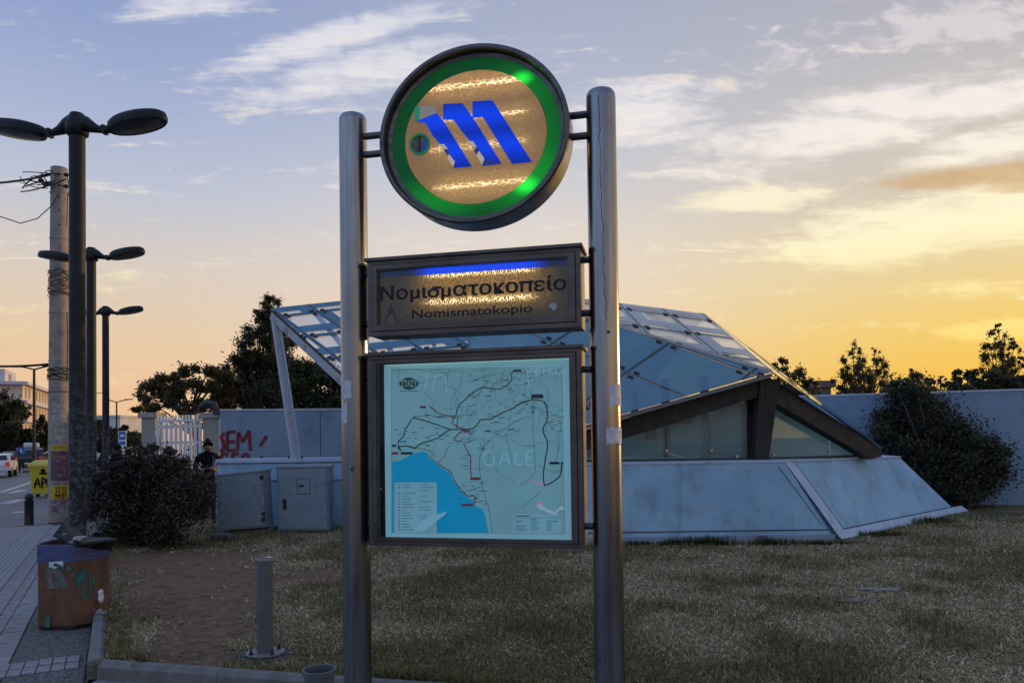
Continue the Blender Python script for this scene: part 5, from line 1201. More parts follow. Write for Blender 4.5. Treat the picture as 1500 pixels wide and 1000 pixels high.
def simple_block(name, x0, x1, ytop, Y, label, m_, wins):
    a, b = foot(x0, Y, ZR), foot(x1, Y, ZR); z = at((x0+x1)/2, ytop, Y).z; o = empty(name, (a+b)/2, 0, label, 'building')
    MB().prism([a, b, b+Vector((2, 14, 0)), a+Vector((2, 14, 0))], (0, 0, z-ZR)).build('wall', m_, parent=o, smooth=0)
    MB().prism([a+Vector((-.2,-.2,z-ZR)), b+Vector((.2,-.2,z-ZR)), b+Vector((2.2,14.2,z-ZR)), a+Vector((1.8,14.2,z-ZR))], (0, 0, .35)).build('parapet', m_, parent=o, smooth=0)
    for i in range(wins):
        p_ = lerp(a, b, (i+.5)/wins)+Vector((0, -.06, z-ZR-2.6)); MB().box(p_, (1.2, .1, 1.4)).build('window', win_m, parent=o, smooth=0)
simple_block('office_block', 139, 176, 611, 120, 'plain white box building far behind the lamp posts', white_w, 3)
simple_block('small_block', 192, 205, 622, 140, 'tiny pale building far off, just left of the gate pier', white_w, 2)
simple_block('roof_hut', 1200, 1219, 567, 40, 'small flat dark roof peeping over the wall beside the glass roof', mat('hut_grey', (.10,.09,.085), (.13,.12,.11), 2, .8), 1)

# ================================================================== street lamps
lampM = mat('lamp_paint', (.010,.014,.018), (.016,.021,.026), 6, .5, spots=(.05,.058,.065), spot_scale=9, spot_thr=(.68, .74), spec=.22)
poleM, n, out = new_mat('lamp_pole_paint'); t = poleM.node_tree
tc = n.n('ShaderNodeTexCoord').outputs['Object']; X_, Y__, Z_ = n.sep(tc)
scab = n.math('MULTIPLY', n.rng(n.noise(tc, 11, 7, .7), .46, .56), n.rng(n.math('ADD', Z_, n.math('MULTIPLY', n.noise(tc, 2.0, 3), 1.2)), 2.3, 3.6, 1, 0))
cc = n.mix(n.rng(n.noise(tc, 4, 4), .3, .7), (.009,.014,.018,1), (.016,.023,.029,1)); cc = n.mix(n.math('MULTIPLY', scab, .75), cc, n.mix(n.rng(n.noise(tc, 25, 4), .4, .6), (.055,.066,.078,1), (.13,.15,.17,1)))
p = n.n('ShaderNodeBsdfPrincipled'); n.put(p.inputs['Base Color'], cc); p.inputs['Specular IOR Level'].default_value = .22; n.put(p.inputs['Roughness'], n.math('ADD', .5, n.math('MULTIPLY', scab, .4)))
b_ = n.n('ShaderNodeBump'); b_.inputs['Strength'].default_value = .3; b_.inputs['Distance'].default_value = .01; n.put(b_.inputs['Height'], n.math('ADD', scab, n.noise(tc, 60, 3))); n.put(p.inputs['Normal'], b_.outputs[0]); t.links.new(p.outputs[0], out.inputs[0])
lensM = mat('lamp_lens', (.05,.047,.045), (.075,.07,.065), 20, .25)
def make_lamp(c, H):
    o = empty('street_lamp', c, 0)
    r_ = .104
    MB().lathe([(r_*1.02, -.1), (r_, 1.2), (r_*.97, H-.1)], c, 28).build('pole', poleM, parent=o, smooth=40)
    b = MB(); b.lathe([(r_*1.02, H-.16), (r_*1.35, H-.13), (r_*1.45, H-.02), (r_*1.15, H+.08), (r_*.8, H+.155), (r_*.2, H+.165)], c, 24); hd = b.build('pole_head', lampM, parent=o, smooth=50)
    ax = Vector((math.cos(LAMP_A), math.sin(LAMP_A), 0)); ay = Vector((-ax.y, ax.x, 0))
    for s_ in (-1, 1):
        a = ax*s_
        arm = MB(); arm.tube([c+a*.02+Vector((0,0,H+.04)), c+a*.13+Vector((0,0,H+.0)), c+a*.26+Vector((0,0,H-.06)), c+a*.37+Vector((0,0,H-.09)), c+a*.47+Vector((0,0,H-.085))], [.12, .105, .062, .042, .055], 12)
        arm.box(c+a*.40+Vector((0,0,H-.09)), (.05, .10, .11), (a, ay, Vector((0,0,1))))
        arm.build('arm', lampM, parent=o, smooth=50)
        tilt = R(9); dd = (a*math.cos(tilt)+Vector((0,0,math.sin(tilt)))).normalized(); up = dd.cross(ay*s_)*-1
        up = up if up.z > 0 else -up; hc = c+a*.46+Vector((0,0,H-.09))+dd*.42+up*.015
        h_ = MB(); h_.lathe([(.19, -.065), (.214, -.058), (.220, -.02), (.212, .045), (.19, .075), (.13, .098), (.06, .108), (.005, .11)], hc, 40, (dd, up.cross(dd), up), 1.92)
        ho = h_.build('lamp_head', lampM, parent=o, smooth=45)
        MB().lathe([(.196, -.076), (.208, -.072), (.208, -.064), (.196, -.062)], hc, 40, (dd, up.cross(dd), up), 1.92, closed=True).build('rim', lampM, parent=ho, smooth=40)
        MB().lathe([(.005, -.092), (.10, -.088), (.17, -.076), (.196, -.068)], hc, 32, (dd, up.cross(dd), up), 1.92).build('lens', lensM, parent=ho, smooth=60)
    return o
LAMP_A = R(-6)
c1 = foot(113.5, 10.0, 0); H1 = at(113, 178, 10.0).z
lamp1 = make_lamp(c1, H1-.05); tag(lamp1, 'nearest dark two headed street lamp, left of the bush', 'street lamp', 'two headed street lamps along the pavement')
for (x, y, lab) in ((134, 371, 'second two headed street lamp, its arms halfway up the nearest lamp'), (155, 455, 'farthest and smallest of the two headed street lamps')):
    Y = 10.0*(653-178)/(653-y); o = copy_tree(lamp1); o.location = foot(x, Y, 0); o['label'] = lab
# far roadside masts
def mast(x, Y, ytop, arms, lab):
    c = foot(x, Y, 0); z = at(x, ytop, Y).z; o = empty('mast_lamp', c, 0, lab, 'street lamp', 'tall slim mast lamps by the road')
    MB().lathe([(.11, ZR), (.07, z)], c, 8).build('mast', lampM, parent=o)
    for s_ in arms:
        a = MB(); k = 22*Y/F_PX*s_; e = Vector((c.x+k, c.y, z+abs(k)*.17)); a.tube([Vector((c.x, c.y, z-.05)), lerp(Vector((c.x, c.y, z)), e, .6), e], .05, 6); a.box(e, (.7, .25, .10)); a.build('arm', lampM, parent=o)
mast(50, 46, 540, (-1, 1), 'slim mast lamp with two thin arms in front of the far white block'); mast(171, 75, 588, (-.7, .8), 'slim mast lamp right of the farthest two headed lamp')

# ================================================================== utility pole
concP = mat('pole_concrete', (.26,.235,.215), (.33,.30,.275), 5, .9, bump=.3, bscale=40, spots=(.18,.165,.155), spot_scale=4)
Yu = 17.7; cu_ = foot(87, Yu, 0); zt = at(86, 246, Yu).z
pole = empty('utility_pole', cu_, 0, 'concrete utility pole covered in posters and cable', 'utility pole')
r0u, r1u = .249, .182
MB().lathe([(r0u, ZP-.1), (r1u, zt-.02), (r1u*.9, zt)], cu_, 28).build('pole_shaft', concP, parent=pole, smooth=40)
ru = lambda z: r0u+(r1u-r0u)*(z-ZP)/(zt-ZP)
holes = MB(); ang0 = math.atan2(-cu_.y, -cu_.x)
for y in (270, 292, 311, 332):
    z = at(86, y, Yu).z; r_ = ru(z); q = Vector((cu_.x+r_*math.cos(ang0), cu_.y+r_*math.sin(ang0), z)); holes.ball(q, .022, 8, 5)
tag(holes.build('climbing_hole', clip_m, parent=pole), kind='stuff')
wire_m = mat('cable_black', (.012,.012,.013), rough=.6); wire_w = mat('wire_pale', (.45,.43,.42), rough=.6)
def wrapcoil(y0, y1, turns, m_, wob, name='wrapped_wire'):
    b = MB(); z0, z1 = at(87, y1, Yu).z, at(87, y0, Yu).z; pts = []; rnd = random.Random(int(y0)); N = turns*14
    for i in range(N+1):
        a = 2*math.pi*i/14; z = z0+(z1-z0)*i/N+rnd.uniform(-wob, wob); r_ = ru(z)+.012+rnd.uniform(0, .025)*(wob > .01); pts.append((cu_.x+r_*math.cos(a), cu_.y+r_*math.sin(a), z))
    b.tube(pts, .008, 5); return b.build(name, m_, parent=pole)
wrapcoil(398, 436, 13, mat('wire_brown', (.05,.042,.038), rough=.7), .05); wrapcoil(540, 556, 9, wire_m, .05)
for y in (283, 350, 398, 458, 528): wrapcoil(y, y+.8, 1, wire_w, .001, 'tie_wire')
wrapcoil(574, 575, 1, wire_m, .001, 'tie_wire')
tg = MB(); rnd = random.Random(11)
for k in range(16):
    a = at(rnd.uniform(60, 98), rnd.uniform(252, 278), Yu+rnd.uniform(-.3, .1)); b_ = at(rnd.uniform(28, 80), rnd.uniform(250, 282), Yu+rnd.uniform(-.4, .1)); m_ = (a+b_)/2+Vector((rnd.uniform(-.2, .2), 0, rnd.uniform(-.25, .25)))
    tg.tube([lerp(lerp(a, m_, t), lerp(m_, b_, t), t) for t in (0, .2, .4, .6, .8, 1)], rnd.uniform(.008, .017), 5)
for x, y in ((60, 264), (66, 270), (97, 256), (97, 273)): tg.ball(at(x, y, Yu-.2), .05, 8, 5, sc3=(1.5, 1, .9))
tag(tg.build('cable_tangle', wire_m, parent=pole), kind='stuff')
b = MB(); b.tube([at(86, 283, Yu-.2), at(75, 302, Yu-.25), at(55, 320, Yu-.5), at(30, 327, Yu-1), at(0, 317, Yu-2), at(-60, 280, Yu-4)], .012, 5); b.build('sagging_wire', wire_m, parent=pole)
b = MB(); b.tube([at(98, 256, Yu-.2), at(102, 276, Yu-.1), at(99, 290, Yu-.2), at(98, 330, Yu-.2)], .01, 5); b.tube([at(98, 458, Yu-.2), at(99, 490, Yu-.2), at(98, 560, Yu-.2)], .012, 5); b.build('loose_wire', wire_m, parent=pole)
def span(name, pts, r_, label):
    b = MB(); b.tube(pts, r_, 6); tag(b.build(name, wire_m, origin=pts[0]), label, 'cable', 'overhead cables on the utility pole')
def sag(a, b, s_): return [lerp(a, b, k/10)+Vector((0, 0, -s_*4*(k/10)*(1-k/10))) for k in range(11)]
span('overhead_cable', sag(at(74, 256, Yu), at(-90, 268, Yu-2), .1), .026, 'upper overhead cable running left from the pole top')
span('overhead_cable', sag(at(74, 533, Yu), at(-80, 532, Yu-2), .06), .030, 'thick black cable leaving the pole level with the far rooftops')
span('overhead_cable', sag(at(98, 537, Yu), at(152, 574, 24), .25), .012, 'thin wire between the utility pole and the farthest street lamp')
# posters on the pole: they wrap its face towards the camera
def pol_at(x, y):
    z = at(87, y, Yu).z; r_ = ru(z); a, z2 = on_post(cu_, r_, x, y); return a, z2, r_
def poster(x0, x1, y0, y1, m_, name='poster', jag=.01, lift=0):
    a0, z1, r_ = pol_at(x0, y0); a1, z0, r2 = pol_at(x1, y1); b = MB(); curved_patch(b, cu_, (r_+r2)/2+.004+lift, (a0, a1, z0, z1), jag, 8); return b.build(name, m_, parent=pole, smooth=0)
yel = mat('poster_yellow', (.58,.42,.02), (.50,.36,.02), 20, .7, spots=(.3,.22,.03), spot_scale=8); pur = mat('poster_purple', (.085,.035,.06), (.15,.09,.11), 9, .75, spots=(.30,.26,.28), spot_scale=6, spot_thr=(.60, .66))
wht = mat('poster_remnant', (.42,.42,.44), (.24,.22,.21), 14, .85, spots=(.12,.11,.10), spot_scale=7); redp = mat('poster_text_red', (.14,.04,.06), rough=.7)
poster(75, 98, 651.5, 659, yel); po = poster(75, 100.5, 661, 704, pur); poster(75, 100.5, 704.5, 711, wht); poy = poster(74.5, 100.5, 711.5, 730, yel); poster(74.5, 100.5, 731, 748, mat('poster_torn', (.28,.24,.27), (.12,.06,.08), 12, .85, spots=(.4,.38,.4), spot_scale=7), jag=.03)
poster(76, 98, 606, 622, wht, jag=.04); poster(80, 95, 628, 647, wht, jag=.04); poster(78, 90, 590, 604, wht, jag=.03)
def pole_text(txt, x0, x1, yb, yt, m_, par, bold=.02, lift=.0085):
    b = MB()
    def fn(x, y):
        a, z, r_ = pol_at(x, y); return (cu_.x+(r_+lift)*math.cos(a), cu_.y+(r_+lift)*math.sin(a), z)
    text_into(b, txt, x0, x1, yb, yt, fn, bold, .73); b.build('poster_text', m_, parent=pole, smooth=0, fix=False)
pole_text('ΜΑΡΞΙΣΜ.', 76, 99, 710.3, 705.6, redp, pole); pole_text('22 23', 81, 97, 716.5, 712.4, black_l, pole, .03); pole_text('24 25', 81, 97, 721.3, 717.2, black_l, pole, .03); pole_text('ΜΑΗ', 81, 97, 726.2, 722, black_l, pole, .05); pole_text('ΝΟΜΙΚΗ', 81, 96, 729.4, 727, black_l, pole, .03)
pole_text('ΜΑΡΞΙΣΜΟΣ', 78, 98, 657, 653.4, mat('poster_text_dark', (.16,.10,.02), rough=.7), pole, .02, .0085); pole_text('ΜΑΡΞΙΣΜΟΣ', 78, 98, 671, 666.5, mat('poster_text_gold', (.32,.20,.06), rough=.7), pole, .01, .0085)

# ================================================================== litter bin with its lid tipped off
rust, n, out = new_mat('rusty_bin'); t = rust.node_tree
tc = n.n('ShaderNodeTexCoord').outputs['Object']
c0 = n.mix(n.rng(n.noise(n.mapping(tc, scale=(6, 6, 2.5)), 1, 8, .7), .3, .7), (.075,.034,.019,1), (.155,.074,.040,1)); c0 = n.mix(n.rng(n.noise(n.mapping(tc, scale=(9, 9, 2)), 1, 8, .7), .57, .66), c0, (.035,.024,.018,1)); c0 = n.mix(n.rng(n.noise(tc, 24, 6, .7), .66, .70), c0, (.34,.27,.22,1))
p = n.n('ShaderNodeBsdfPrincipled'); n.put(p.inputs['Base Color'], c0); p.inputs['Roughness'].default_value = .75; b_ = n.n('ShaderNodeBump'); b_.inputs['Strength'].default_value = .4; b_.inputs['Distance'].default_value = .01; n.put(b_.inputs['Height'], n.noise(tc, 30, 6)); n.put(p.inputs['Normal'], b_.outputs[0]); t.links.new(p.outputs[0], out.inputs[0])
f0, f1 = on(57, 921, ZP), on(107, 921.5, ZP); f1.y = f0.y = (f0.y+f1.y)/2
fw = f1.x-f0.x; ch_ = .155; dep = .14
bn = [Vector((f0.x, f0.y, ZP)), Vector((f1.x, f1.y, ZP)), Vector((f1.x+ch_, f1.y+.175, ZP)), Vector((f1.x+ch_, f1.y+.175+dep, ZP)), Vector((f1.x-.03, f1.y+.33+dep, ZP)), Vector((f0.x-.04, f1.y+.33+dep, ZP)), Vector((f0.x-.10, f1.y+.2+dep, ZP)), Vector((f0.x-.075, f1.y+.14, ZP))]
zbt = at(80, 799, f0.y).z; cb = sum(bn, Vector())/8
binr = empty('litter_bin', (cb.x, cb.y, ZP), 0, 'rusty brown litter bin with blue liner and broken dark lid', 'litter bin')
up = lambda z: Vector((0, 0, z-ZP))
def shr(pts, k): return [cb+(q-cb)*k for q in pts]
b = MB(); o8, i8 = bn, shr(bn, .955); vs = [q+Vector((0,0,.03)) for q in o8]+[q+up(zbt) for q in o8]+[q+up(zbt) for q in i8]+[q+Vector((0,0,.06)) for q in i8]
b.addv(vs, [(j*8+i, j*8+(i+1) % 8, (j+1)*8+(i+1) % 8, (j+1)*8+i) for j in range(3) for i in range(8)]+[tuple(range(8)), tuple(range(24, 32))])
body = b.build('bin_body', rust, parent=binr, smooth=0)
MB().prism(shr([q+Vector((0,0,0)) for q in bn], .97), (0, 0, .035)).build('bin_base', clip_m, parent=binr, smooth=0)
liner = mat('blue_liner', (.035,.055,.15), (.055,.08,.20), 8, .35, bump=.5, bscale=14, stretch=(1, 1, 4))
zl = at(80, 823, f0.y).z; b = MB(); rnd = random.Random(4); ring_ = []
N = 48
for lv, (k, zc, wob) in enumerate([(1.012, zl, .012), (1.03, (zl+zbt)/2, .006), (1.022, zbt+.012, .008), (.97, zbt+.010, .0), (.93, zbt-.12, .0)]):
    for i in range(N):
        tt = i/N*8; q = lerp(bn[int(tt) % 8], bn[(int(tt)+1) % 8], tt-int(tt)); q = cb+(q-cb)*(k+rnd.uniform(0, .012)); b.v.append((q.x, q.y, zc+rnd.uniform(-wob, wob)))
for lv in range(4):
    for i in range(N): b.f.append([lv*N+i, lv*N+(i+1) % N, (lv+1)*N+(i+1) % N, (lv+1)*N+i]); b.mi.append(0)
b.build('liner_bag', liner, parent=binr, smooth=50, fix=False)
Yf = f0.y-.006
teal = mat('teal_spray', (.015,.16,.15), (.012,.10,.10), 14, .7); grime_m = mat('sticker_grime', (.075,.06,.055), (.15,.13,.125), 16, .8, spots=(.28,.27,.27), spot_scale=14)
def BF(x, y): return at(x, y, Yf)
def patch(pts, m_, nm, push=0): MB().prism([BF(*q)+Vector((0, -push, 0)) for q in pts], (0, .003, 0)).build(nm, m_, parent=body, smooth=0)
patch([(70, 823), (93, 822), (93, 840), (97, 850), (102, 862), (70, 862), (67, 845)], grime_m, 'old_sticker'); patch([(72, 822.5), (93, 821.5), (93, 831), (88, 830), (80, 832), (72, 830)], paper_m, 'torn_sticker', .004)
b = MB()
def tag_stroke(pts, wd): ribbon(b, smooth_line([Vector((BF(x, y).x, BF(x, y).z)) for x, y in pts], 3), wd, lambda x, z: Vector((x, Yf-.005, z)))
tag_stroke([(79, 826), (88, 829), (94, 832)], .03); tag_stroke([(98, 830), (104, 834)], .04); tag_stroke([(70, 903), (70, 918)], .045); tag_stroke([(84, 845), (90, 858)], .02)
b.build('teal_graffiti', teal, parent=body, smooth=0, fix=False)
cN = (bn[2]-bn[1]).normalized(); cO = Vector((cN.y, -cN.x, 0)); b = MB()
def CF(x, y):
    d = ray(x, y); q = bn[1]+cO*.005; return CAM+d*((q-CAM).dot(cO)/d.dot(cO))
def cs(pts, wd):
    pp = smooth_line([Vector(((CF(x, y)-bn[1]).dot(cN), CF(x, y).z)) for x, y in pts], 3); ribbon(b, pp, wd, lambda s, z: Vector((bn[1].x, bn[1].y, 0))+cO*.006+cN*s+Vector((0, 0, z)))
cs([(110, 836), (114, 858), (119, 832), (120, 850)], .022); cs([(124, 834), (122, 868), (127, 876), (133, 860), (131, 838)], .020); cs([(136, 845), (138, 862)], .015)
b.build('teal_graffiti', teal, parent=body, smooth=0, fix=False)
lidM = mat('lid_paint', (.010,.010,.011), (.028,.028,.03), 16, .6, spots=(.26,.27,.29), spot_scale=14, spot_thr=(.62, .66), bump=.3, spec=.2)
lid = empty('bin_lid', Vector((cb.x+.12, cb.y, zbt)), 0, 'bent dark metal bin lid lying askew on the litter bin', 'lid')
pA, pB, pC = at(77, 784, 7.0), at(92, 765.5, 7.15), at(110, 797.5, 6.86); pD, pE = at(172, 789.5, 7.0), at(126, 786, 7.5); pF = at(162, 805, 7.1); pG = at(115, 803, 6.95)
def plate(pts, th, m_, nm):
    pts = [Vector(p_) for p_ in pts]; nn = (pts[1]-pts[0]).cross(pts[2]-pts[0]).normalized(); MB().prism(pts, nn*th).build(nm, m_, parent=lid, smooth=0)
plate([pB, pC, pE], .012, lidM, 'lid_flap'); plate([pC, pE, at(172, 788, 7.35), pD], .012, lidM, 'lid_top'); plate([pA, pB, pC], .012, lidM, 'lid_gable'); plate([pC, pD, pF, pG], .012, lidM, 'lid_lip')
b = MB(); pp = [lerp(lerp(pB, pE, s), lerp(pC, pE, s), .12)+Vector((0, -.014, .006)) for s in (.05, .2, .35, .5, .65)]; q2 = [lerp(lerp(pB, pE, s), lerp(pC, pE, s), .40)+Vector((0, -.014, .006)) for s in (.1, .25, .35, .5, .6)]
for i in range(4): b.poly([pp[i], pp[i+1], q2[i+1], q2[i]])
b.build('teal_graffiti', teal, parent=lid, smooth=0, fix=False)
# litter caught by the kerb
def lump(name, c, sc_, m_, label, cat, seed=1):
    b = MB(); b.ball(c, 1, 14, 10, sc3=sc_); rnd = random.Random(seed)
    b.v = [tuple(Vector(c)+(Vector(v)-Vector(c))*(1+.9*mnoise.noise(Vector(v)*24+Vector((seed, 0, 0))))) for v in b.v]
    return tag(b.build(name, m_, origin=c, smooth=50), label, cat)
lump('plastic_bag', at(148, 872, 6.78), (.018, .03, .05), mat('bag_white', (.60,.64,.70), (.5,.54,.6), 20, .4), 'crumpled pale plastic bag between bin and kerb', 'litter', 3)
lump('broken_concrete', on(147, 898, .02), (.055, .05, .045), mat('rubble', (.22,.21,.20), (.3,.29,.28), 20, .9, bump=.5), 'lump of broken concrete wedged beside the litter bin', 'rubble', 6)
lump('lawn_stone', on(1254, 880, 0), (.16, .08, .03), mat('stone_pale', (.16,.14,.11), (.22,.19,.15), 9, .9, bump=.5), 'flat pale stone in the grass right of the sign', 'stone', 9)
lump('lawn_stone', on(1290, 864, 0), (.20, .06, .02), mat('stone_pale_grey', (.22,.20,.17), (.28,.26,.22), 9, .9, bump=.5), 'thin long pale stone just behind the flat one', 'stone', 12)
lump('paper_scrap', on(394, 816, .01), (.05, .03, .012), paper_m, 'white paper scrap on the earth before the cabinets', 'litter', 15)

# ================================================================== bollards and pipes
grey_p = mat('grey_pipe_paint', (.075,.09,.10), (.10,.115,.125), 5, .6, spots=(.06,.07,.075), spot_scale=5, bump=.08)
cB = on(388.5, 958, 0); zB = at(391, 819, cB.y).z
bo = empty('steel_bollard', cB, 0, 'grey round steel bollard on a bolted plate in the lawn', 'bollard')
MB().lathe([(.0585, .0), (.0585, zB-.006), (.052, zB), (.01, zB+.002)], cB, 32).build('bollard_tube', grey_p, parent=bo, smooth=40)
MB().lathe([(.145, .012), (.145, .022), (.06, .024)], cB, 28).build('base_plate', mat('plate_galv', (.15,.155,.16), (.2,.2,.2), 9, .5, metal=.3), parent=bo, smooth=40)
MB().lathe([(.20, -.03), (.19, .002), (.02, .008)], cB, 28, sx=1.2).build('footing', mat('footing_soil', (.05,.045,.04), (.085,.078,.07), 9, .95, bump=.4), parent=bo, smooth=40)
for k in range(4):
    a = R(45+k*90); q = cB+Vector((.112*math.cos(a), .112*math.sin(a), .022)); MB().lathe([(.016, 0), (.016, .014), (.008, .015), (.008, .038)], q, 8).build('anchor_bolt', clip_m, parent=bo)
cS = foot(465, 4.66, 0); zS = at(465, 979, 4.66).z
bs = empty('pipe_stub', cS, 0, 'short open grey pipe stub cut off by the lower picture edge', 'pipe')
MB().lathe([(.092, ZP-.05), (.092, zS-.03), (.106, zS-.028), (.106, zS), (.092, zS), (.090, zS-.25)], cS, 32).build('pipe_wall', grey_p, parent=bs, smooth=40)
MB().lathe([(.001, zS-.20), (.09, zS-.20)], cS, 24).build('pipe_fill', joint_m, parent=bs)
cK = on(42.5, 765, ZP); cK.z = 0; zk = at(42.5, 722, cK.y).z
bk = empty('black_bollard', cK, 0, 'short black bollard with ball top at the pavement edge', 'bollard')
blk_p = mat('black_paint', (.010,.011,.013), (.016,.017,.02), 8, .45)
MB().lathe([(.10, ZP-.05), (.09, ZP+.03), (.088, zk-.17), (.095, zk-.16), (.06, zk-.14), (.05, zk-.12)], cK, 20).build('shaft', blk_p, parent=bk, smooth=40)
MB().ball(cK+Vector((0, 0, zk-.085)), .088, 18, 12).build('ball_top', blk_p, parent=bk)

# ================================================================== electrical cabinets
cabM = mat('cabinet_paint', (.16,.225,.275), (.20,.265,.315), 3, .5, spots=(.12,.16,.195), spot_scale=3, bump=.06); rustE = mat('cabinet_wear', (.40,.37,.35), (.12,.08,.06), 12, .8)
def cabinet(pts, Y, dep, label, tilt=False):
    tl_, tr_, br_, bl_ = [at(x, y, Y) for x, y in pts]; o = empty('electrical_cabinet', foot((pts[2][0]+pts[3][0])/2, Y), 0, label, 'cabinet')
    bk_ = Vector((0, dep, 0)); b = MB(); b.prism([bl_, br_, tr_, tl_], bk_); body = b.build('cabinet_body', cabM, parent=o, smooth=0)
    e = (tr_-tl_).normalized(); upv = (tl_-bl_).normalized()
    MB().prism([tl_-e*.02+Vector((0,-.035,.0)), tr_+e*.02+Vector((0,-.035,0)), tr_+e*.02+upv*.035+Vector((0,-.03,0)), tl_-e*.02+upv*.035+Vector((0,-.03,0))], bk_+Vector((0,.06,0))).build('cabinet_top', cabM, parent=o, smooth=0)
    di = .03; w_, h_ = (tr_-tl_).length, (tl_-bl_).length
    def f(s, t_): return lerp(lerp(bl_, br_, s), lerp(tl_, tr_, s), t_)
    dr = MB().prism([f(di/w_, .03), f(1-di/w_, .03), f(1-di/w_, .985), f(di/w_, .985)], Vector((0, -.022, 0))).build('cabinet_door', cabM, parent=o, smooth=0)
    return o, f, dr, body
o, f, dr, bd_ = cabinet([(405, 685), (481, 683.5), (482, 776), (408, 776.5)], 13.2, .35, 'upright grey electrical cabinet with small hatch, beside the leaning one')
def on_door(f, s0, s1, t0, t1, th): return MB().prism([f(s0, t0)+Vector((0,-.023,0)), f(s1, t0)+Vector((0,-.023,0)), f(s1, t1)+Vector((0,-.023,0)), f(s0, t1)+Vector((0,-.023,0))], Vector((0, -th, 0)))
on_door(f, .11, .18, .34, .50, .012).build('lock_plate', clip_m, parent=dr, smooth=0)
on_door(f, .40, .64, .58, .82, .006).build('hatch', cabM, parent=dr, smooth=0); on_door(f, .43, .53, .69, .725, .012).build('hatch_slot', clip_m, parent=dr, smooth=0)
for s, t_ in ((.395, .70), (.643, .70)): on_door(f, s-.003, s+.003, .58, .82, .007).build('hatch_gap', joint_dark, parent=dr, smooth=0)
on_door(f, .40, .64, .575, .582, .007).build('hatch_gap', joint_dark, parent=dr, smooth=0); on_door(f, .40, .64, .818, .825, .007).build('hatch_gap', joint_dark, parent=dr, smooth=0)
p0, p1 = foot(407, 13.2), foot(483, 13.2); zc = f(.5, 0).z
MB().prism([p0+Vector((0,.02,-.1)), p1+Vector((0,.02,-.1)), p1+Vector((0,.02,zc)), p0+Vector((0,.02,zc))], (0, .3, 0)).build('plinth_block', mat('cab_plinth', (.075,.065,.06), (.10,.088,.08), 6, .9, bump=.4), parent=o, smooth=0)
o, f, dr, bd_ = cabinet([(317, 697), (386, 690), (390, 771), (320, 778)], 13.0, .38, 'battered grey electrical cabinet tilting to one side, next to the bush')
for t0, t1 in ((.86, .93), (.22, .27), (.10, .17)): on_door(f, .93, 1.0, t0, t1, .02).build('broken_hinge', clip_m, parent=dr, smooth=0)
on_door(f, .955, .985, .03, .93, .004).build('bent_edge', rustE, parent=dr, smooth=0)
for s, t_ in ((.1, .86), (.1, .5), (.1, .16), (.9, .5)): on_door(f, s-.012, s+.012, t_-.01, t_+.01, .006).build('rivet', clip_m, parent=dr, smooth=0)
p0, p1 = foot(322, 13.05), foot(395, 13.05)
MB().prism([p0+Vector((0,.02,-.1)), p1+Vector((0,.02,-.1)), p1+Vector((0,.02,.10)), p0+Vector((0,.02,.04))], (0, .34, 0)).build('plinth_block', kerb_m, parent=o, smooth=0)
cc_ = on(326, 788, .04); b = MB(); ax_ = Vector((.97, -.2, .05)).normalized(); b.lathe([(.03, -.20), (.065, -.19), (.07, -.02), (.07, .10), (.05, .17), (.03, .19)], cc_+Vector((0, 0, .02)), 16, (Vector((0,0,1)), Vector((.2,.97,0)), ax_))
tag(b.build('fallen_pipe', mat('fallen_pipe_m', (.10,.11,.125), (.05,.05,.055), 12, .5), origin=cc_), 'short dark pipe piece lying below the tilted cabinet', 'pipe')

# ================================================================== yellow waste container
yb = mat('yellow_plastic', (.52,.42,.015), (.46,.36,.02), 4, .45, spots=(.28,.22,.03), spot_scale=3)
a0, a1 = on(47, 728, ZR), on(100, 728, ZR); Yk = a0.y; wz = at(60, 683, Yk).z
yc = empty('waste_container', (a0+a1)/2, 0, 'yellow plastic waste container with black graffiti, half behind the utility pole', 'waste container')
b = MB(); cx_ = (a0.x+a1.x)/2; hw = (a1.x-a0.x)/2
b.hexa([Vector((cx_+sx*hw*k, Yk+dy_, z)) for z, k, d0_, d1_ in ((ZR+.12, 1.0, 0, .75), (wz, 1.10, -.06, .85)) for sx, dy_ in ((-1, d0_), (1, d0_), (1, d1_), (-1, d1_))]); bod = b.build('container_body', yb, parent=yc, smooth=0)
b = MB(); b.prism([Vector((cx_-hw*1.16, Yk-.10, wz)), Vector((cx_+hw*1.16, Yk-.10, wz)), Vector((cx_+hw*1.16, Yk-.08, wz+.07)), Vector((cx_-hw*1.16, Yk-.08, wz+.07))], (0, 1.0, 0)); b.build('rim', yb, parent=yc, smooth=0)
b = MB(); n_ = 9; pr = [(Yk-.08+.95*k/8, wz+.07+.16*math.sin(math.pi*k/8)) for k in range(n_)]; b.prism([Vector((cx_-hw*1.12, y, z)) for y, z in pr], (hw*2.24, 0, 0)); b.build('lid', yb, parent=yc, smooth=30)
for sx in (-.8, .8):
    for dy_ in (.1, .65): MB().lathe([(.09, -.03), (.1, 0), (.09, .03)], Vector((cx_+sx*hw, Yk+dy_, ZR+.10)), 14, (Vector((0,1,0)), Vector((0,0,1)), Vector((1,0,0)))).build('wheel', blk_p, parent=yc)
b = MB()
def YP_(x, y): q = at(x, y, Yk-.05); return Vector((q.x, q.z))
def ys(pts, wd=.05): ribbon(b, smooth_line([YP_(*q) for q in pts], 3), wd, lambda x, z: Vector((x, Yk-.02-.06*max(0, min(1, (z-ZR-.12)/(wz-ZR-.12)))-.012, z)))
ys([(50, 714), (55, 700), (58, 713)]); ys([(50, 709), (58, 707)], .04); ys([(61, 715), (62, 700), (66, 702), (66, 706), (62, 708)]); ys([(68.5, 701), (69.5, 714)]); ys([(68.5, 701.5), (74, 700)]); ys([(69, 707), (73.5, 706)], .04); ys([(69.5, 713.5), (75, 712.5)])
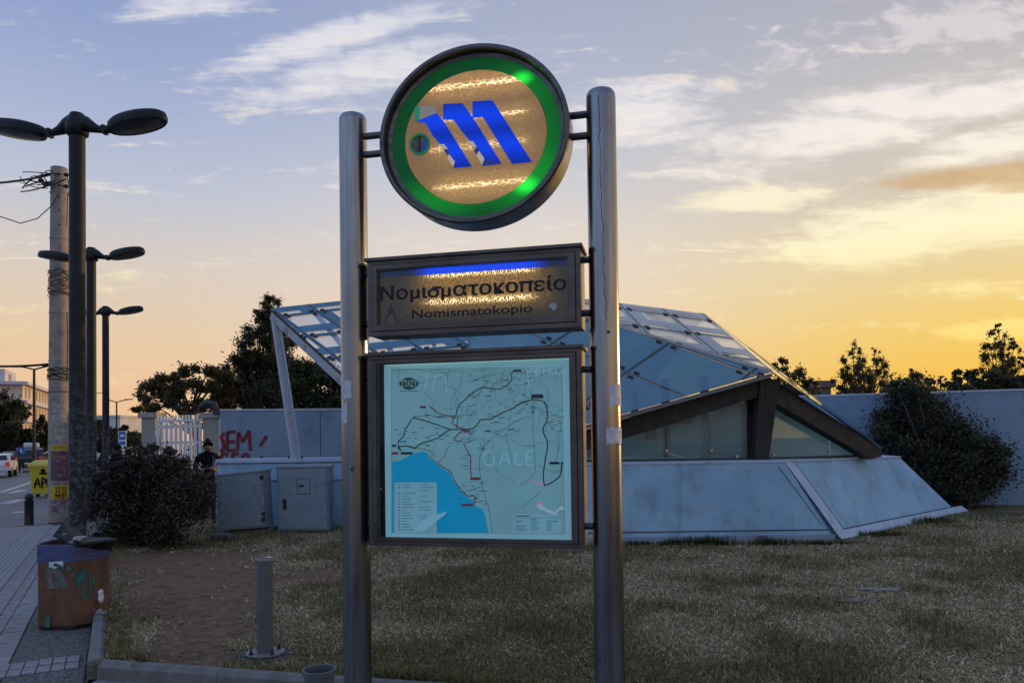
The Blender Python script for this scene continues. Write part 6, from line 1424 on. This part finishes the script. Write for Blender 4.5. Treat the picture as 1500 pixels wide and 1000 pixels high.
ys([(58, 693), (69, 693)], .06); ys([(61, 690), (66, 688)], .13); b.build('black_graffiti', black_l, parent=bod, smooth=0, fix=False)

# ================================================================== signs by the road
def road_sign(name, x, y, Y, label, shape):
    c = foot(x, Y, 0); o = empty(name, c, 0, label, 'road sign'); q = at(x, y, Y)
    MB().lathe([(.035, ZR), (.035, q.z)], c, 8).build('sign_post', steel_paint, parent=o)
    blue_s = mat('sign_blue', (.02,.12,.42), rough=.4); wh = mat('sign_white', (.7,.7,.72), rough=.4)
    if shape == 'round': MB().lathe([(.30, 0), (.30, .02)], Vector((c.x, c.y-.05, q.z)), 20, (Vector((1,0,0)), Vector((0,0,1)), Vector((0,-1,0)))).build('disc', blue_s, parent=o); MB().prism([Vector((c.x+u_, c.y-.072, q.z+v_)) for u_, v_ in ((-.05,.15), (.05,.15), (.05,-.02), (.12,-.02), (0,-.18), (-.12,-.02), (-.05,-.02))], (0, -.005, 0)).build('arrow', wh, parent=o, smooth=0)
    else:
        MB().box(Vector((c.x, c.y-.05, q.z)), (.40, .02, .85)).build('panel', wh, parent=o, smooth=0); MB().box(Vector((c.x, c.y-.064, q.z+.18)), (.34, .008, .42)).build('blue_field', blue_s, parent=o, smooth=0); MB().box(Vector((c.x, c.y-.064, q.z-.20)), (.34, .008, .18)).build('blue_field', blue_s, parent=o, smooth=0)
        MB().box(Vector((c.x, c.y-.071, q.z+.18)), (.2, .005, .12)).build('white_symbol', wh, parent=o, smooth=0)
road_sign('round_sign', 31.5, 661, 52, 'round blue road sign above the traffic, left of the dark car', 'round')
road_sign('panel_sign', 180, 643, 38, 'blue and white panel sign between street lamp and dark shrub', 'panel')

# ================================================================== cars
glassC = mat('car_glass', (.015,.018,.022), rough=.08); tyre = mat('tyre', (.012,.012,.013), rough=.8); rimM = mat('wheel_rim', (.30,.30,.31), rough=.35, metal=.8); redl = mat('tail_lens', (.45,.03,.03), rough=.2, emit=(1,.06,.05), es=.12); wl = mat('head_lens', (.6,.6,.6), rough=.15); plateM = mat('number_plate', (.6,.6,.58), rough=.5)
def car(c, rz, paint, label, kind, box=None, group='cars on the street'):
    """local x forward; hatch / saloon / estate profile"""
    o = empty('parked_car' if False else 'car', c, rz, label, 'car', group); M_ = Matrix.Translation(c) @ Matrix.Rotation(rz, 4, 'Z')
    if kind == 'hatch': Lc, Wc, Hc = 3.8, 1.7, 1.42; prof = [(-1.88,.42), (-1.90,.75), (-1.78,.98), (-1.55,1.34), (-1.2,1.42), (0,1.42), (.45,1.33), (.95,.98), (1.65,.88), (1.86,.66), (1.88,.40)]
    elif kind == 'saloon': Lc, Wc, Hc = 4.4, 1.75, 1.42; prof = [(-2.18,.42), (-2.2,.80), (-2.05,.95), (-1.45,1.0), (-.85,1.36), (-.4,1.42), (.3,1.40), (1.05,1.0), (1.9,.86), (2.15,.66), (2.18,.40)]
    else: Lc, Wc, Hc = 4.7, 1.85, 1.70; prof = [(-2.30,.48), (-2.32,.95), (-2.2,1.1), (-2.0,1.60), (-1.7,1.70), (.2,1.70), (.55,1.62), (1.15,1.12), (2.0,1.02), (2.28,.8), (2.3,.45)]
    def sec(x, z): 
        top_ = max(p_[1] for p_ in prof); k = max(0, (z-.95)/(top_-.95)); return Wc/2*(1-.16*k)*(1-.05*(abs(x)/2.3)**4)
    b = MB(); vs = []
    for sgn_ in (-1, 1): vs += [M_ @ Vector((x, sgn_*sec(x, z), z)) for x, z in prof]
    m_ = len(prof); b.addv(vs, [tuple(range(m_)), tuple(range(2*m_-1, m_-1, -1))]+[(i, (i+1) % m_, m_+(i+1) % m_, m_+i) for i in range(m_)])
    body = b.build('body', paint, parent=o, smooth=25)
    zs = [p_ for p_ in prof]; roof_i = [p_ for p_ in prof if p_[1] > .97]; 
    belt = .98 if kind != 'estate' else 1.12; topz = max(p_[1] for p_ in prof)
    xr = min(p_[0] for p_ in roof_i if p_[1] >= topz-.02); xf = max(p_[0] for p_ in roof_i if p_[1] >= topz-.1)
    xb0 = min(p_[0] for p_ in prof if p_[1] >= belt-.02)+.12; xf0 = max(p_[0] for p_ in prof if p_[1] >= belt-.02)-.15
    for s_ in (-1, 1):
        for a0_, a1_, b0_, b1_ in ((xb0, -.12, xr+.1, -.1), (-.02, xf0, -.02, xf-.1)):
            pts = [(a0_, belt+.02), (a1_, belt+.02), (b1_, topz-.1), (b0_, topz-.1)]
            MB().prism([M_ @ Vector((x, s_*(sec(x, z)+.004), z)) for x, z in pts], (M_.to_3x3() @ Vector((0, s_*.008, 0)))).build('side_window', glassC, parent=o, smooth=0)
    def across(p_, q_, nm, mtl, k0=.12, k1=.88, inset=.82, lift=.012):
        d_ = Vector((q_[0]-p_[0], 0, q_[1]-p_[1])); nn = Vector((-d_.z, 0, d_.x)).normalized(); nn = nn if nn.z > 0 or abs(nn.x) > .9 else -nn
        if nm == 'rear_window': nn = Vector((-abs(nn.x), 0, abs(nn.z)))
        else: nn = Vector((abs(nn.x), 0, abs(nn.z)))
        a_ = Vector((p_[0], 0, p_[1]))+d_*k0; c_ = Vector((p_[0], 0, p_[1]))+d_*k1
        MB().prism([M_ @ (a_+Vector((0, -inset*sec(a_.x, a_.z), 0))+nn*.004), M_ @ (a_+Vector((0, inset*sec(a_.x, a_.z), 0))+nn*.004), M_ @ (c_+Vector((0, inset*sec(c_.x, c_.z), 0))+nn*.004), M_ @ (c_+Vector((0, -inset*sec(c_.x, c_.z), 0))+nn*.004)], M_.to_3x3() @ nn*lift).build(nm, mtl, parent=o, smooth=0)
    i0_ = {'hatch': 2, 'saloon': 3, 'estate': 2}[kind]; across(prof[i0_], prof[i0_+1], 'rear_window', glassC); across(prof[i0_+4 if kind != 'saloon' else 6], prof[i0_+5 if kind != 'saloon' else 7], 'windscreen', glassC)
    xe = prof[1][0]; xn = prof[-2][0]
    for s_ in (-1, 1):
        MB().box(M_ @ Vector((xe+.02, s_*Wc*.40, .80 if kind != 'estate' else .98)), (.10, .20, .22), [M_.to_3x3() @ Vector(v) for v in ((1,0,0), (0,1,0), (0,0,1))]).build('tail_light', redl, parent=o, smooth=0)
        MB().box(M_ @ Vector((xn-.02, s_*Wc*.36, .70)), (.14, .30, .14), [M_.to_3x3() @ Vector(v) for v in ((1,0,0), (0,1,0), (0,0,1))]).build('headlight', wl, parent=o, smooth=0)
        for xw in (-Lc*.31, Lc*.32):
            w_ = MB().lathe([(.20, -.10), (.30, -.10), (.315, -.06), (.315, .06), (.30, .10), (.20, .10)], M_ @ Vector((xw, s_*(Wc/2-.09), .315)), 20, [M_.to_3x3() @ Vector(v) for v in ((1,0,0), (0,0,1), (0,-1,0))]).build('wheel', tyre, parent=o, smooth=40)
            MB().lathe([(.21, -.02), (.19, .02), (.05, .03)], M_ @ Vector((xw, s_*(Wc/2+.0), .315)), 14, [M_.to_3x3() @ Vector(v) for v in ((1,0,0), (0,0,1), (0,s_,0))]).build('rim', rimM, parent=w_)
    MB().box(M_ @ Vector((xe-.02, 0, .62)), (.03, .5, .11), [M_.to_3x3() @ Vector(v) for v in ((1,0,0), (0,1,0), (0,0,1))]).build('number_plate', plateM, parent=o, smooth=0)
    if box:
        b = MB(); q = [(-.95, 0), (-.9, .22), (-.5, .32), (.55, .30), (.95, .10), (.95, 0)]; b.prism([M_ @ Vector((x-.3, -.42, topz+.06+z)) for x, z in q], M_.to_3x3() @ Vector((0, .84, 0))); b.build('roof_box', box, parent=o, smooth=25)
    return o
rzs_ = math.atan2(E_.y, E_.x)
p_white = mat('paint_white', (.60,.61,.62), rough=.3, coat=.4); p_grey = mat('paint_grey', (.20,.21,.24), rough=.3, coat=.4); p_blk = mat('paint_black', (.015,.015,.018), rough=.25, coat=.5); p_tan = mat('paint_red_tan', (.45,.11,.05), rough=.3, coat=.4); p_sil = mat('roof_box_silver', (.42,.43,.45), rough=.35)
car(foot(-3, 45, ZR), rzs_, p_white, 'small white hatchback driving away at the left edge', 'hatch')
car(foot(21, 62, ZR), rzs_+math.pi, p_grey, 'silver grey saloon facing us further up the street', 'saloon')
car(foot(47, 54, ZR), rzs_, p_blk, 'large black estate car carrying a silver roof box', 'estate', p_sil)
car(foot(69, 57, ZR), rzs_, p_tan, 'reddish car just left of the utility pole, mostly hidden', 'hatch')

# ================================================================== people
skin = mat('skin', (.15,.085,.06), (.18,.10,.07), 12, .55); hairM = mat('dark_hair', (.004,.0035,.003), (.008,.006,.005), 40, .7, spec=.1, stretch=(1, 1, 4), bump=.4)
def skinned(name, joints, edges, mats, matfn, parent, sub=2):
    """one continuous body grown round a skeleton of joints (position, radius)"""
    me = bpy.data.meshes.new(name); me.from_pydata([j[0] for j in joints], edges, []); o = bpy.data.objects.new(name, me); COL.objects.link(o)
    sm = o.modifiers.new('skin', 'SKIN'); sm.use_smooth_shade = True
    for v, j in zip(me.skin_vertices[0].data, joints): v.radius = (j[1], j[2] if len(j) > 2 else j[1])
    me.skin_vertices[0].data[0].use_root = True
    su = o.modifiers.new('sub', 'SUBSURF'); su.levels = su.render_levels = sub
    dg = bpy.context.evaluated_depsgraph_get(); ev = bpy.data.meshes.new_from_object(o.evaluated_get(dg)); bpy.data.objects.remove(o)
    ev.name = name; ev.materials.clear()
    for m_ in mats: ev.materials.append(m_)
    ev.polygons.foreach_set('material_index', [matfn(p_.center) for p_ in ev.polygons]); ev.polygons.foreach_set('use_smooth', [True]*len(ev.polygons))
    r_ = bpy.data.objects.new(name, ev); COL.objects.link(r_); r_.parent = parent; return r_
def person(loc, face, height, label, shirt, trousers, head_down=0.0, phone=True, bun=False, group=None):
    o = empty('person', loc, face, label, 'person', group); s = height/1.72
    def V(x, y, z): return (x*s, y*s, z*s)
    hx = .035+.09*head_down; hz_ = 1.60-.035*head_down
    J = [(V(0,0,.95), .15*s, .115*s), (V(0,0,1.12), .145*s, .105*s), (V(.0,0,1.30), .17*s, .15*s), (V(-.01,0,1.41), .15*s, .13*s), (V(.005,0,1.49), .055*s), (V(hx*.7,0,1.56), .062*s), (V(hx,0,hz_+.01), .082*s, .088*s), (V(hx-.01,0,hz_+.075), .078*s, .08*s)]
    Ed = [(i, i+1) for i in range(7)]
    for sg in (1, -1):
        k = len(J); e_ = (.18, .10, 1.13) if phone else (.02, .25, 1.13); h_ = (.34, .03, 1.20) if phone else (.10, .24, .90)
        J += [(V(-.01, sg*.185, 1.40), .062*s), (V(-.02 if phone else 0, sg*.245, 1.14), .048*s), (V(.19, sg*.14, 1.10) if phone else V(.05, sg*.26, .92), .036*s), (V(.275, sg*.065, 1.145) if phone else V(.08, sg*.26, .83), .032*s), (V(.32, sg*.035, 1.17) if phone else V(.09, sg*.255, .77), .034*s)]
        Ed += [(3, k), (k, k+1), (k+1, k+2), (k+2, k+3), (k+3, k+4)]
        k2 = len(J); J += [(V(0, sg*.095, .86), .10*s), (V(.015, sg*.10, .48), .062*s), (V(-.01, sg*.105, .12), .045*s), (V(.0, sg*.108, .05), .045*s), (V(.13, sg*.12, .035), .038*s)]
        Ed += [(0, k2), (k2, k2+1), (k2+1, k2+2), (k2+2, k2+3), (k2+3, k2+4)]
    shoe = blk_p
    def mf(c):
        z = c.z/s
        if z > 1.505: return 0
        if phone and c.x/s > .15 and z > 1.0: return 0
        if not phone and abs(c.y)/s > .2 and z < .93: return 0
        return 1 if z > .93 else (2 if z > .08 else 3)
    skinned('body', J, Ed, [skin, shirt, trousers, shoe], mf, o)
    def part(nm, mb, m_):
        mb.v = [tuple(Matrix([list(r) for r in o['_m']]) @ Vector(v)) for v in mb.v]; return mb.build(nm, m_, parent=o, smooth=60)
    hc = Vector(V(hx-.018, 0, hz_+.06)); h_ = MB(); h_.ball(hc, .108*s, 18, 12, sc3=(1.0, .92, 1.02)); cut = hz_*s
    h_.v = [(v[0] if not (v[0] > hc.x+.03*s and v[2] < hc.z+.035*s) else hc.x+.03*s, v[1], max(v[2], cut-.03*s)) for v in h_.v]; part('hair', h_, hairM)
    if bun: b2 = MB(); b2.ball(Vector(V(hx-.08, 0, hz_+.165)), .05*s, 12, 8); part('hair_bun', b2, hairM)
    fc = MB(); fx = (hx+.082)*s
    fc.tube([(fx, 0, (hz_+.045)*s), (fx+.024*s, 0, (hz_+.008)*s), (fx+.004*s, 0, (hz_-.002)*s)], [.010*s, .015*s, .010*s], 8); part('nose', fc, skin)
    for sg in (1, -1):
        e2 = MB(); e2.ball(Vector((fx-.006*s, sg*.032*s, (hz_+.045)*s)), .011*s, 8, 6); part('eye', e2, blk_p)
        e2 = MB(); e2.ball(Vector((hx*s, sg*.086*s, (hz_+.025)*s)), .03*s, 8, 6, sc3=(.6, .3, 1)); part('ear', e2, skin)
        for q in range(5):                                      # fingers and thumb closing on the phone, or hanging
            fg = MB(); l_ = (.055, .062, .058, .047, .042)[q]*s
            if phone:
                b0 = Vector(V(.335, sg*.035, 1.165+.014*(q-1.5))) if q < 4 else Vector(V(.325, sg*.045, 1.20)); b1 = b0+Vector((.025*s, -sg*.012*s, .012*s)); b2_ = b1+Vector((.01*s, -sg*l_*.6, .008*s))
                if q == 4: b1 = b0+Vector((.02*s, -sg*.012*s, .018*s)); b2_ = b1+Vector((.015*s, -sg*.015*s, .018*s))
            else:
                b0 = Vector(V(.075+.014*q, sg*.25, .755)) if q < 4 else Vector(V(.115, sg*.24, .79)); b1 = b0+Vector((.004*s, -sg*.004*s, -l_*.6)); b2_ = b1+Vector((.010*s, -sg*.012*s, -l_*.5))
            fg.tube([b0, b1, b2_], [.0095*s, .009*s, .007*s], 7); part('finger', fg, skin)
    mo = MB(); mo.box(Vector((fx-.008*s, 0, (hz_-.033)*s)), (.012*s, .045*s, .010*s)); part('mouth', mo, mat('lips', (.20,.08,.07), rough=.5))
    return o, s
dk = mat('dark_shirt', (.005,.0055,.007), (.008,.009,.011), 20, .9, spec=.1); dk2 = mat('dark_jacket', (.007,.0065,.007), (.01,.0095,.01), 20, .9, spec=.1); jeans = mat('dark_trousers', (.014,.017,.026), (.02,.024,.034), 30, .8)
pp = foot(304, 14.9); o, s = person(pp, R(-62), 1.66, 'person in dark shirt with tied up hair looking down at a phone', dk, jeans, 1.0, True, True)
strap = MB(); strap.tube([Vector((.10, .07, 1.05))*s, Vector((.125, .085, 1.2))*s, Vector((.10, .10, 1.38))*s, Vector((.0, .11, 1.475))*s, Vector((-.12, .10, 1.38))*s], .016*s, 8)
strap.v = [tuple(Matrix([list(r) for r in o['_m']]) @ Vector(v)) for v in strap.v]; strap.build('bag_strap', mat('strap_grey', (.05,.055,.065), rough=.8), parent=o)
Mp = Matrix([list(r) for r in o['_m']]); ph_ = MB(); c_ = Mp @ (Vector((.372, 0, 1.20))*s); axp = [Mp.to_3x3() @ Vector(v).normalized() for v in ((.75, 0, .66), (0, 1, 0), (-.66, 0, .75))]; ph_.box(c_, (.145, .072, .009), axp, bev=.004)
tag(ph_.build('phone', clip_m, origin=c_), 'dark phone held in both hands by the person before the wall', 'phone')
person(foot(224, 14.2), R(200), 1.58, 'person with dark hair whose head shows above the middle of the dark shrub', dk2, jeans, .2, False)
person(foot(172, 15.6), R(170), 1.60, 'person with dark hair seen at the left end of the shrub beside the lamp', dk, jeans, .1, False)
bench = empty('metal_rack', foot(176, 17.5, ZP), 0, 'pale slatted metal rack behind the left end of the shrub', 'rack')
q0, q1 = at(160, 668, 17.5), at(192, 668, 17.5)
for k in range(3): MB().bar(q0+Vector((0, 0, -.05*k)), q1+Vector((0, 0, -.05*k)), .03, .03).build('rack_bar', fwhite, parent=bench, smooth=0)
for q in (q0, q1, (q0+q1)/2): MB().bar(Vector((q.x, q.y+.03, ZP)), Vector((q.x, q.y+.03, q.z)), .04, .04, (0, 1, 0)).build('leg', fwhite, parent=bench, smooth=0)
# weeds at the foot of the plinth
def weed(name, x, y, r_, n_, h_, label, lm=leaf_green):
    c = on(x, y, 0); r2 = np.random.RandomState(int(x)); k = n_
    az = r2.uniform(0, 6.283, k); lean = r2.uniform(.05, .9, k); hh = h_*(.5+.7*r2.rand(k)); B = np.stack([c.x+r_*r2.normal(size=k)*.5, c.y-.03-abs(r2.normal(size=k))*.05, np.zeros(k)], -1)
    dv_ = np.stack([np.cos(az)*np.sin(lean), np.sin(az)*np.sin(lean), np.cos(lean)], -1)*hh[:, None]; sd = np.stack([-np.sin(az), np.cos(az), 0*az], -1)*.007
    Vv = np.stack([B-sd, B+sd, B+dv_*.6+sd*.7, B+dv_], 1).reshape(-1, 3)
    tag(np_mesh(name, Vv, np.arange(4*k).reshape(k, 4), lm, tint=np.repeat(r2.rand(k), 4), origin=c), label, 'weed', 'weeds along the foot of the plinth', 'stuff' if r_ >= .4 and h_ <= .14 else None)
weed('weed_tuft', 1031, 797, .40, 420, .16, 'largest dark weed tuft at the foot of the plinth'); weed('weed_tuft', 1123, 796, .28, 220, .13, 'small weed tuft near the middle of the right plinth'); weed('weed_tuft', 985, 797, .2, 160, .12, 'weed tuft left of the largest one')
weed('weed_tuft', 1185, 796, .6, 300, .09, 'low spread of weeds just left of the plinth corner'); weed('weed_tuft', 930, 797, .3, 160, .09, 'low weeds beside the right sign post, at the plinth foot')
weed('weed_tuft', 1360, 765, .5, 420, .14, 'weeds under the sloping plinth end', leaf_olive); weed('weed_tuft', 1290, 783, .4, 320, .10, 'weeds along the front half of the sloping plinth edge', leaf_olive)

# scraps on the lid, pebbles and twigs on the bare earth
lump('crumpled_paper', at(117, 788.5, 6.98), (.07, .05, .022), mat('crumpled_paper', (.40,.41,.43), (.16,.16,.16), 30, .85, bump=.6), 'crumpled pale rubbish heaped on the broken bin lid', 'litter', 21)
r2 = np.random.RandomState(8); pb = MB(); tw = MB(); cnt = 0
while cnt < 420:
    q = on(r2.uniform(165, 520), r2.uniform(812, 975), 0); dd = float(dirt(np.array([q.x]), np.array([q.y]))[0])
    if dd < .25 and r2.rand() < .8: continue
    cnt += 1; z = float(lawn_h(np.array([q.x]), np.array([q.y]))[0])-.012; s_ = r2.uniform(.005, .016)*(1.8 if r2.rand() < .06 else 1)
    if r2.rand() < .72: pb.lathe([(s_*.5, -s_*.3), (s_, 0), (s_*.8, s_*.4), (s_*.2, s_*.6)], (q.x, q.y, z+s_*.25), 5, sx=r2.uniform(.7, 1.5))
    else:
        a = r2.uniform(0, 3.14); l_ = r2.uniform(.03, .09); tw.tube([(q.x-math.cos(a)*l_, q.y-math.sin(a)*l_, z+.006), (q.x, q.y, z+.012), (q.x+math.cos(a+.3)*l_, q.y+math.sin(a+.3)*l_, z+.006)], .0025, 4)
tag(pb.build('pebbles', mat('pebble', (.10,.085,.075), (.24,.215,.19), 40, .9), smooth=0), 'small pebbles on the bare earth patch', kind='stuff')
tag(tw.build('twigs', mat('twig', (.07,.05,.035), (.16,.12,.08), 20, .9), smooth=0), 'dry twigs on the bare earth patch', kind='stuff')
